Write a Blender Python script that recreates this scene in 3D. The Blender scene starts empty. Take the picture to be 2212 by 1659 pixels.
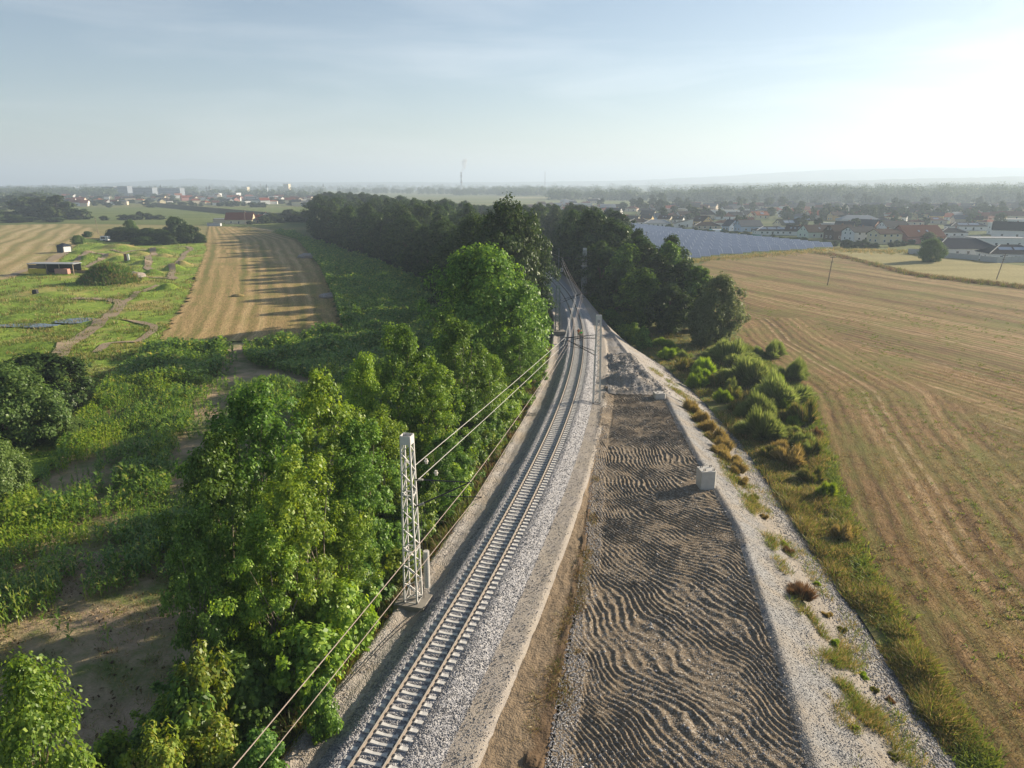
import bpy, math, random
import numpy as np
from mathutils import Vector, Matrix, Euler

R = math.radians
scene = bpy.context.scene
COL = scene.collection
rng = np.random.default_rng(7)
random.seed(7)

# ------------------------------------------------------------------ camera
CAM_H = 30.2; PITCH = R(15.2); FPX = 1587.0      # 2212 x 1659 frame units
cam_d = bpy.data.cameras.new("camera")
cam_d.sensor_width = 36.0; cam_d.lens = 36.0 * FPX / 2212.0
cam_d.clip_start = 0.5; cam_d.clip_end = 60000
cam = bpy.data.objects.new("camera", cam_d); COL.objects.link(cam)
cam.location = (0, 0, CAM_H); cam.rotation_euler = (math.pi / 2 - PITCH, 0, 0)
scene.camera = cam

# ------------------------------------------------------------------ light
SUN_AZ = R(28.0)      # above the +X axis, towards +Y
SUN_EL = R(19.0)
sd = Vector((math.cos(SUN_EL) * math.cos(SUN_AZ), math.cos(SUN_EL) * math.sin(SUN_AZ), math.sin(SUN_EL)))
sl = bpy.data.lights.new("sun", 'SUN'); sl.energy = 5.0; sl.angle = R(0.53); sl.color = (1.0, 0.85, 0.65)
so = bpy.data.objects.new("sun", sl); COL.objects.link(so)
so.rotation_euler = sd.to_track_quat('Z', 'Y').to_euler(); so.location = (200, 100, 300)

world = bpy.data.worlds.new("World"); scene.world = world; world.use_nodes = True
wt = world.node_tree; wt.nodes.clear()
sky = wt.nodes.new('ShaderNodeTexSky'); sky.sky_type = 'NISHITA'; sky.sun_disc = False
sky.sun_elevation = SUN_EL; sky.sun_rotation = math.pi / 2 - SUN_AZ
sky.air_density = 1.0; sky.dust_density = 0.7; sky.ozone_density = 2.0; sky.altitude = 300
bg = wt.nodes.new('ShaderNodeBackground'); bg.inputs['Strength'].default_value = 0.057
wo = wt.nodes.new('ShaderNodeOutputWorld')
# thin streaks of cirrus in the sky itself
tc = wt.nodes.new('ShaderNodeTexCoord'); mp = wt.nodes.new('ShaderNodeMapping')
mp.inputs['Rotation'].default_value = (R(4), R(-9), R(25)); mp.inputs['Scale'].default_value = (1.2, 2.0, 9.0)
wt.links.new(tc.outputs['Generated'], mp.inputs['Vector'])
cn = wt.nodes.new('ShaderNodeTexNoise'); cn.inputs['Scale'].default_value = 1.7; cn.inputs['Detail'].default_value = 5
cn.inputs['Roughness'].default_value = 0.52; cn.inputs['Distortion'].default_value = 0.6
wt.links.new(mp.outputs['Vector'], cn.inputs['Vector'])
cr = wt.nodes.new('ShaderNodeMapRange'); cr.inputs['From Min'].default_value = 0.46; cr.inputs['From Max'].default_value = 0.78
cr.inputs['To Max'].default_value = 0.6
wt.links.new(cn.outputs['Fac'], cr.inputs['Value'])
cm = wt.nodes.new('ShaderNodeMix'); cm.data_type = 'RGBA'
wt.links.new(cr.outputs['Result'], cm.inputs['Factor'])
hs0 = wt.nodes.new('ShaderNodeHueSaturation'); hs0.inputs['Saturation'].default_value = 0.86
wt.links.new(sky.outputs['Color'], hs0.inputs['Color']); wt.links.new(hs0.outputs['Color'], cm.inputs[6])
hs = wt.nodes.new('ShaderNodeHueSaturation'); hs.inputs['Saturation'].default_value = 0.35; hs.inputs['Value'].default_value = 1.45
wt.links.new(sky.outputs['Color'], hs.inputs['Color']); wt.links.new(hs.outputs['Color'], cm.inputs[7])
wt.links.new(cm.outputs[2], bg.inputs['Color']); wt.links.new(bg.outputs[0], wo.inputs['Surface'])

scene.view_settings.view_transform = 'Standard'; scene.view_settings.look = 'None'
scene.view_settings.exposure = 1.2; scene.view_settings.gamma = 1.0
scene.view_settings.use_curve_mapping = False
cy = scene.cycles
cy.max_bounces = 5; cy.diffuse_bounces = 2; cy.glossy_bounces = 2; cy.transmission_bounces = 3
cy.volume_bounces = 0; cy.transparent_max_bounces = 6
cy.caustics_reflective = False; cy.caustics_refractive = False
cy.use_denoising = True
cy.sample_clamp_indirect = 6.0
cy.use_adaptive_sampling = True; cy.adaptive_threshold = 0.01

HAZE_DENSITY = 2.8e-4

# ------------------------------------------------------------------ helpers
def G(u, v, z=0.0):
    """where the line of sight of a photo point meets the level z"""
    x = (u - 1106) / FPX; y = (829.5 - v) / FPX
    dz = -math.sin(PITCH) + y * math.cos(PITCH); dy = math.cos(PITCH) + y * math.sin(PITCH)
    t = (z - CAM_H) / dz
    return x * t, dy * t

def at_dist(u, v, Y):
    x = (u - 1106) / FPX; y = (829.5 - v) / FPX
    dz = -math.sin(PITCH) + y * math.cos(PITCH); dy = math.cos(PITCH) + y * math.sin(PITCH)
    t = Y / dy
    return x * t, Y, CAM_H + dz * t

def proj(X, Y, Z):
    X = np.asarray(X, float); Y = np.asarray(Y, float); Z = np.asarray(Z, float) - CAM_H
    d = Y * math.cos(PITCH) - Z * math.sin(PITCH)
    y = (Y * math.sin(PITCH) + Z * math.cos(PITCH)) / d
    return 1106 + FPX * X / d, 829.5 - FPX * y

def inpoly(px, py, poly):
    px = np.asarray(px, float); py = np.asarray(py, float)
    ins = np.zeros(px.shape, bool); n = len(poly); j = n - 1
    for i in range(n):
        xi, yi = poly[i]; xj, yj = poly[j]
        if yi != yj:
            c = ((yi > py) != (yj > py)) & (px < (xj - xi) * (py - yi) / (yj - yi) + xi)
            ins ^= c
        j = i
    return ins

_perm = np.random.default_rng(3).permutation(256); _perm = np.concatenate([_perm, _perm, _perm])
_ga = np.random.default_rng(4).uniform(0, 2 * math.pi, 256); _gradx = np.cos(_ga); _grady = np.sin(_ga)
def pn(x, y):
    """2D gradient noise, about -0.7..0.7"""
    x = np.asarray(x, float); y = np.asarray(y, float)
    xi = np.floor(x).astype(int); yi = np.floor(y).astype(int)
    xf = x - xi; yf = y - yi; xi &= 255; yi &= 255
    def g(ix, iy, fx, fy):
        h = _perm[_perm[ix & 255] + (iy & 255)]
        return _gradx[h] * fx + _grady[h] * fy
    u = xf ** 3 * (xf * (xf * 6 - 15) + 10); v = yf ** 3 * (yf * (yf * 6 - 15) + 10)
    a = g(xi, yi, xf, yf); b = g(xi + 1, yi, xf - 1, yf)
    c = g(xi, yi + 1, xf, yf - 1); d = g(xi + 1, yi + 1, xf - 1, yf - 1)
    return (a * (1 - u) + b * u) * (1 - v) + (c * (1 - u) + d * u) * v
def fbm(x, y, o=3):
    s = 0; a = 1.0
    for k in range(o):
        s = s + a * pn(x * 2 ** k + 17.3 * k, y * 2 ** k + 5.1 * k); a *= 0.5
    return s

def tag(o, label=None, cat=None, group=None, kind=None):
    if label: o['label'] = label
    if cat: o['category'] = cat
    if group: o['group'] = group
    if kind: o['kind'] = kind
    return o

def empty(name, loc=(0, 0, 0), rz=0.0, sc=None):
    o = bpy.data.objects.new(name, None); COL.objects.link(o)
    o.location = loc; o.rotation_euler = (0, 0, rz); o.empty_display_size = 0.5
    if sc is not None: o.scale = sc
    return o

def np_mesh(name, V, Fc, mats=(), midx=None, smooth=False, attrs=None):
    """V (n,3), Fc (m,k) one face size"""
    V = np.ascontiguousarray(V, dtype=np.float32); Fc = np.ascontiguousarray(Fc, dtype=np.int32)
    me = bpy.data.meshes.new(name); k = Fc.shape[1]
    me.vertices.add(len(V)); me.vertices.foreach_set('co', V.ravel())
    me.loops.add(Fc.size); me.loops.foreach_set('vertex_index', Fc.ravel())
    me.polygons.add(len(Fc))
    me.polygons.foreach_set('loop_start', np.arange(0, Fc.size, k, dtype=np.int32))
    me.polygons.foreach_set('loop_total', np.full(len(Fc), k, dtype=np.int32))
    if midx is not None: me.polygons.foreach_set('material_index', np.asarray(midx, dtype=np.int32))
    if smooth: me.polygons.foreach_set('use_smooth', np.ones(len(Fc), bool))
    for m in mats: me.materials.append(m)
    if attrs:
        for an, av in attrs.items():
            a = me.attributes.new(an, 'FLOAT', 'POINT'); a.data.foreach_set('value', np.ascontiguousarray(av, dtype=np.float32))
    me.update(calc_edges=True); me.validate()
    return me

def link(name, me, parent=None, loc=None, rz=None, sc=None):
    o = bpy.data.objects.new(name, me); COL.objects.link(o)
    if parent is not None: o.parent = parent
    if loc is not None: o.location = loc
    if rz is not None: o.rotation_euler = (0, 0, rz)
    if sc is not None: o.scale = sc
    return o

class MB:
    """collects simple shapes into one mesh"""
    def __init__(s): s.v = []; s.f = []; s.m = []
    def add(s, vs, fs, m=0):
        b = len(s.v); s.v += [tuple(p) for p in vs]
        for f in fs: s.f.append(tuple(i + b for i in f)); s.m.append(m)
        return s
    def box(s, c, d, rz=0.0, m=0, taper=1.0):
        ca, sa = math.cos(rz), math.sin(rz); vs = []
        for z, k in ((-.5, 1.0), (.5, taper)):
            for x, y in ((-.5, -.5), (.5, -.5), (.5, .5), (-.5, .5)):
                lx, ly = x * d[0] * k, y * d[1] * k
                vs.append((c[0] + lx * ca - ly * sa, c[1] + lx * sa + ly * ca, c[2] + z * d[2]))
        return s.add(vs, [(3, 2, 1, 0), (4, 5, 6, 7), (0, 1, 5, 4), (1, 2, 6, 5), (2, 3, 7, 6), (3, 0, 4, 7)], m)
    def tube(s, p0, p1, r0, r1=None, n=6, m=0, caps=True):
        r1 = r0 if r1 is None else r1
        p0 = Vector(p0); p1 = Vector(p1); d = (p1 - p0)
        if d.length < 1e-6: return s
        d.normalize(); a = d.orthogonal().normalized(); b = d.cross(a)
        vs = [p0 + (a * math.cos(2 * math.pi * i / n) + b * math.sin(2 * math.pi * i / n)) * r0 for i in range(n)]
        vs += [p1 + (a * math.cos(2 * math.pi * i / n) + b * math.sin(2 * math.pi * i / n)) * r1 for i in range(n)]
        fs = [(i, (i + 1) % n, n + (i + 1) % n, n + i) for i in range(n)]
        if caps: fs += [tuple(range(n - 1, -1, -1)), tuple(range(n, 2 * n))]
        return s.add(vs, fs, m)
    def path(s, pts, r, n=5, m=0):
        for a, b in zip(pts[:-1], pts[1:]):
            s.tube(a, b, r if not callable(r) else r(a), None, n, m)
        return s
    def prism(s, poly, z0, z1, m=0):
        n = len(poly); vs = [(x, y, z0) for x, y in poly] + [(x, y, z1) for x, y in poly]
        fs = [tuple(range(n - 1, -1, -1)), tuple(range(n, 2 * n))] + [(i, (i + 1) % n, n + (i + 1) % n, n + i) for i in range(n)]
        return s.add(vs, fs, m)
    def mesh(s, name, mats, smooth=False):
        me = bpy.data.meshes.new(name); me.from_pydata(s.v, [], s.f)
        for k in (mats if isinstance(mats, (list, tuple)) else [mats]): me.materials.append(k)
        me.polygons.foreach_set('material_index', s.m)
        if smooth: me.polygons.foreach_set('use_smooth', [True] * len(s.f))
        me.update(); return me
    def build(s, name, mats, parent=None, smooth=False):
        return link(name, s.mesh(name, mats, smooth), parent)

ORD = ['first', 'second', 'third', 'fourth', 'fifth', 'sixth', 'seventh', 'eighth', 'ninth', 'tenth', 'eleventh', 'twelfth',
       'thirteenth', 'fourteenth', 'fifteenth', 'sixteenth', 'seventeenth', 'eighteenth', 'nineteenth', 'twentieth']
def nth(i):
    if i < 20: return ORD[i]
    n = i + 1
    return '%d%s' % (n, 'th' if 10 <= n % 100 <= 20 else {1: 'st', 2: 'nd', 3: 'rd'}.get(n % 10, 'th'))

# ------------------------------------------------------------------ materials
class NT:
    def __init__(s, name, disp=False):
        s.mat = bpy.data.materials.new(name); s.mat.use_nodes = True
        s.t = s.mat.node_tree; s.t.nodes.clear()
        s.out = s.n('ShaderNodeOutputMaterial')
    def n(s, typ, **kw):
        nd = s.t.nodes.new(typ)
        for k, v in kw.items(): setattr(nd, k, v)
        return nd
    def l(s, a, b): s.t.links.new(a, b)
    def setv(s, sock, v):
        if isinstance(v, (int, float)): sock.default_value = v
        elif isinstance(v, (tuple, list)):
            sock.default_value = (*v, 1.0) if len(v) == 3 and sock.type == 'RGBA' else v
        else: s.l(v, sock)
    def pos(s): return s.n('ShaderNodeNewGeometry').outputs['Position']
    def attr(s, name): return s.n('ShaderNodeAttribute', attribute_name=name).outputs['Fac']
    def mapv(s, vec, scale=(1, 1, 1), rot=(0, 0, 0), loc=(0, 0, 0)):
        m = s.n('ShaderNodeMapping'); s.l(vec, m.inputs['Vector'])
        m.inputs['Scale'].default_value = scale; m.inputs['Rotation'].default_value = rot; m.inputs['Location'].default_value = loc
        return m.outputs['Vector']
    def noise(s, vec, scale=1.0, detail=3.0, rough=0.55, dist=0.0):
        m = s.n('ShaderNodeTexNoise'); s.l(vec, m.inputs['Vector'])
        m.inputs['Scale'].default_value = scale; m.inputs['Detail'].default_value = detail
        m.inputs['Roughness'].default_value = rough; m.inputs['Distortion'].default_value = dist
        return m.outputs['Fac']
    def voro(s, vec, scale, feature='F1'):
        m = s.n('ShaderNodeTexVoronoi', feature=feature); s.l(vec, m.inputs['Vector']); m.inputs['Scale'].default_value = scale
        return m
    def ramp(s, fac, stops, interp='LINEAR'):
        m = s.n('ShaderNodeValToRGB'); s.l(fac, m.inputs['Fac']); e = m.color_ramp.elements
        m.color_ramp.interpolation = interp
        while len(e) < len(stops): e.new(0.5)
        for k, (p, c) in enumerate(stops):
            e[k].position = p; e[k].color = (*c, 1.0) if not isinstance(c, (int, float)) else (c, c, c, 1.0)
        return m.outputs['Color']
    def mix(s, fac, a, b, mode='MIX'):
        m = s.n('ShaderNodeMix', data_type='RGBA', blend_type=mode)
        s.setv(m.inputs['Factor'], fac); s.setv(m.inputs[6], a); s.setv(m.inputs[7], b)
        return m.outputs[2]
    def math(s, op, a, b=0.0, clamp=False):
        m = s.n('ShaderNodeMath', operation=op, use_clamp=clamp); s.setv(m.inputs[0], a); s.setv(m.inputs[1], b)
        return m.outputs[0]
    def comb(s, x, y, z=0.0):
        m = s.n('ShaderNodeCombineXYZ'); s.setv(m.inputs[0], x); s.setv(m.inputs[1], y); s.setv(m.inputs[2], z)
        return m.outputs[0]
    def sep(s, v):
        m = s.n('ShaderNodeSeparateXYZ'); s.l(v, m.inputs[0]); return m.outputs
    def hsv(s, c, h=0.5, sat=1.0, val=1.0):
        m = s.n('ShaderNodeHueSaturation'); s.setv(m.inputs['Color'], c)
        s.setv(m.inputs['Hue'], h); s.setv(m.inputs['Saturation'], sat); s.setv(m.inputs['Value'], val)
        return m.outputs['Color']
    def bump(s, h, strength=0.5, dist=0.1):
        m = s.n('ShaderNodeBump'); s.l(h, m.inputs['Height']); m.inputs['Strength'].default_value = strength
        m.inputs['Distance'].default_value = dist; return m.outputs['Normal']
    def pbr(s, color, rough=0.8, normal=None, metal=0.0, spec=0.3):
        p = s.n('ShaderNodeBsdfPrincipled'); s.setv(p.inputs['Base Color'], color); s.setv(p.inputs['Roughness'], rough)
        p.inputs['Metallic'].default_value = metal; p.inputs['Specular IOR Level'].default_value = spec
        if normal is not None: s.l(normal, p.inputs['Normal'])
        s.l(p.outputs[0], s.out.inputs['Surface']); return s.mat

def flat(name, col, rough=0.7, metal=0.0, var=0.12, scale=3.0, spec=0.3):
    """plain painted / cast material with mild mottling"""
    m = NT(name); p = m.n('ShaderNodeTexCoord').outputs['Object']
    f = m.noise(p, scale, 4, 0.6)
    c = m.mix(f, tuple(max(0, k * (1 - var * 1.6)) for k in col), tuple(min(1, k * (1 + var)) for k in col))
    return m.pbr(c, rough, m.bump(m.noise(p, scale * 6, 3), 0.15, 0.02), metal, spec)

def leaf_mat(name, stops, transl=0.38, hue=0.02, val=0.22, gloss=0.018):
    m = NT(name); g = m.n('ShaderNodeNewGeometry'); oi = m.n('ShaderNodeObjectInfo')
    c = m.ramp(g.outputs['Random Per Island'], stops)
    hh = m.n('ShaderNodeMapRange'); m.l(oi.outputs['Random'], hh.inputs['Value'])
    hh.inputs['To Min'].default_value = 0.5 - 0.7 * hue; hh.inputs['To Max'].default_value = 0.5 + 0.3 * hue
    oc = m.math('FRACT', m.math('MULTIPLY', oi.outputs['Random'], 7.31))
    vv = m.n('ShaderNodeMapRange'); m.l(oc, vv.inputs['Value'])
    vv.inputs['To Min'].default_value = 1 - val; vv.inputs['To Max'].default_value = 1 + val
    c = m.hsv(c, hh.outputs[0], 1.0, vv.outputs[0])
    d = m.n('ShaderNodeBsdfDiffuse'); m.l(c, d.inputs['Color'])
    t = m.n('ShaderNodeBsdfTranslucent'); m.l(m.hsv(c, 0.485, 1.1, 1.5), t.inputs['Color'])
    mx = m.n('ShaderNodeMixShader'); mx.inputs[0].default_value = transl; m.l(d.outputs[0], mx.inputs[1]); m.l(t.outputs[0], mx.inputs[2])
    gl = m.n('ShaderNodeBsdfGlossy'); gl.inputs['Roughness'].default_value = 0.42; gl.inputs['Color'].default_value = (0.9, 0.95, 0.9, 1)
    m2 = m.n('ShaderNodeMixShader'); m2.inputs[0].default_value = gloss; m.l(mx.outputs[0], m2.inputs[1]); m.l(gl.outputs[0], m2.inputs[2])
    m.l(m2.outputs[0], m.out.inputs['Surface'])
    return m.mat

def stone_mat(name, stops, cell, bump=0.9, patch=None, bdist=0.05, sand=None):
    m = NT(name); p = m.pos()
    v = m.voro(p, cell); v2 = m.voro(p, cell * 0.43)
    rnd = m.sep(v.outputs['Color'])[0]
    c = m.ramp(rnd, stops)
    rnd2 = m.sep(v2.outputs['Color'])[1]
    c = m.mix(0.35, c, m.ramp(rnd2, stops))
    big = m.noise(p, 0.35, 4, 0.6)
    if patch: c = m.mix(m.ramp(big, [(0.42, 0.0), (0.68, 0.8)]), c, patch)
    if sand is not None:
        at = m.math('ADD', m.attr('t'), m.math('MULTIPLY', m.math('SUBTRACT', big, 0.5), 0.35))
        mk = m.ramp(at, sand[1])
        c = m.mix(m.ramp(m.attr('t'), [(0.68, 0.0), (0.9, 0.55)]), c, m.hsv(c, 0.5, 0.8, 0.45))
        c = m.mix(mk, c, m.mix(m.noise(p, 3.0, 4), sand[0], tuple(k * 1.35 for k in sand[0])))
    h = m.math('MULTIPLY', v.outputs['Distance'], -1.0)
    h = m.math('ADD', h, m.math('MULTIPLY', v2.outputs['Distance'], -0.8))
    return m.pbr(c, 0.85, m.bump(h, bump, bdist))

M = {}
M['ballast'] = stone_mat('ballast_stone', [(0, (0.169, 0.177, 0.202)), (0.5, (0.307, 0.307, 0.323)), (1, (0.500, 0.484, 0.468))], 13)
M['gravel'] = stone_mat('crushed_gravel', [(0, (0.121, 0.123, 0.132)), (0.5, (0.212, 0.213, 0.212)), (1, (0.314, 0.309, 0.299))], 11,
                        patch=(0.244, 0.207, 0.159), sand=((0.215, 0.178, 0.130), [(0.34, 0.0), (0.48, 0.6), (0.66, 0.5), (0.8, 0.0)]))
M['verge_gravel'] = stone_mat('verge_gravel', [(0, (0.170, 0.162, 0.153)), (0.5, (0.306, 0.281, 0.255)), (1, (0.442, 0.416, 0.383))], 12, patch=(0.306, 0.255, 0.196))
M['path'] = stone_mat('trodden_gravel', [(0, (0.230, 0.204, 0.178)), (0.5, (0.306, 0.272, 0.238)), (1, (0.408, 0.374, 0.332))], 18, 0.4, patch=(0.340, 0.297, 0.238))
M['yard'] = stone_mat('yard_gravel', [(0, (0.15, 0.145, 0.145)), (0.5, (0.27, 0.255, 0.245)), (1, (0.42, 0.40, 0.37))], 11, patch=(0.27, 0.225, 0.17))
M['rubble'] = stone_mat('rubble', [(0, (0.16, 0.15, 0.14)), (0.5, (0.30, 0.28, 0.26)), (1, (0.45, 0.42, 0.40))], 7, patch=(0.24, 0.17, 0.11))

def soil_mat(name, a, b, green, gscale=0.5, glo=0.55, ghi=0.7, bump=0.6):
    m = NT(name); p = m.pos()
    c = m.mix(m.noise(p, 0.4, 6, 0.65), a, b)
    c = m.mix(m.ramp(m.noise(p, 9.0, 3), [(0.3, 0.0), (0.75, 0.5)]), c, tuple(k * 0.6 for k in a))
    if green: c = m.mix(m.ramp(m.noise(p, gscale, 6, 0.7), [(glo, 0.0), (ghi, 0.85)]), c, m.mix(m.noise(p, 6, 2), green, tuple(k * 1.7 for k in green)))
    h = m.math('ADD', m.noise(p, 1.5, 5, 0.6), m.math('MULTIPLY', m.noise(p, 9, 3), 0.4))
    return m.pbr(c, 0.95, m.bump(h, bump, 0.2), spec=0.1)
M['platform'] = NT('ridged_dirt')
def _plat(m):
    p = m.pos(); v = m.voro(p, 11)
    c = m.ramp(m.sep(v.outputs['Color'])[0], [(0, (0.092, 0.076, 0.057)), (0.6, (0.185, 0.15, 0.11)), (0.85, (0.26, 0.22, 0.17)), (1, (0.42, 0.385, 0.335))])
    c = m.mix(m.ramp(m.noise(p, 0.25, 4), [(0.4, 0.0), (0.7, 0.6)]), c, (0.235, 0.18, 0.12))
    h = m.math('MULTIPLY', v.outputs['Distance'], -1.0)
    return m.pbr(c, 0.95, m.bump(h, 0.8, 0.05), spec=0.1)
M['platform'] = _plat(M['platform'])
def _dirt():
    m = NT('trampled_dirt'); p = m.pos(); big = m.noise(p, 0.5, 6, 0.65)
    c = m.mix(big, (0.20, 0.145, 0.092), (0.33, 0.26, 0.18)); c = m.mix(m.ramp(m.noise(p, 9.0, 3), [(0.3, 0.0), (0.75, 0.5)]), c, (0.13, 0.095, 0.06))
    at = m.math('ADD', m.attr('t'), m.math('MULTIPLY', m.math('SUBTRACT', m.noise(p, 0.8, 5, 0.7), 0.5), 0.5))
    c = m.mix(m.ramp(at, [(0.55, 0.0), (0.7, 0.9)]), c, m.mix(m.noise(p, 2.2, 5, 0.7), (0.065, 0.042, 0.026), (0.16, 0.11, 0.066)))
    return m.pbr(c, 0.95, m.bump(m.math('ADD', m.noise(p, 1.5, 5, 0.6), m.math('MULTIPLY', m.noise(p, 9, 3), 0.4)), 0.9, 0.2), spec=0.1)
M['dirt'] = _dirt()
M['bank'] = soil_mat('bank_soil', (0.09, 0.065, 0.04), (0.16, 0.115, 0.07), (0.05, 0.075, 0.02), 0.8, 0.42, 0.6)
M['clod'] = soil_mat('turned_earth', (0.085, 0.055, 0.033), (0.17, 0.115, 0.07), None)
M['maize_soil'] = soil_mat('maize_field_soil', (0.323, 0.242, 0.155), (0.538, 0.416, 0.282), (0.074, 0.114, 0.026), 0.16, 0.44, 0.62)
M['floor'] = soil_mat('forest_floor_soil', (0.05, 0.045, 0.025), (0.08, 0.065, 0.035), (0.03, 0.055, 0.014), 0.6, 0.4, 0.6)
M['verge'] = soil_mat('verge_soil', (0.13, 0.12, 0.05), (0.22, 0.18, 0.08), (0.07, 0.11, 0.025), 0.6, 0.4, 0.6)

def grass_mat(name, stops, scale=0.06, fine=(0.05, 0.09, 0.02), finef=0.5, stretch=(1, 1, 1), dry=None):
    m = NT(name); p = m.pos()
    c = m.ramp(m.noise(m.mapv(p, stretch), scale, 7, 0.62, 0.3), stops)
    n2 = m.noise(m.mapv(p, (1.0, 1.0, 1.0)), 1.1, 6, 0.7)
    c = m.mix(m.ramp(n2, [(0.40, finef), (0.62, 0.0)]), c, fine)
    if dry: c = m.mix(m.ramp(m.noise(p, 0.045, 5, 0.65), [(0.52, 0.0), (0.66, 0.85)]), c, dry)
    h = m.math('ADD', m.noise(p, 0.9, 6, 0.7), m.math('MULTIPLY', m.noise(p, 5, 3), 0.4))
    return m.pbr(c, 0.95, m.bump(h, 0.9, 0.55), spec=0.1)
M['meadow'] = grass_mat('meadow_grass', [(0.25, (0.145, 0.244, 0.029)), (0.5, (0.259, 0.373, 0.049)), (0.75, (0.389, 0.454, 0.082))], dry=(0.421, 0.324, 0.130))
M['plain'] = grass_mat('plain_grass', [(0.3, (0.10, 0.14, 0.04)), (0.5, (0.18, 0.19, 0.07)), (0.7, (0.30, 0.25, 0.12))], 0.004, stretch=(0.5, 2.2, 1))
M['green_field'] = grass_mat('far_green_crop', [(0.3, (0.12, 0.16, 0.045)), (0.55, (0.17, 0.20, 0.06)), (0.75, (0.24, 0.24, 0.10))], 0.02, stretch=(0.4, 1.8, 1))
M['hay'] = grass_mat('dry_hay_grass', [(0.3, (0.25, 0.24, 0.10)), (0.5, (0.34, 0.30, 0.13)), (0.7, (0.42, 0.36, 0.17))], 0.05, (0.20, 0.17, 0.07), 0.6, (0.3, 1.5, 1))
M['tan_field'] = grass_mat('pale_mown_grass', [(0.3, (0.20, 0.20, 0.075)), (0.5, (0.27, 0.24, 0.10)), (0.7, (0.36, 0.29, 0.14))], 0.05, (0.17, 0.17, 0.06), 0.5, (0.5, 1.6, 1))

def lane_mat(name, stops, freq, green, gamt, fine_stretch=6.0, swath=None, tram=None):
    """cut crop with swaths: the vertex attribute 'lane' is the distance across the rows"""
    m = NT(name); p = m.pos(); ln = m.attr('lane'); al = m.attr('along')
    wob = m.math('MULTIPLY', m.math('SUBTRACT', m.noise(p, 0.05, 3), 0.5), 6.0)
    lw = m.math('ADD', ln, wob)
    v = m.comb(lw, m.math('MULTIPLY', al, 0.02))
    f = m.noise(v, freq, 4, 0.65)
    if swath:
        sw = m.math('MULTIPLY', m.math('SINE', m.math('MULTIPLY', m.math('ADD', ln, m.math('MULTIPLY', wob, .25)), 2 * math.pi / swath[0])), swath[1])
        f = m.math('ADD', f, m.math('MULTIPLY', sw, m.noise(p, 0.12, 4)))
    c = m.ramp(f, stops)
    v2 = m.comb(m.math('MULTIPLY', ln, fine_stretch * 0.3), m.math('MULTIPLY', al, 0.35))
    c = m.mix(m.ramp(m.noise(v2, 1.2, 5, 0.7), [(0.38, 0.75), (0.56, 0.0)]), c, m.hsv(c, 0.5, 1.0, 0.5))
    c = m.mix(m.ramp(m.noise(p, 2.6, 5, 0.75), [(0.5, 0.0), (0.75, 0.7)]), c, m.hsv(c, 0.5, 0.9, 1.45))
    v3 = m.comb(m.math('MULTIPLY', ln, 0.7), m.math('MULTIPLY', al, 0.06))
    g = m.math('MULTIPLY', m.ramp(m.noise(v3, 0.9, 6, 0.7), [(0.47, 0.0), (0.66, 1.0)]), gamt)
    c = m.mix(g, c, green)
    g2 = m.math('MULTIPLY', m.ramp(m.noise(p, 0.06, 5, 0.65), [(0.48, 0.0), (0.66, 0.8)]), gamt)
    c = m.mix(g2, c, green)
    spots = m.ramp(m.noise(p, 0.9, 4, 0.75), [(0.60, 0.0), (0.68, 0.8)])
    c = m.mix(m.math('MULTIPLY', spots, gamt), c, tuple(k * 0.8 for k in green))
    if tram:
        fr = m.math('ABSOLUTE', m.math('SUBTRACT', m.math('FRACT', m.math('DIVIDE', m.math('ADD', ln, m.math('MULTIPLY', wob, .3)), tram[0])), .5))
        tl = m.math('MULTIPLY', m.math('LESS_THAN', m.math('ABSOLUTE', m.math('SUBTRACT', fr, .045)), .014), m.ramp(m.noise(p, 0.35, 5, 0.7), [(0.42, 0.0), (0.58, 0.4)]))
        c = m.mix(tl, c, tram[1])
    h = m.math('ADD', m.noise(v2, 2.0, 5, 0.7), m.noise(p, 5, 4, 0.7))
    return m.pbr(c, 0.95, m.bump(h, 0.9, 0.2), spec=0.1)
M['stubble'] = lane_mat('cut_stubble', [(0.36, (0.128, 0.078, 0.035)), (0.44, (0.213, 0.133, 0.058)), (0.56, (0.299, 0.191, 0.089)), (0.72, (0.451, 0.317, 0.170))], 0.20, (0.160, 0.173, 0.041), 0.75, swath=(1.7, .15), tram=(19.0, (0.562, 0.426, 0.272)))
M['mown'] = lane_mat('mown_straw', [(0.30, (0.20, 0.185, 0.06)), (0.46, (0.34, 0.245, 0.105)), (0.6, (0.47, 0.33, 0.155)), (0.78, (0.56, 0.41, 0.21))], 0.24, (0.17, 0.19, 0.045), 0.5, swath=(5.2, .2))
M['left_stubble'] = lane_mat('straw_rows', [(0.30, (0.22, 0.20, 0.075)), (0.45, (0.35, 0.27, 0.12)), (0.58, (0.45, 0.345, 0.175)), (0.75, (0.53, 0.41, 0.23))], 0.10, (0.22, 0.24, 0.07), 0.55, swath=(9.0, .26))

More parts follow.
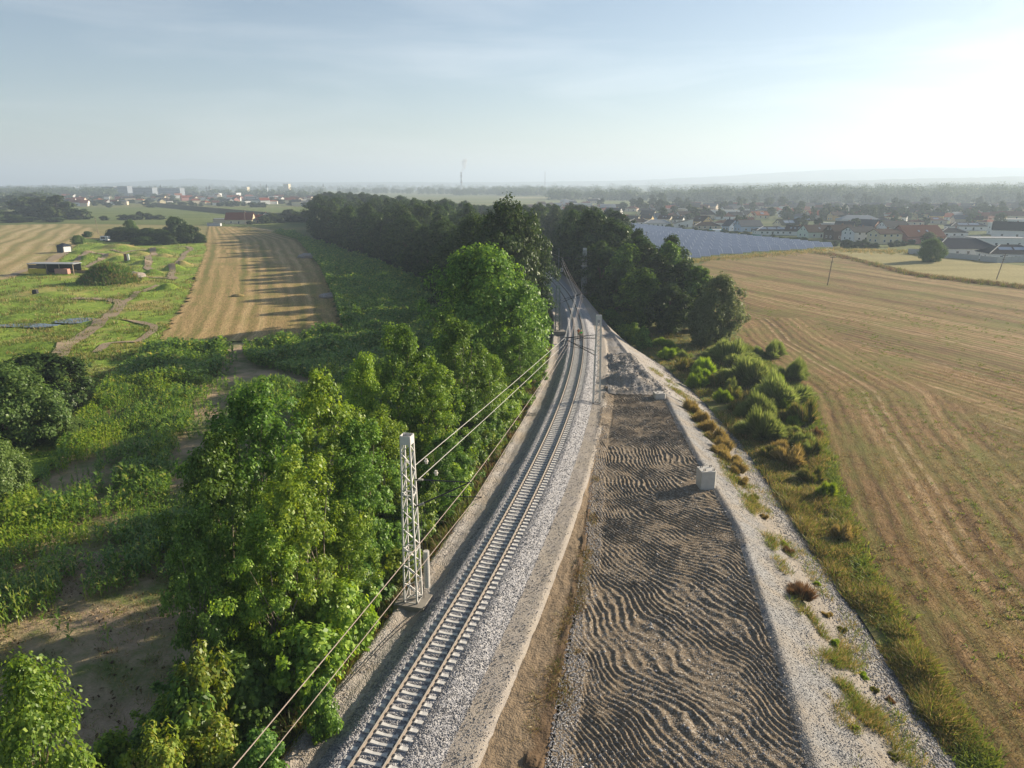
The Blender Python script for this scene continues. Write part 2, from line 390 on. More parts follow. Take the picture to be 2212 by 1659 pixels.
M['trail'] = soil_mat('dusty_trail', (0.27, 0.21, 0.14), (0.40, 0.32, 0.22), None)
M['mast_steel'] = flat('galvanised_steel', (0.58, 0.575, 0.56), 0.55, 0.1, 0.15, 2)
M['grey_mast'] = flat('weathered_grey_paint', (0.20, 0.24, 0.22), 0.6, 0.1, 0.2, 2)
M['concrete'] = flat('pale_concrete', (0.52, 0.50, 0.46), 0.85, 0, 0.18, 1.6)
M['old_concrete'] = flat('stained_concrete', (0.26, 0.24, 0.21), 0.9, 0, 0.3, 1.5)
M['sleeper'] = flat('sleeper_concrete', (0.58, 0.57, 0.54), 0.8, 0, 0.12, 1.2)
M['rail_side'] = flat('rusty_rail', (0.24, 0.20, 0.165), 0.8, 0.1, 0.2, 5)
M['rail_top'] = flat('worn_rail_head', (0.44, 0.40, 0.35), 0.5, 0.1, 0.1, 5)
M['dark_steel'] = flat('dark_steel', (0.055, 0.055, 0.06), 0.5, 0.3, 0.2, 3)
M['copper'] = flat('bare_copper_wire', (0.62, 0.50, 0.42), 0.35, 0.4, 0.1, 3)
M['alu_wire'] = flat('bright_wire', (0.75, 0.72, 0.66), 0.35, 0.3, 0.1, 3)
M['insulator'] = flat('glass_insulator', (0.62, 0.58, 0.50), 0.25, 0, 0.1, 3)
M['white'] = flat('white_paint', (0.78, 0.78, 0.76), 0.6, 0, 0.05)
M['black'] = flat('black_paint', (0.02, 0.02, 0.022), 0.6, 0, 0.1)
M['wood'] = flat('grey_wood', (0.30, 0.24, 0.18), 0.85, 0, 0.25, 2)
M['glass'] = flat('window_glass', (0.045, 0.06, 0.075), 0.12, 0, 0.2, 1, 0.6)
M['bark'] = soil_mat('tree_bark', (0.10, 0.075, 0.05), (0.20, 0.16, 0.115), None, bump=0.8)
M['pale_bark'] = soil_mat('pale_bark', (0.20, 0.17, 0.13), (0.34, 0.29, 0.22), None, bump=0.8)
M['water'] = flat('pond_water', (0.03, 0.04, 0.045), 0.08, 0, 0.1, 1, 0.8)

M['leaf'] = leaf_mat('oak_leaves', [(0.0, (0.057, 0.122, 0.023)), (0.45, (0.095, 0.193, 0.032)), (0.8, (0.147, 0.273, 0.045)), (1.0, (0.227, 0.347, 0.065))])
M['leaf_light'] = leaf_mat('fresh_leaves', [(0.0, (0.100, 0.178, 0.024)), (0.5, (0.171, 0.284, 0.039)), (1.0, (0.319, 0.419, 0.063))], 0.42)
M['leaf_yellow'] = leaf_mat('yellow_green_leaves', [(0.0, (0.089, 0.144, 0.023)), (0.5, (0.156, 0.234, 0.032)), (0.85, (0.251, 0.317, 0.043)), (1.0, (0.292, 0.261, 0.058))], 0.42)
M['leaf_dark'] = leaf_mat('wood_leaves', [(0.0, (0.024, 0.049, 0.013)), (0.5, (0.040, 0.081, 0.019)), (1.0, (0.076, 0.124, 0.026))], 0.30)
M['leaf_grey'] = leaf_mat('willow_leaves', [(0.0, (0.073, 0.133, 0.034)), (0.5, (0.119, 0.203, 0.048)), (1.0, (0.199, 0.289, 0.075))], 0.38)
M['reed_leaf'] = leaf_mat('reed_leaves', [(0.0, (0.10, 0.15, 0.040)), (0.5, (0.16, 0.22, 0.06)), (1.0, (0.25, 0.29, 0.10))], 0.5, 0.01, 0.12)
M['willow_leaf'] = leaf_mat('feathery_leaves', [(0.0, (0.085, 0.115, 0.045)), (0.5, (0.135, 0.17, 0.062)), (1.0, (0.21, 0.24, 0.10))], 0.42, 0.01, 0.1)
M['leaf_far'] = leaf_mat('far_leaves', [(0.0, (0.031, 0.055, 0.018)), (0.5, (0.052, 0.083, 0.026)), (1.0, (0.086, 0.120, 0.036))], 0.25)
M['maize'] = leaf_mat('maize_leaves', [(0.0, (0.078, 0.160, 0.020)), (0.5, (0.138, 0.255, 0.031)), (0.9, (0.235, 0.358, 0.052)), (1.0, (0.470, 0.452, 0.104))], 0.45, 0.0, 0.0, 0.06)
M['maize_yellow'] = leaf_mat('ripe_maize_leaves', [(0.0, (0.128, 0.228, 0.029)), (0.5, (0.232, 0.351, 0.043)), (1.0, (0.394, 0.457, 0.087))], 0.45, 0.0, 0.05)
M['grass'] = leaf_mat('tall_grass_blades', [(0.0, (0.055, 0.090, 0.016)), (0.4, (0.10, 0.14, 0.025)), (0.7, (0.20, 0.19, 0.05)), (1.0, (0.34, 0.26, 0.11))], 0.35, 0.0, 0.0, 0.02)
M['dry_grass'] = leaf_mat('dry_grass_blades', [(0.0, (0.16, 0.14, 0.035)), (0.5, (0.30, 0.24, 0.075)), (1.0, (0.44, 0.35, 0.16))], 0.35, 0.0, 0.0, 0.02)
M['brown_grass'] = leaf_mat('dead_grass_blades', [(0.0, (0.10, 0.06, 0.03)), (0.5, (0.19, 0.115, 0.055)), (1.0, (0.28, 0.20, 0.09))], 0.25, 0.0, 0.0, 0.02)
M['weeds'] = leaf_mat('field_weeds', [(0.0, (0.081, 0.135, 0.024)), (0.6, (0.149, 0.216, 0.038)), (1.0, (0.270, 0.297, 0.068))], 0.35, 0.0, 0.0, 0.02)

# ================================================================== STRUCTURE
# ------------------------------------------------------------------ the line of the railway
_tc = [(784, 1659), (964, 1371), (1062, 1207), (1120, 1097), (1184.5, 955), (1237, 823), (1250.6, 731), (1247, 691), (1236, 658), (1217, 628.3), (1187, 595)]
_tp = np.array([G(u, v, 5.0) for u, v in _tc]); _c3 = np.polyfit(_tp[:, 1], _tp[:, 0], 4)
_Y = np.arange(-60, 1200, 1.0); _X = np.polyval(_c3, _Y)
_i0 = int(215 + 60); _s0 = np.polyval(np.polyder(_c3), 215.0)
for _i in range(_i0 + 1, len(_Y)):          # beyond the last seen point the curve keeps its radius
    _s = _s0 - (_Y[_i] - 215) * 0.0016; _X[_i] = _X[_i - 1] + max(_s, -0.75)
_i1 = int(20 + 60); _s1 = np.polyval(np.polyder(_c3), 24.0)
for _i in range(_i1, -1, -1): _X[_i] = _X[_i + 1] - _s1
def xc(Y): return np.interp(Y, _Y, _X)
def slope(Y): return (xc(np.asarray(Y, float) + 0.5) - xc(np.asarray(Y, float) - 0.5))

RAIL_Z = 5.0; FORM = 4.25
def curve(px, z):
    p = np.array([G(u, v, z) for u, v in px]); p = p[np.argsort(p[:, 1])]
    return p
_pl = curve([(1185, 1659), (1230, 1400), (1265, 1200), (1278, 1050), (1294, 900), (1302, 860)], 3.9)
_pr = curve([(1440, 860), (1460, 900), (1520, 1010), (1600, 1150), (1680, 1400), (1760, 1659)], 3.7)
_te = curve([(2070, 1659), (1960, 1500), (1850, 1330), (1760, 1200), (1680, 1080), (1600, 960), (1500, 850), (1430, 790), (1330, 730), (1290, 690)], .2)
_gr = curve([(2130, 1659), (1990, 1450), (1850, 1200), (1790, 1000), (1740, 850), (1600, 740)], 0)
def platL(Y): return np.interp(Y, list(_pl[:, 1]) + [100, 112, 120], list(_pl[:, 0]) + [xc(100) + 4.7, xc(112) + 4.66, xc(120) + 4.66]) if np.isscalar(Y) else np.array([platL(float(y)) for y in Y])
_plY = np.arange(0, 1200, 1.0)
def _mk(fn): return np.array([fn(y) for y in _plY])
def _pl1(y):
    if y > 112: return float(xc(y)) + 4.66
    if y > _pl[-1, 1]:
        k = (y - _pl[-1, 1]) / (112 - _pl[-1, 1]); return (1 - k) * (float(xc(y)) + (_pl[-1, 0] - float(xc(_pl[-1, 1])))) + k * (float(xc(y)) + 4.66)
    if y < _pl[0, 1]: return _pl[0, 0] + (y - _pl[0, 1]) * 0.2
    return float(np.interp(y, _pl[:, 1], _pl[:, 0]))
def _pr1(y):
    if y < _pr[0, 1]: return _pr[0, 0] + (y - _pr[0, 1]) * 0.17
    return float(np.interp(y, list(_pr[:, 1]) + [105, 125, 145, 166, 200, 1300], list(_pr[:, 0]) + [18.6, 18.2, 18.0, 17.6, float(xc(200)) + 5.0, float(xc(1199)) + 5.0])) if y < 200 else float(xc(y)) + 5.0
def _te1(y):
    if y < _te[0, 1]: return _te[0, 0] + (y - _te[0, 1]) * 0.06
    if y > 166: return max(float(xc(y)) + 8.0, _pr1(y) + 2.5) if y > 200 else float(np.interp(y, [166, 200], [21.0, float(xc(200)) + 8.0]))
    return float(np.interp(y, list(_te[:-1, 1]) + [166], list(_te[:-1, 0]) + [21.0]))
_PL, _PR, _TE = _mk(_pl1), _mk(_pr1), _mk(_te1)
def fPL(Y): return np.interp(Y, _plY, _PL)
def fPR(Y): return np.interp(Y, _plY, _PR)
def fTE(Y): return np.interp(Y, _plY, _TE)
def fGR(Y):
    return np.interp(Y, [0] + list(_gr[:, 1]) + [200], [_gr[0, 0] - 2.0] + list(_gr[:, 0]) + [52.0])

def profile(Y):
    """section of the embankment: lists of X and Z breakpoints for an array of Y"""
    c = xc(Y); L = fPL(Y); Rr = fPR(Y); T = fTE(Y)
    k = np.clip((95.0 - Y) / 6.0, 0, 1)          # the dug platform ends at about 92 m
    zb = 3.65 * k + 4.1 * (1 - k)
    Xs = [c - 13.5, c - 4.75, c - 4.4, c - 3.7, c - 2.75, c - 1.75, c + 1.8, c + 3.05, c + 4.45, c + 4.75, np.maximum(L - 0.3, c + 4.9), np.maximum(L + 1.3, c + 5.6), Rr - 0.5, Rr + 0.1, T, T + 1.5]
    one = np.ones_like(Y)
    Zs = [-0.35 * one, 4.05 * one, 4.38 * one, 4.12 * one, 4.2 * one, 4.78 * one, 4.78 * one, 4.28 * one, 4.25 * one, 4.08 * one, 4.0 * one, zb, zb, zb + 0.22, 0.15 * one, -0.3 * one]
    return Xs, Zs
def zt(X, Y):
    X = np.atleast_1d(np.asarray(X, float)); Y = np.atleast_1d(np.asarray(Y, float))
    Xs, Zs = profile(Y); z = np.full(X.shape, 0.0)
    for a in range(len(Xs) - 1):
        m = (X >= Xs[a]) & (X <= Xs[a + 1])
        w = np.maximum(Xs[a + 1] - Xs[a], 1e-6)
        z = np.where(m, Zs[a] + (Zs[a + 1] - Zs[a]) * np.clip((X - Xs[a]) / w, 0, 1), z)
    return np.maximum(z, 0.0)
def gz(x, y): return float(zt(x, y)[0])

def rows(y0, y1, d0, g):
    ys = [y0]
    while ys[-1] < y1: ys.append(ys[-1] + d0 + g * max(0.0, ys[-1] - 25))
    return np.array(ys)
def sheet(name, ys, xl, xr, n, mat, hf, kind='structure', tattr=None, smooth=True):
    """strip of terrain between two edges xl(Y), xr(Y)"""
    t = np.linspace(0, 1, n); Y = np.repeat(ys, n)
    Xl = np.repeat(xl(ys), n); Xr = np.repeat(xr(ys), n); X = Xl + (Xr - Xl) * np.tile(t, len(ys))
    Z = hf(X, Y); V = np.stack([X, Y, Z], 1); ny = len(ys)
    i = np.arange((ny - 1) * n).reshape(ny - 1, n)[:, :-1].ravel()
    Fc = np.stack([i, i + 1, i + n + 1, i + n], 1)
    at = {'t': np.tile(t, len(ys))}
    o = link(name, np_mesh(name, V, Fc, [mat], smooth=smooth, attrs=at)); return tag(o, kind=kind)
def rough(a, f, b=0.0, f2=3.0):
    return lambda X, Y: zt(X, Y) + a * fbm(X * f, Y * f, 3) + (b * pn(X * f2, Y * f2) if b else 0)

ysn = rows(19, 330, 0.22, 0.006)
sheet('embankment', rows(19, 1100, 0.8, 0.01), lambda Y: xc(Y) - 15, lambda Y: fTE(Y) + 1.4, 70, M['bank'], lambda X, Y: np.maximum(np.where((X < fTE(Y)) & (X > xc(Y) - 13.4), zt(X, Y) - 0.28, zt(X, Y) - .35), -0.4))
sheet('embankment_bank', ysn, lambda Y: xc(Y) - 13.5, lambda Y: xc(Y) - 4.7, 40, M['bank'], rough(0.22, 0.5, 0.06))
sheet('cess_path', ysn, lambda Y: xc(Y) - 4.72, lambda Y: xc(Y) - 2.72, 16, M['verge_gravel'], rough(0.10, 0.9, 0.05))
_rb = rough(0.03, 1.2, 0.035, 4.0)
sheet('ballast', ysn, lambda Y: xc(Y) - 2.76, lambda Y: xc(Y) + 3.06, 60, M['ballast'], lambda X, Y: _rb(X, Y) - 0.06 * np.clip((1.45 - np.abs(X - xc(Y))) / .1, 0, 1))
sheet('service_path', ysn, lambda Y: xc(Y) + 3.03, lambda Y: xc(Y) + 4.78, 12, M['path'], rough(0.05, 0.8, 0.03))
def strip_h(X, Y):
    a = xc(Y) + 4.75; b = np.maximum(fPL(Y) + .1, a + .05); t = (X - a) / (b - a); w = np.clip((b - a) / 2.0, 0, 1)
    rag = fbm(X * .8 + 3, Y * .55, 4)
    z = zt(X, Y) + 0.10 * fbm(X * .7, Y * .5, 4) + 0.04 * pn(X * 3, Y * 3)
    lump = np.clip((t - .62 + .25 * rag) / .12, 0, 1) * np.clip((1.0 - t) / .1 - .2, 0, 1)
    return z + w * (lump * np.clip(.5 + 2.2 * pn(Y * .33 + 7, X * .3), 0, 1) * (.08 + .40 * np.clip(rag + .1, 0, 1) + .16 * pn(X * 2.6, Y * 2.6) + .08 * pn(X * 6, Y * 6)) - .34 * np.clip((t - .90 + .12 * rag) / .06, 0, 1) * np.clip((1.0 - t) / .03, 0, 1))
sheet('dirt_strip', ysn, lambda Y: xc(Y) + 4.75, lambda Y: np.maximum(fPL(Y) + 0.1, xc(Y) + 4.8), 64, M['dirt'],
      strip_h)

# the ridged platform: wavy ridges left by the excavator's bucket and tracks
def ridges(X, Y):
    L = fPL(Y); Rr = fPR(Y)
    t = np.clip((X - L) / (Rr - L), 0, 1)
    wx = X + 0.5 * pn(X * .35 + 9, Y * .35) + 0.14 * pn(X * 1.7, Y * 1.7)
    wy = Y + 0.6 * pn(X * .3, Y * .3 + 4) + 0.14 * pn(X * 1.6 + 3, Y * 1.6)
    ph = 0.92 * wx + 0.42 * wy + 4.6 * pn(X * .085 + 2.0, Y * .06 + 1.0) + 1.1 * pn(X * .28 + 5, Y * .2)
    s = np.abs(np.sin(ph * math.pi / 0.375))
    r = (1 - s) ** 0.9
    amp = 0.128 * np.clip(0.8 + 0.9 * pn(X * .3 + 11, Y * .3 + 7) + 0.8 * pn(X * 1.1 + 3, Y * 1.1 + 8), 0.25, 1.4)
    edge = np.clip(t / 0.06, 0.25, 1) * np.clip((1 - t) / 0.03, 0, 1) * np.clip((94 - Y) / 3, 0, 1)
    return amp * r * edge
_py = np.concatenate([np.arange(19, 60, 0.085), np.arange(60, 95, 0.12)])
sheet('dirt_platform', _py, lambda Y: fPL(Y) + 0.05, lambda Y: fPR(Y) - 0.38, 190, M['platform'],
      lambda X, Y: zt(X, Y) + ridges(X, Y) + 0.10 * fbm(X * .22, Y * .22, 2) + 0.022 * pn(X * 5, Y * 5) + 0.012 * pn(X * 11, Y * 11), smooth=False)
def slope_h(X, Y):
    T = fTE(Y); P_ = fPR(Y); t = np.clip((X - P_) / np.maximum(T - P_, .1), 0, 1)
    return zt(X, Y) + 0.22 * fbm(X * .35, Y * .25, 3) * np.minimum(1, 6 * t * (1 - t) + .15) + 0.05 * pn(X * 2.5, Y * 2.5) + 0.03 * pn(X * 6, Y * 6)
_gy = rows(19, 92.5, 0.2, 0.003)
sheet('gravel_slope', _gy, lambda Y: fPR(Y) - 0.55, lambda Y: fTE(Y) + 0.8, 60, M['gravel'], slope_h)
# beyond the platform: spread gravel, tipped heaps
heaps = [(G(1335, 822, 4.2), 3.6, 2.6, 1.8), (G(1372, 826, 4.2), 3.4, 2.6, 1.5), (G(1345, 790, 4.2), 2.6, 2.6, 1.25), (G(1322, 773, 4.2), 1.2, 4.5, 0.8), (G(1345, 770, 4.2), 2.4, 2.4, 1.0),
         (G(1350, 848, 4.0), 5.2, 2.2, 1.2), (G(1405, 842, 4.0), 3.6, 2.0, 0.8), (G(1312, 845, 4.1), 1.6, 2.2, 0.9), (G(1370, 790, 4.2), 2.4, 2.2, 0.7)]
def yard_h(X, Y):
    z = zt(X, Y) + 0.14 * fbm(X * .5, Y * .4, 3) + 0.04 * pn(X * 2.5, Y * 2.5)
    for (hx, hy), ax, ay, hh in heaps:
        hh = hh * .7
        q = ((X - hx) / ax) ** 2 + ((Y - hy) / ay) ** 2
        z = z + hh * np.clip(1 - np.sqrt(q) * (1 + 0.3 * pn(X * .9, Y * .9)), 0, 1) ** 1.15 * np.clip((Y - 91.3) / 1.6, 0, 1)
    z = z + np.where((X > fPL(Y)) & (X < fPR(Y)) & (Y < 112), 0.2 * pn(X * 1.1, Y * 1.1) + 0.14 * pn(X * 2.7, Y * 2.7) + 0.07 * pn(X * 6, Y * 6), 0)
    return z
sheet('gravel_yard', rows(91.5, 330, 0.25, 0.004), lambda Y: xc(Y) + 4.74, lambda Y: fTE(Y) + 0.8, 110, M['yard'], yard_h)

# ------------------------------------------------------------------ open ground and fields
def poly_sheet(name, pts, z, mat, kind='structure', step=None, hf=None, attrs=None, world_pts=True):
    if step is None:
        me = bpy.data.meshes.new(name); me.from_pydata([(x, y, z) for x, y in pts], [], [tuple(range(len(pts)))])
        me.materials.append(mat); me.update(); return tag(link(name, me), kind=kind)
    p = np.array(pts); xs = np.arange(p[:, 0].min(), p[:, 0].max() + step, step); ys = np.arange(p[:, 1].min(), p[:, 1].max() + step, step)
    XX, YY = np.meshgrid(xs, ys); nx = len(xs)
    cxm = (XX[:-1, :-1] + step / 2).ravel(); cym = (YY[:-1, :-1] + step / 2).ravel()
    ok = inpoly(cxm + step * 0.6 * pn(cxm * .3, cym * .3), cym + step * 0.6 * pn(cxm * .3 + 40, cym * .3), pts)
    i = (np.arange(len(ys) - 1)[:, None] * nx + np.arange(nx - 1)[None, :]).ravel()[ok]
    Fc = np.stack([i, i + 1, i + nx + 1, i + nx], 1)
    used = np.unique(Fc); rm = np.full(XX.size, -1); rm[used] = np.arange(len(used)); Fc = rm[Fc]
    X = XX.ravel()[used]; Y = YY.ravel()[used]; Z = np.full(X.shape, z) if hf is None else hf(X, Y) + z
    at = attrs(X, Y) if attrs else None
    o = link(name, np_mesh(name, np.stack([X, Y, Z], 1), Fc, [mat], smooth=True, attrs=at)); return tag(o, kind=kind)
def PX(pts): return [G(u, v, 0) for u, v in pts]

# the plain, one sheet to beyond the hills
_ra = np.concatenate([[0.0], np.geomspace(60, 16000, 40)]); _an = np.linspace(0, 2 * math.pi, 97)[:-1]
V = [(0, 0, -0.12)]; Fq = []
for r in _ra[1:]: V += [(r * math.cos(a), r * math.sin(a), -0.12) for a in _an]
me = bpy.data.meshes.new('ground'); n = len(_an)
fs = [(0, 1 + i, 1 + (i + 1) % n) for i in range(n)]
for k in range(len(_ra) - 2):
    b0 = 1 + k * n; b1 = b0 + n
    fs += [(b0 + i, b1 + i, b1 + (i + 1) % n, b0 + (i + 1) % n) for i in range(n)]
me.from_pydata(V, [], fs); me.materials.append(M['plain']); me.update(); tag(link('ground', me), kind='structure')

# maize field soil, left of the line
maize_poly = [(float(xc(y)) - 11.5, y) for y in (8, 30, 60, 90, 110)] + [(-14, 150), (-22, 205), (-30, 233), (-50, 284), (-84, 355), (-125, 440), (-140, 480)] + PX([(530, 488), (640, 518), (690, 578), (722, 650), (745, 722), (330, 754), (270, 812), (205, 884), (100, 1020), (-60, 1180)]) + [(-70, 40), (-70, 8)]
poly_sheet('maize_field_soil', maize_poly, 0.0, M['maize_soil'], step=0.6, hf=lambda X, Y: 0.16 * fbm(X * .25, Y * .25, 3) + np.where(Y < 70, 0.12 * pn(X * 1.2 + .5 * Y, Y * .5) + 0.10 * fbm(X * .6 + .9 * Y, Y * .25 - .3 * X, 3), 0))

# meadow with the bike-track bumps
meadow_px = [(-260, 1300), (-260, 640), (0, 608), (60, 594), (122, 574), (150, 545), (185, 515), (230, 524), (440, 521), (446, 540), (404, 640), (334, 752), (272, 812), (206, 884), (104, 1020), (-60, 1180)]
meadow_poly = PX(meadow_px)
bumps = []   # (x, y, rx, ry, h)
def bump_px(u, v, w, h, d=None):
    x, y = G(u, v); t = math.hypot(x, y); bumps.append((x, y, w / FPX * t / 2, (d or 0) or w / FPX * t / 3.2, h))
bump_px(238, 612, 108, 4.2, 8); bump_px(282, 604, 60, 2.2, 6)
for u, v, w, h in [(175, 590, 50, 1.5), (190, 563, 60, 1.6), (260, 565, 60, 1.5), (290, 568, 60, 1.3), (215, 578, 40, 1.0), (250, 588, 46, 1.0), (310, 573, 46, 1.4), (330, 592, 44, 1.2), (375, 585, 56, 1.8), (395, 575, 40, 1.4),
                   (178, 548, 60, 1.3), (250, 537, 90, 1.6), (340, 545, 60, 1.4), (130, 577, 50, 1.2), (365, 628, 60, 1.5), (355, 555, 40, 1.0), (205, 533, 70, 1.0), (300, 552, 60, 1.2), (245, 556, 70, 1.2), (420, 605, 30, .8), (300, 640, 120, .5), (120, 640, 120, .6), (60, 690, 160, .7), (80, 755, 200, .7), (230, 700, 120, .6)]:
    bump_px(u, v, w, h)
def meadow_h(X, Y):
    z = 0.30 * fbm(X * .06, Y * .06, 4) + 0.10 * pn(X * .35, Y * .35) + 0.25
    for bx, by, rx, ry, h in bumps:
        q = np.sqrt(((X - bx) / rx) ** 2 + ((Y - by) / ry) ** 2) * (1 + 0.35 * pn(X * .18 + bx, Y * .18))
        z = z + 1.3 * h * np.clip(1 - q * q, 0, 1) ** 1.5
    return np.maximum(z, 0.05)
poly_sheet('meadow', meadow_poly, 0.04, M['meadow'], step=1.1, hf=meadow_h)

# mown straw strip between meadow and maize
mown_px = [(452, 489), (532, 491), (602, 504), (642, 519), (692, 579), (723, 650), (744, 722), (332, 753), (402, 650), (444, 540), (440, 520)]
_mlx = np.array(PX([(334, 752), (402, 650), (444, 540), (452, 489)])); _mrx = np.array(PX([(744, 722), (723, 650), (692, 579), (642, 519), (532, 491)]))
def mown_at(X, Y):
    l = np.interp(Y, _mlx[:, 1], _mlx[:, 0]); r = np.interp(Y, _mrx[:, 1], _mrx[:, 0])
    return {'lane': (X - l) / np.maximum(r - l, 5) * 52, 'along': Y}
poly_sheet('mown_strip', PX(mown_px), 0.05, M['mown'], step=2.0, hf=lambda X, Y: 0.15 * fbm(X * .04, Y * .04, 2) + 0.12, attrs=mown_at)
# straw rows at the far left, pale grass behind the hedge
ls_px = [(-300, 488), (0, 487), (165, 484), (206, 497), (236, 514), (186, 516), (151, 546), (122, 575), (60, 595), (0, 609), (-300, 650)]
def ls_at(X, Y):
    d = np.array(G(160, 490)) - np.array(G(0, 600)); d = d / np.linalg.norm(d)
    w = 6 * pn(X * .012, Y * .012)
    return {'lane': X * d[1] - Y * d[0] + w, 'along': X * d[0] + Y * d[1]}
poly_sheet('straw_field', PX(ls_px), 0.06, M['left_stubble'], step=4.0, hf=lambda X, Y: 0.2 * fbm(X * .02, Y * .02, 2) + 0.14, attrs=ls_at)
poly_sheet('pale_field', PX([(165, 484), (442, 488), (452, 490), (440, 519), (228, 522), (206, 497)]), 0.09, M['tan_field'])
poly_sheet('green_field', PX([(150, 449), (690, 447), (690, 478), (530, 489), (440, 486), (165, 483), (-40, 486), (-60, 470)]), 0.03, M['green_field'])
# stubble field on the right
st_poly = [(float(fGR(y)) - 0.5, y) for y in (18, 30, 42, 57, 75, 90, 106, 125, 142)] + PX([(1560, 700), (1520, 640), (1500, 580), (1540, 556), (1700, 546), (1800, 548), (2000, 595), (2212, 620), (2420, 650)]) + [(260, 160), (200, 10), (25, 10)]
_dg = np.array([41., -124.]); _dg /= np.linalg.norm(_dg)
def st_at(X, Y):
    e = X - fGR(np.minimum(Y, 199)); w = 3.0 * pn(X * .02, Y * .02)
    dlane = X * _dg[1] - Y * _dg[0]; head = (e < 21 + 4 * pn(X * .05, Y * .05)) & (Y < 170)
    return {'lane': np.where(head, e + 0.4 * w, dlane * -1.0 + w + 300), 'along': np.where(head, Y, X * _dg[0] + Y * _dg[1])}
poly_sheet('stubble_field', st_poly, 0.0, M['stubble'], step=1.5, hf=lambda X, Y: 0.10 * fbm(X * .1, Y * .1, 3) + 0.12, attrs=st_at)
poly_sheet('hay_field', PX([(1700, 545), (1772, 540), (1800, 532), (1975, 545), (2212, 575), (2420, 600), (2420, 648), (2212, 619), (2000, 594), (1802, 547)]), 0.05, M['hay'])
poly_sheet('solar_park_grass', [(40, 300)] + PX([(1490, 563), (1545, 557), (1700, 545), (1790, 536), (1640, 522), (1450, 500), (1345, 486)]) + [(60, 560)], -0.04, M['green_field'])
# grass verge between the gravel toe and the stubble
sheet('grass_verge', rows(19, 170, 0.5, 0.006), lambda Y: fTE(Y) + 0.2, lambda Y: fGR(Y) + 0.6, 26, M['verge'], lambda X, Y: 0.18 + 0.22 * fbm(X * .3, Y * .3, 3))
# forest floor
WOOD_L = [(5, 106), (-3, 112), (-12, 150), (-20, 203), (-27, 231), (-46, 284), (-80, 356), (-118, 441), (-138, 540), (-176, 690), (-220, 860), (-190, 900), (-140, 780), (-100, 640), (-58, 520), (-28, 430), (-8, 350), (2, 290), (6, 240), (8, 205), (9, 160), (7.5, 130)]
WOOD_R = [(22, 172), (28, 155), (34, 140), (42, 142), (50, 160), (46, 178), (31, 205), (36, 240), (42, 290), (44, 340), (40, 400), (24, 480), (-10, 560), (-70, 660), (-90, 640), (-34, 560), (-10, 480), (8, 400), (14, 330), (17, 280), (19, 240), (22, 200)]
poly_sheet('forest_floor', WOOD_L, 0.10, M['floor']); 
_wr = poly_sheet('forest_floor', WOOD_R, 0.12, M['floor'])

# dirt trails and ponds of the bike ground
def ribbon(name, px, w, mat, lift=0.10, n=3, kind='structure'):
    pts = np.array([G(u, v) for u, v in px]); d = np.concatenate([[0], np.cumsum(np.hypot(*np.diff(pts, axis=0).T))])
    s = np.arange(0, d[-1], 1.0); X = np.interp(s, d, pts[:, 0]); Y = np.interp(s, d, pts[:, 1])
    for _ in range(2):
        X[1:-1] = (X[:-2] + X[1:-1] * 2 + X[2:]) / 4; Y[1:-1] = (Y[:-2] + Y[1:-1] * 2 + Y[2:]) / 4
    tx = np.gradient(X); ty = np.gradient(Y); L = np.hypot(tx, ty); nxv = -ty / L; nyv = tx / L
    Vs = []; t = np.linspace(-.5, .5, n)
    ww = w * (1 + 0.3 * pn(s * .2, s * 0 + w))
    for k in t: Vs.append(np.stack([X + nxv * ww * k, Y + nyv * ww * k], 1))
    P2 = np.stack(Vs, 1).reshape(-1, 2); Z = meadow_h(P2[:, 0], P2[:, 1]) + 0.04 + lift
    i = np.arange((len(s) - 1) * n).reshape(-1, n)[:, :-1].ravel()
    o = link(name, np_mesh(name, np.column_stack([P2, Z]), np.stack([i, i + 1, i + n + 1, i + n], 1), [mat], smooth=True))
    return tag(o, kind=kind)
for w, px in [(2.6, [(120, 780), (150, 748), (180, 730), (205, 712), (235, 690), (258, 668), (262, 657), (240, 650), (205, 648), (150, 648)]),
              (1.6, [(262, 658), (290, 645), (300, 638), (330, 622), (345, 617)]), (1.5, [(210, 765), (235, 745), (300, 742), (333, 716), (334, 708), (300, 700), (250, 695)]),
              (2.6, [(20, 600), (60, 585), (95, 572), (110, 566), (135, 552), (155, 543)]), (2.0, [(88, 580), (106, 568), (112, 560), (126, 552), (150, 549)]),
              (2.0, [(150, 579), (168, 566), (176, 555), (186, 549), (205, 548), (226, 551), (232, 556), (215, 565), (196, 574), (185, 580)]),
              (2.2, [(265, 549), (285, 543), (310, 541), (330, 545), (334, 552), (320, 556), (324, 568), (318, 580), (326, 586), (350, 585)]),
              (2.0, [(380, 536), (405, 534), (415, 540), (398, 550), (396, 558), (385, 568), (378, 580), (370, 582), (374, 588), (368, 600), (380, 606)]),
              (1.4, [(240, 541), (262, 546), (270, 552)]), (1.5, [(380, 606), (350, 604), (300, 601)])]:
    ribbon('dirt_trail', px, w * 1.12, M['trail'], .22)
for c, rx, ry in [(G(172, 697), 5.0, 3.6), (G(60, 709), 7.0, 2.2), (G(282 - 5, 632 - 0.0), 0.1, 0.1)][:2]:
    a = np.linspace(0, 2 * math.pi, 40)[:-1]; q = 1 + 0.45 * pn(np.cos(a) * 1.7 + c[0], np.sin(a) * 1.7)
    poly_sheet('pond', [(c[0] + rx * k * math.cos(b), c[1] + ry * k * math.sin(b)) for b, k in zip(a, q)], float(meadow_h(np.array([c[0]]), np.array([c[1]]))[0]) + 0.32, M['water'])

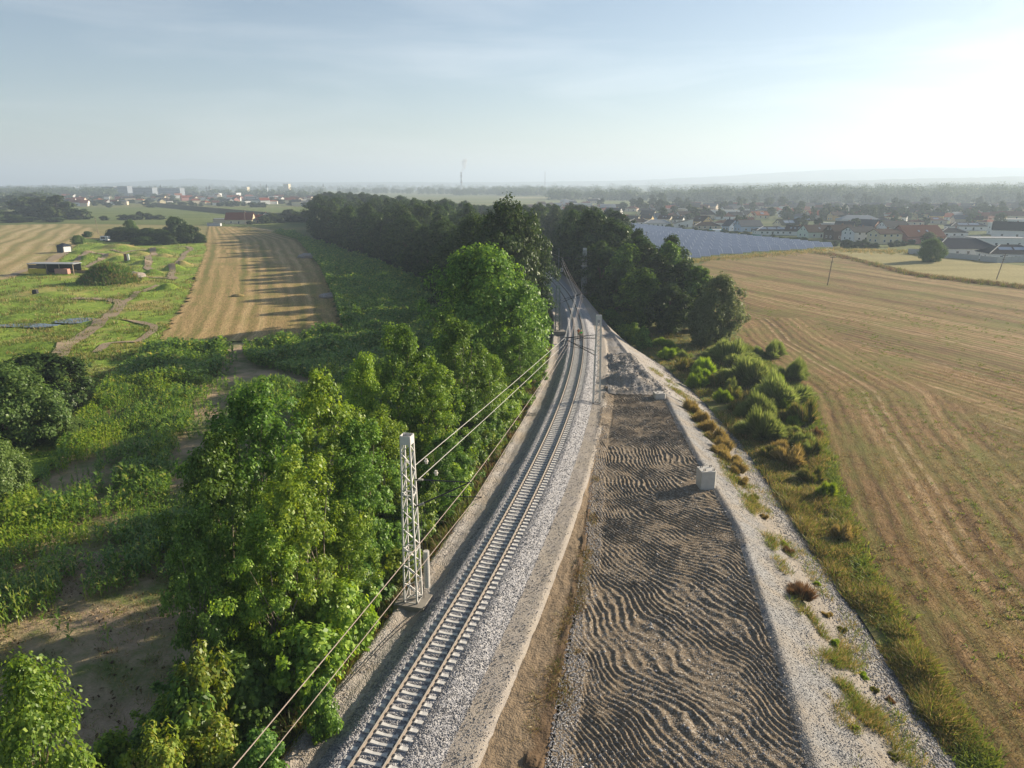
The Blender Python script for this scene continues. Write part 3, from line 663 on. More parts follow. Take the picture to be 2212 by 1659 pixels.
# hills on the skyline
def hills(name, r0, r1, skyline, mat, wob):
    us = np.linspace(-700, 2900, 260); vs = np.interp(us, [p[0] for p in skyline], [p[1] for p in skyline])
    x = (us - 1106) / FPX; az = np.arctan2(x, math.cos(PITCH) + (829.5 - 398) / FPX * math.sin(PITCH))
    y = (829.5 - vs) / FPX; dz = -math.sin(PITCH) + y * math.cos(PITCH); hd = np.hypot(x, math.cos(PITCH) + y * math.sin(PITCH))
    top = CAM_H + dz / hd * r0
    top = top + wob * (fbm(us * .02, us * 0 + r0, 3) + 0.35 * pn(us * .2, us * 0 + 3))
    prof_ = [(-1400, 0.0), (-900, .35), (-500, .72), (0, 1.0), (500, 1.0), (r1 - r0, .85)]
    Vv = []; m = len(us)
    for k, (dr, q) in enumerate(prof_):
        rr = r0 + dr; jit = wob * 0.5 * pn(us * .05 + 10 * k, us * 0 + k * 3.3) * (0 if k == 0 else 1)
        Vv.append(np.stack([np.sin(az) * rr, np.cos(az) * rr, np.where(k == 0, -1.0, np.maximum(top * q, -1.0) + jit)], 1))
    Vv = np.concatenate(Vv); i = np.arange((len(prof_) - 1) * m).reshape(-1, m)[:, :-1].ravel()
    return tag(link(name, np_mesh(name, Vv, np.stack([i, i + 1, i + m + 1, i + m], 1), [mat], smooth=True)), kind='structure')
M['hill'] = grass_mat('hill_woods', [(0.35, (0.03, 0.05, 0.02)), (0.55, (0.06, 0.08, 0.03)), (0.72, (0.22, 0.2, 0.1))], 0.002)
hills('hills', 8200, 9800, [(-700, 404), (0, 402), (200, 397), (330, 390), (400, 386), (470, 388), (560, 392), (700, 394), (850, 393), (1000, 394), (1100, 393), (1200, 392), (1350, 390), (1450, 386), (1600, 378), (1700, 371), (1800, 366), (1900, 364), (2000, 362), (2212, 362), (2900, 366)], M['hill'], 7)
hills('hills', 5200, 6000, [(-700, 409), (600, 407), (1000, 404), (1300, 402), (1500, 398), (1700, 393), (1900, 388), (2050, 384), (2212, 381), (2900, 378)], M['hill'], 6)

# ================================================================== RAILWAY
def frame_at(Y):
    s = float(slope(Y)); a = math.atan2(1, s)       # heading
    return float(xc(Y)), a
# arc length table
_ty = np.arange(16, 520, 0.1); _tx = xc(_ty); _ts = np.concatenate([[0], np.cumsum(np.hypot(np.diff(_tx), np.diff(_ty)))])
track = empty('railway_track', (float(xc(27)), 27, 4.6))
tag(track, 'single railway track on grey concrete sleepers curving away along the embankment', 'railway track')
def rail_mesh(off):
    ys = rows(17, 420, 0.8, 0.006); x0 = xc(ys); s = slope(ys); L = np.hypot(1, s)
    nx, ny = 1 / L, -s / L
    sec = [(-.07, 4.83), (.07, 4.83), (.07, 4.845), (.012, 4.87), (.012, 4.945), (.036, 4.955), (.036, 4.993), (.03, 5.0), (-.03, 5.0), (-.036, 4.993), (-.036, 4.955), (-.012, 4.945), (-.012, 4.87), (-.07, 4.845)]
    k = len(sec); Vv = []
    for dx, z in sec: Vv.append(np.stack([x0 + nx * (off + dx), ys + ny * (off + dx), np.full(len(ys), z)], 1))
    Vv = np.stack(Vv, 1).reshape(-1, 3); Fq = []; mi = []
    for j in range(k):
        i = np.arange(len(ys) - 1) * k
        Fq.append(np.stack([i + j, i + k + j, i + k + (j + 1) % k, i + (j + 1) % k], 1)); mi.append(np.full(len(i), 1 if j == 7 else 0))
    return np_mesh('rail', Vv - np.array(track.location), np.concatenate(Fq), [M['rail_side'], M['rail_top']], np.concatenate(mi))
for off in (-.75, .75): link('rail', rail_mesh(off), track)

def sleeper_geo():
    xs = [-1.3, -1.02, -.82, -.68, -.45, -.2, .2, .45, .68, .82, 1.02, 1.3]
    zt_ = [.0, .0, .045, .045, .01, -.02, -.02, .01, .045, .045, .0, .0]; w = [.13, .13, .135, .13, .11, .095, .095, .11, .13, .135, .13, .13]
    vs = []; fs = []
    for x, z, h in zip(xs, zt_, w): vs += [(x, -h, -.2), (x, h, -.2), (x, h * .86, z), (x, -h * .86, z)]
    for i in range(len(xs) - 1):
        b = i * 4
        for j in range(4): fs.append((b + j, b + (j + 1) % 4, b + 4 + (j + 1) % 4, b + 4 + j))
    fs += [(3, 2, 1, 0), tuple(len(vs) - 4 + j for j in range(4))]
    mi = [0] * len(fs)
    for sx in (-1, 1):
        for dx in (-.115, .115):
            b = len(vs); cx = sx * .75 + dx
            for z in (.045, .085):
                for px, py in ((-.05, -.09), (.05, -.09), (.05, .09), (-.05, .09)): vs.append((cx + px, py, z))
            for f in [(4, 5, 6, 7), (0, 1, 5, 4), (1, 2, 6, 5), (2, 3, 7, 6), (3, 0, 4, 7)]: fs.append(tuple(b + q for q in f)); mi.append(1)
    return vs, fs, mi
_sv, _sf, _sm = sleeper_geo()
sl_me = bpy.data.meshes.new('sleeper'); sl_me.from_pydata(_sv, [], _sf); sl_me.materials.append(M['sleeper']); sl_me.materials.append(M['dark_steel'])
sl_me.polygons.foreach_set('material_index', _sm); sl_me.update()
_sa = np.array(_sv)
_k0 = float(np.interp(26.0, _ty, _ts)); RV = []; RF = []; RM = []
for k in range(430):
    s_ = _k0 + k * 0.61
    y = float(np.interp(s_, _ts, _ty)); x, a = frame_at(y); a -= math.pi / 2
    a += random.uniform(-.006, .006)
    loc = Vector((x, y, 4.79)) - track.location
    if k < 100: link('sleeper', sl_me, track, loc, a)
    elif y < 270:
        ca, sa = math.cos(a), math.sin(a); b = len(RV)
        RV += [(v[0] * ca - v[1] * sa + loc.x, v[0] * sa + v[1] * ca + loc.y, v[2] + loc.z) for v in _sv]
        RF += [tuple(i + b for i in f) for f in _sf]; RM += _sm
me = bpy.data.meshes.new('sleeper_row'); me.from_pydata(RV, [], RF); me.materials.append(M['sleeper']); me.materials.append(M['dark_steel'])
me.polygons.foreach_set('material_index', RM); me.update()
tag(link('sleeper_row', me, track), kind='stuff')

# loose stones on ballast, gravel and platform
def stones(name, X, Y, Z, size, mats, midx=None, kind='stuff'):
    n = len(X); r = rng
    base = np.array([(1, 0, 0), (0, 1, 0), (-1, 0, 0), (0, -1, 0), (0, 0, .8), (0, 0, -.8)], float)
    sc = size[:, None] * r.uniform(0.6, 1.3, (n, 3)); ang = r.uniform(0, 2 * math.pi, n)
    Vv = base[None] * (1 + r.uniform(-.25, .25, (n, 6, 1))) * sc[:, None, :]
    ca, sa = np.cos(ang)[:, None], np.sin(ang)[:, None]
    tx = r.uniform(-.5, .5, (n, 1))
    x = Vv[..., 0] * ca - Vv[..., 1] * sa; y = Vv[..., 0] * sa + Vv[..., 1] * ca; z = Vv[..., 2] + x * tx
    P = np.stack([x + X[:, None], y + Y[:, None], z + Z[:, None]], 2).reshape(-1, 3)
    f = np.array([(0, 1, 4), (1, 2, 4), (2, 3, 4), (3, 0, 4), (1, 0, 5), (2, 1, 5), (3, 2, 5), (0, 3, 5)])
    Fc = (f[None] + (np.arange(n) * 6)[:, None, None]).reshape(-1, 3)
    mi = np.repeat(midx if midx is not None else r.integers(0, len(mats), n), 8)
    return tag(link(name, np_mesh(name, P, Fc, mats, mi)), kind=kind)
SM = [flat('grey_stone', (0.25, 0.25, 0.265), 0.85), flat('pale_stone', (0.42, 0.41, 0.40), 0.85), flat('dark_stone', (0.16, 0.165, 0.18), 0.85), flat('tan_stone', (0.27, 0.24, 0.20), 0.85)]
def ypick(n, y0, y1, p=2.0):     # denser near the camera
    u = rng.random(n); return (y0 ** (1 - p) + u * (y1 ** (1 - p) - y0 ** (1 - p))) ** (1 / (1 - p))
n = 52000; Y = ypick(n, 22, 130, 1.7); X = xc(Y) + rng.uniform(-2.75, 3.1, n)
_s = np.interp(Y, _ty, _ts) - _k0; ph = (_s / 0.61) % 1.0; o_ = X - xc(Y)
keep = ~((np.abs(o_) < 1.33) & ((ph < .26) | (ph > .74))) & ~(np.abs(np.abs(o_) - .75) < .1)
X, Y = X[keep], Y[keep]
stones('ballast_stones', X, Y, zt(X, Y) + rng.uniform(-.01, .035, len(X)) - .06 * (np.abs(X - xc(Y)) < 1.42), rng.uniform(.025, .055, len(X)), SM[:3])
n = 30000; Y = ypick(n, 22, 130, 1.6); t = rng.random(n) ** 0.75; X = fPR(Y) - .3 + (fTE(Y) + .5 - fPR(Y)) * t
size = rng.uniform(.03, .06, n) * (0.7 + 1.1 * t ** 2); k = (t < .36) | (t > .66) | (rng.random(n) < .3); X, Y, size = X[k], Y[k], size[k]
stones('slope_stones', X, Y, slope_h(X, Y) + .015, size, SM)
n = 26000; Y = ypick(n, 22, 92, 1.7); X = fPL(Y) + (fPR(Y) - fPL(Y)) * rng.random(n); size = np.where(rng.random(n) < .05, rng.uniform(.06, .12, n), rng.uniform(.02, .05, n))
k = fbm(X * .35, Y * .35) > -0.12; X, Y, size = X[k], Y[k], size[k]
stones('platform_stones', X, Y, zt(X, Y) + ridges(X, Y) + 0.10 * fbm(X * .22, Y * .22, 2) + .01, size, SM, rng.choice([0, 1, 2, 3, 3], len(X)))
n = 9000; Y = ypick(n, 22, 100, 1.6); X = xc(Y) + rng.choice([-1, 1], n) * 0 + np.where(rng.random(n) < .6, rng.uniform(-4.75, -3.6, n), rng.uniform(3.0, 4.6, n))
stones('verge_stones', X, Y, zt(X, Y) + .02, rng.uniform(.02, .05, n), SM)
n = 7000; Y = ypick(n, 22, 92, 1.6); X = fPL(Y) + rng.uniform(-.2, 1.1, n) ; X2 = xc(Y) * 0 + fPL(Y); stones('edge_stones', X, Y, zt(X, Y) + .05, rng.uniform(.025, .06, n), SM[:2])

n = 4500; Y = rng.uniform(92, 113, n); X = fPL(Y) + (fPR(Y) + 1 - fPL(Y)) * rng.random(n); stones('heap_stones', X, Y, yard_h(X, Y) + .02, rng.uniform(.03, .075, n) * rng.choice([1, 1, 1, 1, 2], n), SM)
# ------------------------------------------------------------------ overhead line masts
def beam(mb, p0, p1, w, m=0): mb.tube(p0, p1, w, w, 4, m)
def lattice(h, b, t, wleg=.07, wd=.038, bay=.62, m='mast_steel'):
    mb = MB()
    def c(z, i):
        k = z / h; s_ = b + (t - b) * k; sx, sy = ((-1, -1), (1, -1), (1, 1), (-1, 1))[i]
        return (sx * s_ / 2, sy * s_ / 2, z)
    for i in range(4): beam(mb, c(0, i), c(h, i), wleg)
    z = 0.25; k = 0
    while z + bay < h - .5:
        for i in range(4):
            j = (i + 1) % 4
            a, d = (i, j) if (k + i) % 2 == 0 else (j, i)
            beam(mb, c(z, a), c(z + bay, d), wd)
        z += bay; k += 1
    for zz in (0.12, h * .33, h * .66):
        for i in range(4): beam(mb, c(zz, i), c(zz, (i + 1) % 4), wd * 1.2)
    for i in range(4):          # plated collar at the head
        a, d = c(h, i), c(h, (i + 1) % 4); e, f = c(h - .55, i), c(h - .55, (i + 1) % 4)
        off = Vector(((a[0] + d[0]) / 2, (a[1] + d[1]) / 2, 0)).normalized() * .058
        q = [Vector(p) + off for p in (e, f, d, a)]; r = [Vector(p) + off * .6 for p in (e, f, d, a)]
        mb.add([*q, *r], [(0, 1, 2, 3), (7, 6, 5, 4), (0, 4, 5, 1), (1, 5, 6, 2), (2, 6, 7, 3), (3, 7, 4, 0)])
    return mb
def mast(base, h, b, t, rz, label, arms, side, mat='mast_steel', weights=True, foot=(1.7, 1.5, .5), bay=.62):
    """side: +1 when the arms reach towards +X; arms: list of (z root, tip point world, kind)"""
    r = empty('catenary_mast', base, rz); tag(r, label, 'catenary mast', 'lattice masts of the overhead line')
    inv = Matrix.Translation(Vector(base)) @ Matrix.Rotation(rz, 4, 'Z'); inv.invert()
    lattice(h, b, t, m=mat, bay=bay).build('lattice_frame', M[mat], r)
    f = MB().box((0, 0, -.12), (foot[0], foot[1], foot[2]), 0, 0, .94)
    fo = f.build('foundation', M['concrete' if mat == 'mast_steel' and side < 0 else 'old_concrete'], r)
    for sx in (-1, 1):
        for sy in (-1, 1): MB().tube((sx * b / 2 * 1.02, sy * b / 2 * 1.02, .1), (sx * b / 2 * 1.02, sy * b / 2 * 1.02, .3), .06, .05, 6).build('anchor_bolt', M['dark_steel'], fo)
    for k, (z1, z2, tip, contact) in enumerate(arms):
        tl = inv @ Vector(tip); cl = inv @ Vector(contact)
        dirv = Vector((tl.x, tl.y, 0)).normalized(); s0 = dirv * (t / 2 + .12)
        a = MB()
        up = Vector((s0.x, s0.y, z1)); lo = Vector((s0.x, s0.y, z2))
        a.tube(up, tl + dirv * .15, .045, .04, 6); a.tube(lo, tl, .055, .05, 6)
        mid = lo.lerp(tl, .45); reg = cl + dirv * .55 + Vector((0, 0, .28))
        a.tube(mid, reg, .035, .03, 6); a.tube(up.lerp(tl, .3), mid, .018, .018, 5)
        a.tube(reg, cl + Vector((0, 0, .06)), .02, .02, 5)
        arm = a.build('cantilever_arm', M['dark_steel'], r)
        for q0, q1 in ((up, tl), (lo, tl)):
            ins = MB(); ins.tube(q0.lerp(q1, .05), q0.lerp(q1, .15), .05, .05, 6)
            for j in range(5):
                p = q0.lerp(q1, .06 + .02 * j); ins.tube(p, p + (q1 - q0).normalized() * .03, .085, .06, 8)
            ins.build('insulator', M['insulator'], arm)
    if weights:
        w = MB(); wx = (b / 2 + .42) * side
        for j in range(16): w.tube((wx, .35, .95 + j * .16), (wx, .35, 1.09 + j * .16), .19, .19, 12)
        ww = w.build('tension_weight', M['concrete'], r)
        MB().tube((wx, .35, 3.45), (wx, .35, h * .62), .012, .012, 5).build('hanger_rope', M['dark_steel'], ww)
        MB().tube((wx - .25 * side, .35, .1), (wx - .25 * side, .35, h * .55), .02, .02, 5).build('guide_rod', M['dark_steel'], r)
    return r
def over(Y, dz, off=0.0): return (float(xc(Y)) + off, Y, RAIL_Z + dz)
x1, y1 = G(893, 1300, 4.3); x2, y2 = G(1288, 872, 4.2); x3, y3 = G(1204, 723, 4.2); x4, y4 = G(1261, 632, 4.1); x5, y5 = G(1206.5, 597, 4.1)
M1 = mast((x1, y1, 4.35), 11.3, .86, .56, R(-14), 'tall pale lattice mast in the left foreground, rising in front of the trees', [(8.4, 6.6, over(y1, 7.55, .05), over(y1, 6.3, .25))], 1, foot=(2.1, 1.8, .5))
M2 = mast((x2, y2, 4.2), 11.0, .80, .50, R(2), 'grey lattice mast right of the track, in front of the gravel heaps', [(8.6, 8.2, over(y2, 7.45, -.5), over(y2, 6.6, -.6)), (6.6, 6.1, over(y2 + .6, 6.95, -.1), over(y2 + .6, 6.15, -.2))], -1, weights=False, foot=(1.6, 1.6, .3))
M3 = mast((x3, y3, 4.45), 8.6, .80, .55, R(8), 'dark greenish lattice mast on a pale concrete block at the left of the bend', [(6.0, 5.4, over(y3, 6.6, .4), over(y3, 5.7, .6))], -1, 'grey_mast', False, foot=(2.9, 2.0, 1.2))
M4 = mast((x4, y4, 4.1), 11.0, .90, .60, R(20), 'blue-grey lattice mast with hanging weights, right of the bend before the wood', [(8.9, 7.9, over(y4, 7.7, -.2), over(y4, 6.5, -.2))], 1, 'mast_steel', True, foot=(1.6, 1.6, .3))
for nm, m_ in (('collar_plate', M4),):
    for zz in (6.6, 8.0): MB().box((0, 0, zz), (1.35, 1.15, .16)).build(nm, M['mast_steel'], m_)
# concrete pole with the K board
p5 = empty('concrete_pole', (x5, y5, 4.1)); tag(p5, 'slim dark pole with a white letter board at the far end of the visible track', 'pole')
MB().tube((0, 0, -.2), (0, 0, 8.2), .17, .11, 10).build('pole_shaft', M['grey_mast'], p5)
MB().box((0, 0, -.05), (.9, .9, .4)).build('foundation', M['old_concrete'], p5)
b5 = MB().box((.85, -.12, 1.9), (.72, .05, 1.15)).build('letter_board', M['white'], p5)
kk = MB(); yk = -.16
kk.box((.72, yk, 1.9), (.13, .03, .66)).tube((.78, yk, 1.88), (1.0, yk, 2.22), .055, .055, 4).tube((.78, yk, 1.92), (1.0, yk, 1.58), .055, .055, 4)
kk.build('letter', M['black'], b5)
MB().tube((.1, 0, 1.9), (.5, -.1, 1.9), .03, .03, 6).build('bracket', M['grey_mast'], p5)

# wires
def wire(name, pts, r, mat, label, sag=.25):
    mb = MB(); P = []
    for a, b in zip(pts[:-1], pts[1:]):
        a, b = Vector(a), Vector(b)
        for k in range(10):
            t = k / 10; p = a.lerp(b, t); p.z -= sag * 4 * t * (1 - t); P.append(p)
    P.append(Vector(pts[-1]))
    for a, b in zip(P[:-1], P[1:]): mb.tube(a, b, r, r, 5, 0, False)
    return tag(mb.build(name, mat), label, 'overhead wire', 'wires of the overhead line')
sup_c = [over(-12, 6.2), over(y1, 6.3, .25), over(y2 + .6, 6.15, -.2), over(y3, 5.7, .6), over(y4, 6.5, -.2), over(y5 + 20, 6.2), over(290, 6.2)]
sup_m = [over(-12, 7.5), over(y1, 7.55, .05), over(y2 + .6, 6.95, -.1), over(y3, 6.6, .4), over(y4, 7.7, -.2), over(y5 + 20, 7.3), over(290, 7.3)]
wire('contact_wire', sup_c, .016, M['copper'], 'lower copper wire hung over the middle of the track', .05)
wire('messenger_wire', sup_m, .019, M['copper'], 'upper copper wire running directly above the contact wire', .35)
a1 = Vector((x1 + .35, y1 + .2, 0))
wire('tension_wire', [(a1.x, a1.y, 13.75 - .2), over(y2, 7.45, -.5), over(y3 - 2, 7.0, -.6), over(y4 - 2, 7.6, -.5)], .02, M['alu_wire'], 'topmost bright wire stretched from the foreground mast to the next mast', .12)
wire('tension_wire', [(a1.x + .15, a1.y, 12.6), over(y2, 6.6, -.6), over(y3 - 2, 6.0, -.6), over(y4 - 2, 6.6, -.6)], .02, M['alu_wire'], 'second bright wire from the foreground mast, just below the topmost one', .12)
for (px, py, pz) in [(a1.x + .95, a1.y + 1.2, 13.4), (a1.x + 1.5, a1.y + 1.6, 12.45)]:
    o = MB().tube((0, 0, -.16), (0, 0, .16), .09, .09, 8).tube((0, 0, -.02), (0, 0, .02), .15, .15, 10).build('wire_insulator', M['insulator'])
    o.location = (px - .35, py, pz)
    tag(o, ('upper' if pz > 13 else 'lower') + ' glass insulator on the bright wires beside the foreground mast', 'insulator', 'insulators at the foreground mast')
wire('return_wire', [(float(xc(22)) + 30 * 0 - 4.7, 24, 4.45), (float(xc(37)) - 3.4, 37.6, 4.42), (x1 + .9, y1 - .8, 4.5)], .03, M['black'], 'thin black cable lying on the ground at the foot of the foreground mast', -.02)
# concrete foundation blocks waiting for new masts
def block(px, z, w, h, rz, label):
    x, y = px; r = empty('foundation_block', (x, y, z), rz); tag(r, label, 'concrete block', 'new mast foundations on the platform edge')
    mb = MB(); p = [(-w / 2, -w / 2), (w / 2 - .12, -w / 2), (w / 2, -w / 2 + .12), (w / 2, w / 2), (-w / 2, w / 2)]
    mb.prism(p, -.8, h); mb.build('block', M['concrete'], r)
    for sx in (-1, 1):
        for sy in (-1, 1):
            [MB().tube((sx * .42 + d_, sy * .42, h - .05), (sx * .42 + d_, sy * .42, h + .2), .035, .035, 6).build('anchor_bolt', M['dark_steel'], r) for d_ in (0, .14)]
block(G(1524, 1051, 3.7), 3.65, 1.38, 1.75, R(6), 'tall pale concrete block standing on the edge of the ridged dirt')
block(G(1424, 857, 3.9), 3.7, 1.35, .78, R(4), 'low pale concrete block half sunk beside the gravel heaps')

# ------------------------------------------------------------------ two track workers
def mat_plain(n, c, r=.8): return flat(n, c, r, 0, .08)
SK = mat_plain('skin', (.42, .25, .17)); HV = mat_plain('lime_vest', (.30, .62, .06)); HG = mat_plain('green_shirt', (.05, .42, .06)); OR = mat_plain('orange_shirt', (.55, .17, .05))
GR = mat_plain('grey_trousers', (.09, .09, .10)); GS = mat_plain('dark_green_shorts', (.05, .09, .05)); HM = mat_plain('yellow_helmet', (.70, .60, .22), .4); WH = mat_plain('white_helmet', (.72, .62, .5), .4); BT = mat_plain('work_boots', (.05, .04, .035))
def skin_body(name, nodes, edges, mat, parent, lv=1):
    me = bpy.data.meshes.new(name); me.from_pydata([n_[0] for n_ in nodes], edges, []); me.materials.append(mat)
    o = link(name, me, parent); sk = o.modifiers.new('skin', 'SKIN'); sk.use_smooth_shade = True
    sb = o.modifiers.new('sub', 'SUBSURF'); sb.levels = lv; sb.render_levels = lv
    for i, d in enumerate(me.skin_vertices[0].data):
        q = nodes[i][1]; d.radius = (q, q) if not isinstance(q, tuple) else q; d.use_root = (i == 0)
    return o
def person(loc, rz, label, vest, legs, helmet, long_legs, arm_r, arm_l, lean):
    r = empty('person', loc, rz); tag(r, label, 'person', 'workers standing between the rails')
    N = []; E = []
    def add(p, rad, par=None):
        N.append((p, rad)); i = len(N) - 1
        if par is not None: E.append((par, i))
        return i
    pel = add((0, 0, .95), (.15, .11)); wa = add((0, lean * .4, 1.12), (.14, .10), pel); ch = add((0, lean, 1.34), (.17, .12), wa)
    nk = add((0, lean * 1.3, 1.50), .055, ch); hd = add((0, lean * 1.5 + .01, 1.60), (.075, .09), nk); tp = add((0, lean * 1.5 + .01, 1.72), (.07, .085), hd)
    add((0, lean * 1.5 + .115, 1.63), .016, hd); add((.08, lean * 1.5, 1.64), .018, hd); add((-.08, lean * 1.5, 1.64), .018, hd)   # nose, ears
    hands = []
    for s_, (el, wr) in ((1, arm_r), (-1, arm_l)):
        sh = add((s_ * .19, lean, 1.42), .065, ch); e = add(el, .045, sh); w = add(wr, .032, e)
        d = (Vector(wr) - Vector(el)).normalized(); pm = add(tuple(Vector(wr) + d * .07), (.04, .02), w)
        side = d.cross(Vector((0, 1, 0))).normalized() if abs(d.y) < .9 else Vector((1, 0, 0))
        dn = d.cross(side)
        for j, ln in enumerate((.075, .085, .08, .065)):
            b = Vector(wr) + d * .10 + side * (j - 1.5) * .021; k1 = add(tuple(b), .010, pm); k2 = add(tuple(b + d * ln * .55 + dn * .008), .009, k1); add(tuple(b + d * ln * .9 + dn * .028), .008, k2)
        t1 = add(tuple(Vector(wr) + d * .045 + side * .045), .011, pm); add(tuple(Vector(wr) + d * .09 + side * .06), .009, t1)
    for s_ in (-1, 1):
        hp = add((s_ * .10, 0, .88), .09, pel); kn = add((s_ * .12, .03, .50), .06, hp); an = add((s_ * .13, -.01, .10), .042, kn); add((s_ * .14, .13, .045), .04, an)
    skin_body('body', N, E, SK, r)
    skin_body('shirt', [((0, lean * .1, 1.0), (.165, .125)), ((0, lean * .4, 1.15), (.165, .125)), ((0, lean, 1.36), (.20, .145)), ((.20, lean, 1.43), .085), ((-.20, lean, 1.43), .085), (tuple(Vector((.20, lean, 1.43)).lerp(Vector(arm_r[0]), .7)), .066), (tuple(Vector((-.20, lean, 1.43)).lerp(Vector(arm_l[0]), .7)), .066)],
              [(0, 1), (1, 2), (2, 3), (2, 4), (3, 5), (4, 6)], vest, r)
    zk = .14 if long_legs else .52
    skin_body('trousers', [((0, 0, .96), (.165, .13)), ((.105, 0, .84), .105), ((.12, .03, .56), .085), ((.125, 0, zk), .07), ((-.105, 0, .84), .105), ((-.12, .03, .56), .085), ((-.125, 0, zk), .07)], [(0, 1), (1, 2), (2, 3), (0, 4), (4, 5), (5, 6)], legs, r)
    hm = MB(); cyy = lean * 1.5 + .01
    prev = None; n = 10
    for q, rad in ((1.69, .125), (1.73, .12), (1.79, .095), (1.825, .03)):
        ring = [(rad * math.cos(2 * math.pi * i / n), cyy + rad * 1.1 * math.sin(2 * math.pi * i / n), q) for i in range(n)]
        if prev: hm.add(prev + ring, [(i, (i + 1) % n, n + (i + 1) % n, n + i) for i in range(n)])
        prev = ring
    hm.add(prev, [tuple(range(n))]); hm.box((0, cyy + .14, 1.69), (.15, .08, .015)); hm.build('helmet', helmet, r, True)
    for s_ in (-1, 1): MB().box((s_ * .135, .05, .05), (.105, .28, .11), 0, 0, .8).build('boot', BT, r)
    return r
pxx, pyy = G(1254.2, 734.5, 4.82)
person((pxx, pyy, 4.8), R(200), 'worker in grey trousers and a lime-green vest, nearer of the two on the track', HG, GR, HM, True, ((.30, .14, 1.22), (.16, .36, 1.14)), ((-.32, .05, 1.16), (-.27, .20, .95)), .05)
pxx, pyy = G(1251.3, 731.5, 4.82)
person((pxx - .1, pyy + .3, 4.8), R(150), 'worker in an orange shirt and dark shorts, farther of the two on the track', OR, GS, WH, False, ((.28, .16, 1.18), (.12, .32, 1.05)), ((-.30, .12, 1.18), (-.16, .34, 1.08)), .08)

# ================================================================== VEGETATION
def leaf_cloud(C, rad, flat_, per, size, g, up=0.55, out=0.6, center=None, narrow=0.6):
    """quads (leaf sprays) around clump centres C; returns V,F"""
    m = len(C); n = m * per
    d = g.normal(size=(n, 3)); d /= np.linalg.norm(d, axis=1)[:, None]
    rr = g.random(n) ** 0.45; idx = np.repeat(np.arange(m), per)
    rad = np.broadcast_to(np.asarray(rad, float), (m,))[idx]
    P = C[idx] + d * (rad * rr)[:, None] * np.array([1, 1, flat_])
    ctr = np.zeros(3) if center is None else np.asarray(center)
    o = P - ctr; o /= np.linalg.norm(o, axis=1)[:, None] + 1e-6
    N = d * 0.5 + o * out + np.array([0, 0, up]) + g.normal(scale=.45, size=(n, 3)); N /= np.linalg.norm(N, axis=1)[:, None]
    a = np.cross(N, g.normal(size=(n, 3))); a /= np.linalg.norm(a, axis=1)[:, None] + 1e-9; b = np.cross(N, a)
    s = size * g.uniform(.6, 1.35, n)[:, None]
    V = np.stack([P - a * s, P + b * s * narrow + N * s * .12, P + a * s, P - b * s * narrow + N * s * .12], 1)
    return V.reshape(-1, 3), np.arange(n * 4).reshape(n, 4)

def limb(mb, pts, r0, r1, n=6):
    k = len(pts) - 1
    for i in range(k):
        a = r0 + (r1 - r0) * i / k; b = r0 + (r1 - r0) * (i + 1) / k
        mb.tube(pts[i], pts[i + 1], a, b, n, 0, False)

TREES = {}
def tree_proto(key, H, R_, base, clumps, per, leaf, seed, leafm, bark='bark', shape=1.0, crad=.16, stems=1, lobes=.35, flat_=.75, top=.55):
    """crown between base*H and H, widest at `top`; builds the two shared meshes of one kind of tree"""
    g = np.random.default_rng(seed); C = []
    ph = g.uniform(0, 10, 6)
    zb = base * H
    while len(C) < clumps:
        z = g.random(); th = g.uniform(0, 2 * math.pi)
        prof = (math.sin(math.pi * min(1, (z / top * .5) if z < top else .5 + (z - top) / (1 - top) * .5)) ** (.62 / shape))
        lob = 1 + lobes * (math.sin(3 * th + ph[0] + 5 * z) * .6 + math.sin(5 * th + ph[1] - 7 * z) * .5) * .6 + lobes * pn(th * 1.3 + ph[2], z * 4 + ph[3])
        r = R_ * prof * lob * g.random() ** 0.38
        C.append((r * math.cos(th), r * math.sin(th), zb + z * (H - zb) * (1 + lobes * .22 * pn(math.cos(th) * 1.5 + ph[4], math.sin(th) * 1.5))))
    C = np.array(C)
    V, Fq = leaf_cloud(C, g.uniform(.7, 1.3, clumps) * crad * R_ * 1.35, flat_, per, leaf, g, center=(0, 0, zb + (H - zb) * .35))
    cm_ = np_mesh('crown', V, Fq, [M[leafm]])
    mb = MB()
    for s_ in range(stems):
        ox, oy = (g.normal(scale=R_ * .18), g.normal(scale=R_ * .18)) if stems > 1 else (0, 0)
        tops = C[g.integers(0, clumps)] if stems > 1 else np.array([g.normal(scale=.06 * R_), g.normal(scale=.06 * R_), H * .86])
        pts = [Vector((ox * (1 - k) * .6 + tops[0] * k * .7 + (g.normal(scale=.05 * R_) if k not in (0,) else 0), oy * (1 - k) * .6 + tops[1] * k * .7 + g.normal(scale=.03 * R_), -0.5 + (H * .84 + .5) * k)) for k in np.linspace(0, 1, 7)]
        r0 = H * .018 / (1 if stems == 1 else 1.5); limb(mb, pts, r0, r0 * .2, 8)
        for j in range(14 if stems == 1 else 6):
            c = Vector(C[g.integers(0, clumps)]); k = min(.95, max(base * .7, (c.z / H) * g.uniform(.55, .8))) * 6; i = min(5, int(k))
            p0 = pts[i].lerp(pts[i + 1], k - i); mid = p0.lerp(c, .5) + Vector((0, 0, -.04 * H * g.random()))
            limb(mb, [p0, mid, c], r0 * .42, r0 * .08, 5)
    TREES[key] = (cm_, mb.mesh('trunk', M[bark], True), H, R_)
def put_tree(key, x, y, h, w, label, cat='tree', group=None, name='tree', z=None, rz=None):
    cm_, tm, H, R_ = TREES[key]; z = gz(x, y) if z is None else z
    r = empty(name, (x, y, z - .1), random.uniform(0, 6.28) if rz is None else rz, (w / 2 / R_, w / 2 / R_, h / H))
    link('crown', cm_, r); link('trunk', tm, r)
    return tag(r, label, cat, group)

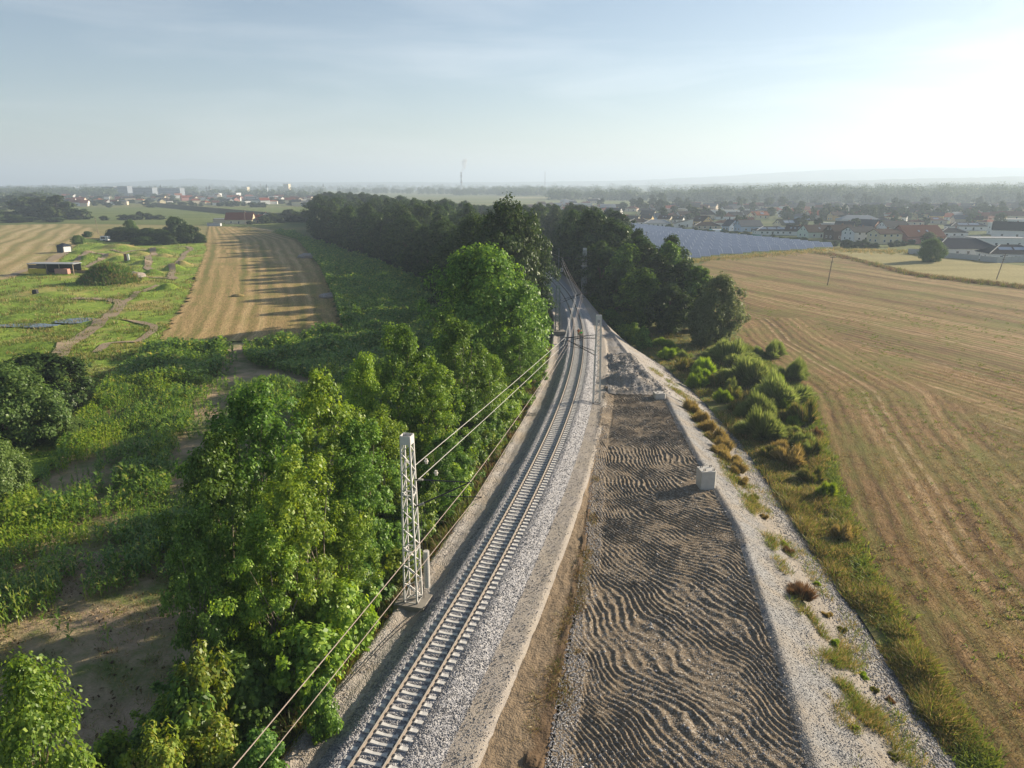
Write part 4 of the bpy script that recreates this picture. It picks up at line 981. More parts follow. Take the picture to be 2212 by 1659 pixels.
# kinds of tree: near ones carry fine leaves
for k, (sd_, lm) in enumerate([(11, 'leaf'), (12, 'leaf_light'), (13, 'leaf'), (14, 'leaf_light')]):
    tree_proto('near%d' % k, 15, 4.4, .10, 215, 125, .145, sd_, lm, 'pale_bark', shape=1.1, crad=.135, lobes=.95, top=.48, stems=2)
tree_proto('oak', 19, 8.2, .12, 420, 90, .25, 21, 'leaf', 'bark', shape=1.5, crad=.13, lobes=.5, top=.45)
tree_proto('oak2', 19, 7.0, .12, 330, 85, .27, 22, 'leaf_dark', 'bark', shape=1.3, crad=.15, lobes=.55, top=.5)
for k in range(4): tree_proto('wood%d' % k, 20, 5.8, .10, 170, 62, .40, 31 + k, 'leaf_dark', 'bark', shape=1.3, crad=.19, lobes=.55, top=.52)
for k in range(2): tree_proto('rim%d' % k, 16, 5.0, .06, 190, 75, .33, 41 + k, 'leaf', 'bark', shape=1.2, crad=.18, lobes=.6, top=.5)
tree_proto('willow', 12, 4.6, .10, 210, 90, .24, 51, 'willow_leaf', 'pale_bark', shape=1.1, crad=.17, lobes=.55, flat_=1.0, top=.55, stems=3)
for k in range(2): tree_proto('shrub%d' % k, 3.2, 1.7, .02, 80, 70, .15, 61 + k, 'leaf_light' if k else 'leaf', 'bark', shape=1.3, crad=.24, lobes=.6, stems=3)
tree_proto('yellow_shrub', 5, 2.0, .05, 90, 80, .16, 64, 'leaf_yellow', 'pale_bark', shape=1.1, crad=.22, lobes=.7, stems=3)
tree_proto('grey_bush', 9, 5.0, .02, 260, 130, .17, 65, 'leaf_grey', 'bark', shape=1.6, crad=.16, lobes=.4, stems=3, top=.45)
tree_proto('dark_bush', 8, 4.6, .03, 220, 90, .24, 66, 'leaf_dark', 'bark', shape=1.6, crad=.16, lobes=.4, stems=3, top=.45)
tree_proto('leafy', 11, 4.2, .15, 170, 120, .17, 67, 'leaf_light', 'bark', shape=1.4, crad=.2, lobes=.6, top=.55)
for k in range(3): tree_proto('far%d' % k, 10, 4.2, .05, 46, 34, .85, 71 + k, 'leaf_far', 'bark', shape=1.4, crad=.24, lobes=.5)
tree_proto('conifer', 12, 2.6, .02, 60, 34, .6, 75, 'leaf_far', 'bark', shape=.55, crad=.25, lobes=.2, top=.2)

# --- named trees on the left bank: (top pixel, distance, width, kind, label)
def px_tree(u, v, Y, w, key, label, name='tree', group='trees on the left bank', cat='tree', hmin=2.0):
    x, y, z = at_dist(u, v, Y); b = gz(x, y)
    return put_tree(key, x, y, max(hmin, z - b) * 1.03, w * (.84 if key.startswith('near') else 1), label, cat, group, name, b)
near = [
 (548, 868, 43, 8.2, 'near0', 'large leafy tree left of the foreground mast, widest of the nearest clump'),
 (462, 965, 40, 6.4, 'near2', 'rounded dark green tree at the left edge of the nearest clump'),
 (690, 838, 48, 7.4, 'near1', 'tall bright tree with upright top, just left of the foreground mast'),
 (640, 1010, 37.5, 6.0, 'near3', 'bright yellow-green tree at the front of the nearest clump'),
 (770, 930, 47, 6.0, 'near2', 'dark green tree directly behind the foreground mast'),
 (430, 1130, 35, 4.6, 'near0', 'lower ragged tree at the left foot of the nearest clump, over bare soil'),
 (560, 1130, 35.5, 5.2, 'near1', 'slim-stemmed tree below the widest tree of the nearest clump'),
 (735, 1110, 40, 4.6, 'near3', 'light green tree just left of the foot of the foreground mast'),
 (830, 905, 54, 6.4, 'near3', 'mid green tree right behind the top of the foreground mast'),
 (870, 722, 66, 7.6, 'near2', 'tall tree with a bare forked pale limb, beyond the foreground mast'),
 (985, 708, 72, 7.4, 'near0', 'tall dark tree in front of the spreading oak, over the wires'),
 (790, 790, 62, 6.4, 'near1', 'bright tree on the field side, left of the forked tree'),
 (930, 800, 64, 6.6, 'near3', 'leafy tree between the forked tree and the bright wires'),
 (1040, 770, 76, 7.0, 'near1', 'light tree at the foot of the spreading oak'),
 (1120, 720, 86, 7.4, 'near2', 'dense tree on the rail side below the spreading oak'),
 (960, 950, 56, 4.6, 'near0', 'low spreading tree under the wires behind the foreground mast'),
 (1050, 552, 97, 14.4, 'oak', 'huge spreading oak, largest crown in front of the dark wood'),
 (1128, 640, 108, 7.6, 'rim0', 'tall dense tree beside the rails, right of the huge oak'),
 (1090, 448, 142, 14.0, 'oak2', 'tallest dark tree behind the huge oak'),
 (1132, 476, 150, 10.5, 'oak2', 'tall dark tree leaning over the bend of the track'),
 (1020, 478, 170, 12.0, 'oak2', 'broad dark tree left behind the tallest tree'),
]
for t in near: px_tree(*t)
px_tree(45, 1480, 24.5, 4.0, 'leafy', 'bright leafy tree cut by the bottom left corner', group='trees on the left bank')
for u, v, Y, w, k, lb in [(425, 1418, 30, 2.6, 'yellow_shrub', 'yellow-green sapling under the nearest clump, highest of three'), (325, 1592, 25.2, 2.3, 'yellow_shrub', 'bright yellow bush at the bottom edge left of the wires'),
                          (505, 1440, 32, 3.2, 'shrub0', 'dull green shrub under the nearest clump beside the yellow sapling'), (450, 1560, 27.5, 2.4, 'yellow_shrub', 'yellow-green shrub between the two wires and the bottom edge'),
                          (660, 1370, 33.5, 3.4, 'shrub1', 'light green shrub hanging under the wires near the foreground'), (745, 1275, 37, 3.2, 'shrub1', 'light green shrub left of the mast foundation'),
                          (690, 1480, 30.2, 1.6, 'shrub0', 'small green shrub at the edge of the gravel in the foreground'), (400, 1500, 29, 3.0, 'shrub0', 'dark shrub at the foot of the yellow saplings'), (560, 1590, 26.8, 2.0, 'shrub0', 'low ragged shrub under the wires at the bottom edge')]:
    px_tree(u, v, Y, w, k, lb, 'shrub', 'shrubs under the wires', 'shrub', 1.2)
# fringe of shrubs along the ballast edge
k = 0
for y in np.arange(43, 112, 3.1):
    o_ = -6.4 - 1.6 * random.random(); x = float(xc(y)) + o_
    put_tree('shrub%d' % (k % 2), x, y, random.uniform(2.2, 4.4), random.uniform(2.6, 4.0), 'leafy shrub in the fringe along the left gravel edge, %s from the foreground mast' % nth(k), 'shrub', 'shrubs along the left gravel edge', 'shrub'); k += 1
k = 0
for y in np.arange(27, 62, 2.6):
    for o_ in (-8.6, -11.2, -14.5):
        yy = y + random.uniform(-1, 1); x = float(xc(yy)) + o_ + random.uniform(-.8, .8)
        put_tree('shrub%d' % (k % 2), x, yy, random.uniform(1.8, 4.2), random.uniform(2.4, 3.8), 'shadowed undergrowth shrub below the nearest clump of trees', 'shrub', 'undergrowth below the nearest trees', 'shrub'); k += 1
for y in np.arange(64, 118, 5.0):
    for o_ in (-9.5, -13.5):
        yy = y + random.uniform(-2, 2); x = float(xc(yy)) + o_ + random.uniform(-1.5, 1.5)
        put_tree('near%d' % random.randrange(4), x, yy, random.uniform(6.5, 9.5), random.uniform(4.2, 5.6), 'lower tree filling the gaps behind the shrub fringe', 'tree', 'filling trees on the left bank')
# big bushes on the left edge
px_tree(82, 772, 96, 11.0, 'dark_bush', 'large dark round bush at the left edge beside the maize', 'bush', 'bushes at the left edge', 'bush')
px_tree(2, 800, 82, 10.5, 'grey_bush', 'large grey-green bush at the left edge in front of the dark one', 'bush', 'bushes at the left edge', 'bush')
px_tree(-25, 955, 66, 5.5, 'grey_bush', 'low grey-green bush cut by the left edge, nearest of three', 'bush', 'bushes at the left edge', 'bush')
px_tree(120, 900, 84, 6.0, 'grey_bush', 'small pale bush at the corner of the maize field', 'bush', 'bushes at the left edge', 'bush')

# --- the wood on both sides of the line
def fill(poly, sp, y0, y1, tries=9000):
    P = []; p = np.array(poly); g = np.random.default_rng(5)
    for _ in range(tries):
        x = g.uniform(p[:, 0].min(), p[:, 0].max()); y = g.uniform(max(y0, p[:, 1].min()), min(y1, p[:, 1].max()))
        if not inpoly(np.array([x]), np.array([y]), poly)[0]: continue
        if abs(x - float(xc(y))) < (10.8 if x < float(xc(y)) and y < 300 else 8.2): continue
        if all((x - a) ** 2 + (y - b) ** 2 > sp * sp for a, b in P): P.append((x, y))
    return P
PL = fill(WOOD_L, 11.0, 106, 214) + fill(WOOD_L, 8.4, 216, 470) + fill(WOOD_L, 15, 475, 900)
edge = np.array([(-12, 150), (-20, 203), (-27, 231), (-46, 284), (-80, 356), (-120, 441)])
def edist(x, y): return x - float(np.interp(y, edge[:, 1], edge[:, 0]))
rim = sorted([p for p in PL if 216 < p[1] < 445 and edist(*p) < 8.0], key=lambda p: p[1])
NAME_H = ['broad', 'round-topped', 'tall', 'ragged', 'dense']
for i, p in enumerate(rim):
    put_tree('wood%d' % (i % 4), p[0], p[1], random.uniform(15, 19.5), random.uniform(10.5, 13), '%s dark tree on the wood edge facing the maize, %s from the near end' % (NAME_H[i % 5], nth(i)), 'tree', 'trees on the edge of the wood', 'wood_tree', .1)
rs = set(rim)
for i, p in enumerate([p for p in PL if p not in rs]):
    far = p[1] > 470
    h = random.uniform(16, 22) if p[1] > 215 else random.uniform(11, 18)
    if abs(p[0] - float(xc(p[1]))) < 12: h *= .85
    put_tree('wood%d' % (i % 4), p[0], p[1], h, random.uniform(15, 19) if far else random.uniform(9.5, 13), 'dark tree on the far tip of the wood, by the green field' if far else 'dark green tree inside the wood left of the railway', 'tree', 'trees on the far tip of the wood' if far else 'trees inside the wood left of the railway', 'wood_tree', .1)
# right of the track
nr = [(1278, 462, 205, 12, 'wood0', 'tallest dark tree right of the bend'), (1322, 488, 200, 11, 'wood1', 'dark tree right of the tallest one beyond the bend'), (1238, 468, 225, 10, 'wood2', 'dark tree just right of the gap over the track'),
      (1352, 540, 176, 9, 'rim0', 'yellowish-topped tree in front of the right-hand wood'), (1398, 536, 178, 9.5, 'wood3', 'dark tree in front of the solar panels, left of the slender top'), (1446, 532, 172, 6.5, 'rim1', 'slender ragged tree top in front of the solar panels'),
      (1425, 560, 168, 9.5, 'wood2', 'dark round tree below the slender top'), (1480, 572, 158, 9.5, 'wood0', 'dark tree at the right end of the dark wood'), (1510, 584, 154, 7.5, 'rim1', 'narrow tree at the right end of the wood before the willow'),
      (1308, 540, 192, 9.5, 'wood1', 'dark tree behind the mast with hanging weights'), (1390, 590, 156, 9.0, 'rim0', 'mid green tree at the front of the right-hand wood'), (1450, 620, 148, 8.0, 'wood3', 'low dark tree at the front right of the wood'), (1335, 585, 166, 8.5, 'wood0', 'low dark tree at the front left of the right-hand wood'),
      (1562, 604, 141, 8.6, 'willow', 'pale feathery willow standing alone at the right end of the wood'), (1520, 650, 138, 5.5, 'willow', 'smaller pale willow at the foot of the feathery one')]
for t in nr: px_tree(*t, name='wood_tree', group='trees right of the bend')
PR = [p for p in fill(WOOD_R, 8.6, 180, 430) if True] + fill(WOOD_R, 14, 435, 660)
for i, p in enumerate(PR):
    put_tree('wood%d' % (i % 4), p[0], p[1], random.uniform(15, 20) if p[1] < 430 else random.uniform(13, 17), random.uniform(9.5, 12.5), 'dark tree inside the wood right of the railway', 'tree', 'trees inside the wood right of the railway', 'wood_tree', .1)
k = 0
for y in np.arange(136, 212, 4.2):
    x = float(fTE(y)) + random.uniform(.6, 4.5)
    put_tree('shrub%d' % (k % 2), x, y, random.uniform(2.0, 4.2), random.uniform(3, 5), 'green shrub at the foot of the bend, %s from the near end' % nth(k), 'shrub', 'shrubs at the foot of the bend', 'shrub'); k += 1

# ------------------------------------------------------------------ reed bushes and tall grass
def blades(P, n_per, h, spread, width, g, lean=.35, curve=.25):
    """grass tufts: P (m,3) feet; each tuft n_per bent blades of two quads -> V,F quads"""
    m = len(P); n = m * n_per; idx = np.repeat(np.arange(m), n_per)
    hh = (np.broadcast_to(np.asarray(h, float), (m,))[idx]) * g.uniform(.55, 1.1, n)
    sp = np.broadcast_to(np.asarray(spread, float), (m,))[idx]
    a = g.uniform(0, 2 * math.pi, n); q = np.sqrt(g.random(n)) * sp
    foot = P[idx] + np.stack([np.cos(a) * q, np.sin(a) * q, np.zeros(n)], 1)
    ln = g.uniform(.1, 1, n) * lean; b = a + g.normal(scale=.6, size=n)
    d = np.stack([np.cos(b), np.sin(b), np.zeros(n)], 1); w = np.stack([-np.sin(b), np.cos(b), np.zeros(n)], 1) * (width * g.uniform(.6, 1.3, n))[:, None]
    th = g.uniform(0, 2 * math.pi, n); w = np.stack([np.cos(th), np.sin(th), np.zeros(n)], 1) * np.linalg.norm(w, axis=1)[:, None]
    mid = foot + d * (ln * hh * .5)[:, None] + np.array([0, 0, 1.0]) * (hh * .6)[:, None]
    tip = foot + d * ((ln + curve * ln) * hh * 1.15)[:, None] + np.array([0, 0, 1.0]) * (hh)[:, None]
    V = np.stack([foot - w * .5, foot + w * .5, mid + w * .45, mid - w * .45, tip + w * .1, tip - w * .1], 1).reshape(-1, 3)
    o = np.arange(n)[:, None] * 6
    Fq = np.concatenate([o + np.array([[0, 1, 2, 3]]), o + np.array([[3, 2, 4, 5]])])
    return V, Fq
def reed_proto(key, seed, lm, n=2600, sub=9):
    g = np.random.default_rng(seed); th = g.uniform(0, 2 * math.pi, sub); r = np.sqrt(g.random(sub)) * .62; cx, cyy = r * np.cos(th), r * np.sin(th)
    sh = g.uniform(.5, 1.05, sub) * (1 - .35 * (r / .62) ** 2); sr = g.uniform(.25, .48, sub); i = g.choice(sub, n, p=sr ** 2 / (sr ** 2).sum())
    t2 = g.uniform(0, 2 * math.pi, n); q = np.sqrt(g.random(n)); k = q * g.uniform(.25, .6, n)
    foot = np.stack([cx[i] + sr[i] * .4 * q * np.cos(t2), cyy[i] + sr[i] * .4 * q * np.sin(t2), np.zeros(n)], 1)
    hgt = sh[i] * (1 - .5 * q ** 2) * g.uniform(.55, 1.12, n); lean = np.stack([cx[i] * .5 + k * np.cos(t2) * .75, cyy[i] * .5 + k * np.sin(t2) * .75, hgt], 1)
    tip = foot + lean; mid = foot * .55 + tip * .45 + np.array([0, 0, .08])
    wdir = g.normal(size=(n, 3)); wdir[:, 2] *= .3; wdir /= np.linalg.norm(wdir, axis=1)[:, None]; w = wdir * (.016 * g.uniform(.6, 1.5, n))[:, None]
    V = np.stack([foot - w, foot + w, mid + w * 1.2, mid - w * 1.2, tip + w * .3, tip - w * .3], 1).reshape(-1, 3); o = np.arange(n)[:, None] * 6
    REED[key] = np_mesh('foliage', V, np.concatenate([o + np.array([[0, 1, 2, 3]]), o + np.array([[3, 2, 4, 5]])]), [M[lm]])
REED = {}; reed_proto('reed', 81, 'reed_leaf', 6500); reed_proto('green', 82, 'leaf_light', 3800); reed_proto('yellow', 83, 'grass', 3400); reed_proto('dry', 84, 'dry_grass', 2600); reed_proto('brown', 85, 'brown_grass', 2200)
def reed(u, v, wpx, hpx, key, label, group, z=0.15, cat='bush', name='reed_bush'):
    x, y = G(u, v, z); t = math.hypot(x, y); w = wpx / FPX * t; h = hpx / FPX * t * 1.18
    z2 = gz(x, y) if z > .5 else .2
    o = empty(name, (x, y, z2 - .05), random.uniform(0, 6.28), (w / 2, w / 2, h)); link('foliage', REED[key], o); return tag(o, label, cat, group)
gb = 'bushes in the verge beside the stubble field'
for a in [(1650, 945, 98, 64, 'reed', 'large round grey-green bush in the verge, nearest of the domed pair'), (1644, 897, 78, 50, 'reed', 'round grey-green bush directly behind the largest dome'), (1690, 872, 120, 62, 'reed', 'broad grey-green thicket right behind the domed pair'),
          (1625, 826, 110, 54, 'reed', 'grey-green thicket in the middle of the verge, left of the broad one'), (1578, 785, 96, 46, 'reed', 'grey-green bush at the far end of the verge'), (1735, 915, 64, 58, 'yellow', 'yellow-green tuft at the field side of the broad thicket'),
          (1520, 812, 50, 42, 'green', 'bright green rounded bush below the willow'), (1475, 800, 48, 34, 'yellow', 'yellowish bush at the toe of the gravel below the wood'), (1508, 838, 50, 34, 'green', 'bright green bush just before the middle thicket'), (1548, 835, 40, 34, 'yellow', 'tall yellowish weed in front of the middle thicket'),
          (1560, 868, 42, 32, 'green', 'dark green bush at the gravel toe left of the domed pair'), (1710, 820, 60, 44, 'reed', 'grey-green bush at the field side of the far thickets'), (1660, 770, 60, 34, 'reed', 'small grey-green bush at the field edge below the willow'), (1440, 775, 44, 28, 'green', 'green bush at the gravel toe under the wood edge'),
          (1700, 1000, 70, 46, 'dry', 'straw-coloured tall grass clump below the largest dome'), (1745, 985, 60, 42, 'yellow', 'yellow-green grass clump right of the straw-coloured one'), (1780, 1075, 50, 42, 'green', 'bright green weed clump in the lower verge'), (1755, 1040, 60, 34, 'yellow', 'yellowish grass clump in the lower verge'),
          (1815, 1165, 46, 44, 'dry', 'pale feathery grass clump at the gravel toe, lower verge'), (1760, 950, 30, 30, 'brown', 'dark brown dock plants at the field edge beside the domes')]:
    reed(*a, gb)
_g2 = np.random.default_rng(97); nf = 0
for v_ in np.linspace(745, 990, 15):
    for q_ in (.3, .72):
        vv_ = v_ + _g2.uniform(-6, 6); ua = np.interp(vv_, [730, 850, 960, 1080], [1335, 1500, 1600, 1680]) + 10; ub = np.interp(vv_, [740, 850, 1000], [1600, 1740, 1785]); uu_ = ua + (ub - ua) * (q_ + _g2.uniform(-.1, .1))
        kd = _g2.choice(['reed', 'green', 'yellow', 'yellow', 'dry', 'brown'], p=[.4, .34, .14, .06, .06, 0])
        reed(uu_, vv_, _g2.uniform(34, 66) * (.5 + vv_ / 1800), _g2.uniform(18, 34) * (.5 + vv_ / 1800), kd, '%s undergrowth tuft filling the verge, %s from its far end' % ({'reed': 'grey-green', 'green': 'bright green', 'yellow': 'yellow-green', 'dry': 'straw-coloured', 'brown': 'brown'}[kd], nth(nf)), 'undergrowth in the verge'); nf += 1
gs_ = 'grass clumps on the gravel slope'
for i, a in enumerate([(1495, 895, 34, 30), (1512, 912, 36, 28), (1528, 930, 38, 30), (1545, 950, 40, 30), (1562, 972, 40, 32), (1578, 994, 38, 30), (1592, 1016, 34, 28), (1552, 985, 30, 20), (1600, 1040, 26, 18)]):
    reed(a[0], a[1], a[2] * 1.35, a[3] * 1.1, 'dry', 'golden grass clump on the gravel slope, %s from the far end of the row' % nth(i), gs_, 2.2, 'grass clump', 'grass_clump')
reed(1730, 1285, 70, 40, 'brown', 'large rusty brown grass clump on the gravel slope in the foreground', gs_, 2.6, 'grass clump', 'grass_clump')
for i, a in enumerate([(1628, 1075, 24, 18, 'yellow'), (1650, 1120, 26, 16, 'dry'), (1700, 1195, 30, 28, 'brown'), (1690, 1180, 24, 20, 'green'), (1788, 1325, 30, 26, 'dry'), (1820, 1350, 28, 22, 'yellow'), (1765, 1250, 20, 22, 'green'), (1800, 1395, 30, 26, 'green'), (1862, 1452, 34, 18, 'green'), (1890, 1480, 24, 22, 'yellow'), (1925, 1490, 24, 24, 'brown'), (1880, 1560, 26, 16, 'yellow'), (1930, 1640, 34, 18, 'yellow'), (1840, 1600, 24, 20, 'green')]):
    reed(a[0], a[1], a[2] * .9, a[3] * .62, a[4], '%s weed on the gravel slope, %s down from the golden row' % ({'yellow': 'yellowish', 'dry': 'straw-coloured', 'brown': 'brown', 'green': 'green'}[a[4]], nth(i)), gs_, 1.8, 'weed', 'weed')
# verge grass, one mass
g = np.random.default_rng(91)
n = 10500; Y = ypick(n, 22, 150, 1.3); w_ = fGR(Y) - fTE(Y); X = fTE(Y) + .3 + (w_) * g.random(n)
cl = fbm(X * .22, Y * .16, 3); k = cl > -.30; X, Y, cl = X[k], Y[k], cl[k]
P = np.stack([X, Y, np.full(len(X), .12)], 1)
big = np.clip(.55 + 1.1 * cl, .25, 1.3)
V, Fq = blades(P, 12, 1.0 * big, .42, .045, g, .7); tag(link('tall_grass', np_mesh('tall_grass', V, Fq, [M['grass'], M['dry_grass'], M['leaf_light']], np.tile(np.repeat(np.where(fbm(X * .3 + 5, Y * .2, 2) + .3 * g.normal(size=len(P)) > .02, 1, np.where(g.random(len(P)) < .25, 2, 0)), 13), 2))), kind='stuff')
# low green fringe along the stubble edge
n = 2600; Y = ypick(n, 22, 140, 1.3); X = fGR(Y) - .2 + g.normal(scale=.5, size=n); V, Fq = blades(np.stack([X, Y, np.full(n, .15)], 1), 10, .45, .35, .06, g, .9)
tag(link('edge_weeds', np_mesh('edge_weeds', V, Fq, [M['weeds']])), kind='stuff')
# weeds in the stubble
n = 30000; Y = ypick(n, 22, 190, 1.2); X = fGR(np.minimum(Y, 199)) + g.random(n) ** .8 * 95
k = fbm(X * .09, Y * .05, 4) + .25 * g.normal(size=n) > .28; X, Y = X[k], Y[k]
V, Fq = blades(np.stack([X, Y, np.full(len(X), .1)], 1), 9, g.uniform(.12, .34, len(X)), .26, .06, g, 1.3)
tag(link('stubble_weeds', np_mesh('stubble_weeds', V, Fq, [M['weeds']])), kind='stuff')
n = 42000; Y = ypick(n, 22, 120, 1.5); X = fGR(np.minimum(Y, 199)) + g.random(n) * 60
V, Fq = blades(np.stack([X, Y, np.full(n, .08)], 1), 5, g.uniform(.10, .24, n), .3, .035, g, 1.2)
tag(link('stubble_stalks', np_mesh('stubble_stalks', V, Fq, [M['dry_grass'], M['brown_grass']], np.tile(np.repeat(g.integers(0, 2, n), 5), 2))), kind='stuff')
# tufts on the bank, dirt strip and slope
n = 5000; Y = ypick(n, 22, 120, 1.4); X = xc(Y) - 4.6 - g.random(n) ** 1.3 * 8; V, Fq = blades(np.stack([X, Y, zt(X, Y)], 1), 9, g.uniform(.25, .8, n), .3, .04, g, .9)
tag(link('bank_grass', np_mesh('bank_grass', V, Fq, [M['grass'], M['brown_grass'], M['weeds']], np.tile(np.repeat(g.integers(0, 3, n), 9), 2))), kind='stuff')
n = 2600; Y = ypick(n, 22, 66, 1.5); tt = g.beta(5, 1.6, n); X = xc(Y) + 4.9 + (fPL(Y) + .5 - xc(Y) - 4.9) * tt
k = fbm(X * .5, Y * .25, 3) > .16; X, Y = X[k], Y[k]; V, Fq = blades(np.stack([X, Y, zt(X, Y)], 1), 7, g.uniform(.08, .24, len(X)), .3, .028, g, 1.6)
tag(link('strip_grass', np_mesh('strip_grass', V, Fq, [M['brown_grass'], M['grass'], M['dry_grass']], np.tile(np.repeat(g.choice([0, 0, 1, 2], len(X)), 8), 2))), kind='stuff')
n = 11000; Y = ypick(n, 22, 110, 1.35); X = fPR(Y) + (fTE(Y) - fPR(Y)) * np.clip(np.where(g.random(n) < .75, g.normal(.47, .09, n), g.uniform(.3, 1.0, n)), .25, 1); k = fbm(X * .4, Y * .25, 3) > .05; X, Y = X[k], Y[k]
V, Fq = blades(np.stack([X, Y, slope_h(X, Y)], 1), 8, g.uniform(.10, .5, len(X)), .28, .03, g, 1.1)
tag(link('slope_grass', np_mesh('slope_grass', V, Fq, [M['grass'], M['dry_grass'], M['weeds']], np.tile(np.repeat(g.integers(0, 3, len(X)), 8), 2))), kind='stuff')
# ------------------------------------------------------------------ maize
def maize_mesh(P, h, g, per=9, wide=.075):
    m = len(P); n = m * per; idx = np.repeat(np.arange(m), per); j = np.tile(np.arange(per), m)
    hh = h[idx]; zz = hh * (.12 + .80 * j / per); a = g.uniform(0, 6.28, m)[idx] + j * 2.6 + g.normal(scale=.3, size=n)
    ln = hh * g.uniform(.22, .36, n) * np.where(j > per * .75, .7, 1); d = np.stack([np.cos(a), np.sin(a), np.zeros(n)], 1); s_ = np.stack([-np.sin(a), np.cos(a), np.zeros(n)], 1) * (wide * hh / 2.0)[:, None]
    r = P[idx] + np.stack([np.zeros(n), np.zeros(n), zz], 1); U = np.array([0, 0, 1.0])
    mid = r + d * (ln * .5)[:, None] + U * (ln * .55)[:, None]; tip = r + d * (ln * 1.05)[:, None] + U * (ln * g.uniform(-.1, .55, n))[:, None]
    V = np.stack([r - s_ * .5, r + s_ * .5, mid + s_, mid - s_, tip + s_ * .15, tip - s_ * .15], 1).reshape(-1, 3); o = np.arange(n)[:, None] * 6
    Fq = np.concatenate([o + np.array([[0, 1, 2, 3]]), o + np.array([[3, 2, 4, 5]])])
    # stalk and tassel
    sV = np.stack([P + np.array([-.02, 0, 0]), P + np.array([.02, 0, 0]), P + np.stack([np.full(m, .015), np.zeros(m), h * 1.04], 1), P + np.stack([np.full(m, -.015), np.zeros(m), h * 1.04], 1)], 1).reshape(-1, 3)
    return np.concatenate([V, sV]), np.concatenate([Fq, np.arange(m * 4).reshape(m, 4) + len(V)])
mz_poly = maize_poly
D_dense_r = [(520, 486), (690, 470), (690, 515), (770, 530), (860, 575), (945, 620), (960, 700), (960, 980), (800, 1000), (700, 830), (545, 790), (520, 760), (745, 722), (723, 650), (692, 579), (642, 519)]
D_block = [(330, 754), (488, 757), (498, 800), (430, 835), (330, 850), (240, 890), (200, 886), (270, 812)]
BARE = [(488, 757), (530, 757), (512, 835), (505, 900), (470, 1000), (420, 1080), (370, 1090), (365, 1000), (420, 900), (470, 850)]
D_mid = [(200, 886), (330, 850), (440, 832), (520, 835), (700, 850), (700, 1200), (330, 1260), (230, 1290), (120, 1320), (-60, 1400), (-60, 1180), (104, 1020)]
YEL = [(70, 960), (130, 880), (200, 880), (215, 905), (150, 940), (100, 1000), (60, 1040)]; YEL2 = [(-40, 1060), (60, 1050), (95, 1120), (70, 1190), (-40, 1220)]
def maize_points(y0, y1, row, sp):
    d = np.array([.22, 1.0]); d /= np.linalg.norm(d); q = np.array([d[1], -d[0]])
    A = np.arange(-260, 80, row); B = np.arange(y0 - 40, y1 + 60, sp); AA, BB = np.meshgrid(A, B)
    X = (AA * q[0] + BB * d[0]).ravel() + g.normal(scale=.07, size=AA.size); Y = (AA * q[1] + BB * d[1]).ravel() + g.normal(scale=.08, size=AA.size)
    k = (Y >= y0) & (Y < y1) & inpoly(X, Y, mz_poly); return X[k], Y[k]
PP = []
for y0, y1, row, sp in ((20, 110, .75, .34), (110, 200, .8, .45), (200, 330, 1.0, .7), (330, 482, 1.4, 1.1)):
    X, Y = maize_points(y0, y1, row, sp); u, v = proj(X, Y, np.zeros_like(X))
    p = np.full(len(X), .0)
    p = np.where(inpoly(u, v, D_mid), np.clip(.68 + 1.6 * fbm(X * .09 + 3, Y * .05, 3) + .9 * pn(X * .35, Y * .22), .05, .97), p)
    p = np.where(inpoly(u, v, D_dense_r), .92, p); p = np.where(inpoly(u, v, D_block), .95, p); p = np.where(inpoly(u, v, YEL) | inpoly(u, v, YEL2), .9, p)
    p = np.where(inpoly(u, v, BARE), .07, p)
    p = np.where((v > 1250) & (p < .02), np.clip(.045 + .25 * fbm(X * .2, Y * .15, 2), 0, .12) * (v < 1400), p)
    k = g.random(len(X)) < p; PP.append(np.stack([X[k], Y[k], u[k], v[k], np.full(k.sum(), sp)], 1))
PP = np.concatenate(PP)
hgt = np.where(inpoly(PP[:, 2], PP[:, 3], D_dense_r) | inpoly(PP[:, 2], PP[:, 3], D_block), 2.4, 1.85) * g.uniform(.75, 1.15, len(PP)) * np.clip(1 + .8 * fbm(PP[:, 0] * .16, PP[:, 1] * .12, 2), .5, 1.45)
yel = inpoly(PP[:, 2], PP[:, 3], YEL) | inpoly(PP[:, 2], PP[:, 3], YEL2) | ((fbm(PP[:, 0] * .13 + 8, PP[:, 1] * .08, 3) + .15 * g.normal(size=len(PP)) > .30) & (PP[:, 1] < 115))
d2 = np.where(inpoly(PP[:, 2], PP[:, 3], D_mid) & (PP[:, 1] < 75), PP[:, 1], 1e9)
P3 = np.column_stack([PP[:, :2], 0.05 + 0.16 * fbm(PP[:, 0] * .25, PP[:, 1] * .25, 3)])
near_idx = np.argsort(np.where((PP[:, 3] > 1150) & ~yel, PP[:, 1], 1e9))[:240]
rest = np.ones(len(PP), bool); rest[near_idx] = False
a_ = rest & ~yel & (PP[:, 1] < 110); b_ = rest & ~yel & (PP[:, 1] >= 110); c_ = rest & yel
Vs = []; Fs = []; Mi = []; off = 0
for msk, per, wd, mi in ((a_, 11, .11, 0), (b_, 7, .20, 0), (c_, 10, .09, 1)):
    sc_ = np.maximum(1, PP[msk, 4] / .45); V, Fq = maize_mesh(P3[msk], hgt[msk], g, per, wd * 1.0)
    Vs.append(V); Fs.append(Fq + off); off += len(V); Mi.append(np.full(len(Fq), mi))
tag(link('maize_crop', np_mesh('maize_crop', np.concatenate(Vs), np.concatenate(Fs), [M['maize'], M['maize_yellow']], np.concatenate(Mi))), kind='stuff')
mzp = []
for k in range(5):
    V, Fq = maize_mesh(np.zeros((1, 3)), np.array([1.6]), g, 10, .1); mzp.append(np_mesh('maize_plant', V, Fq, [M['maize']]))
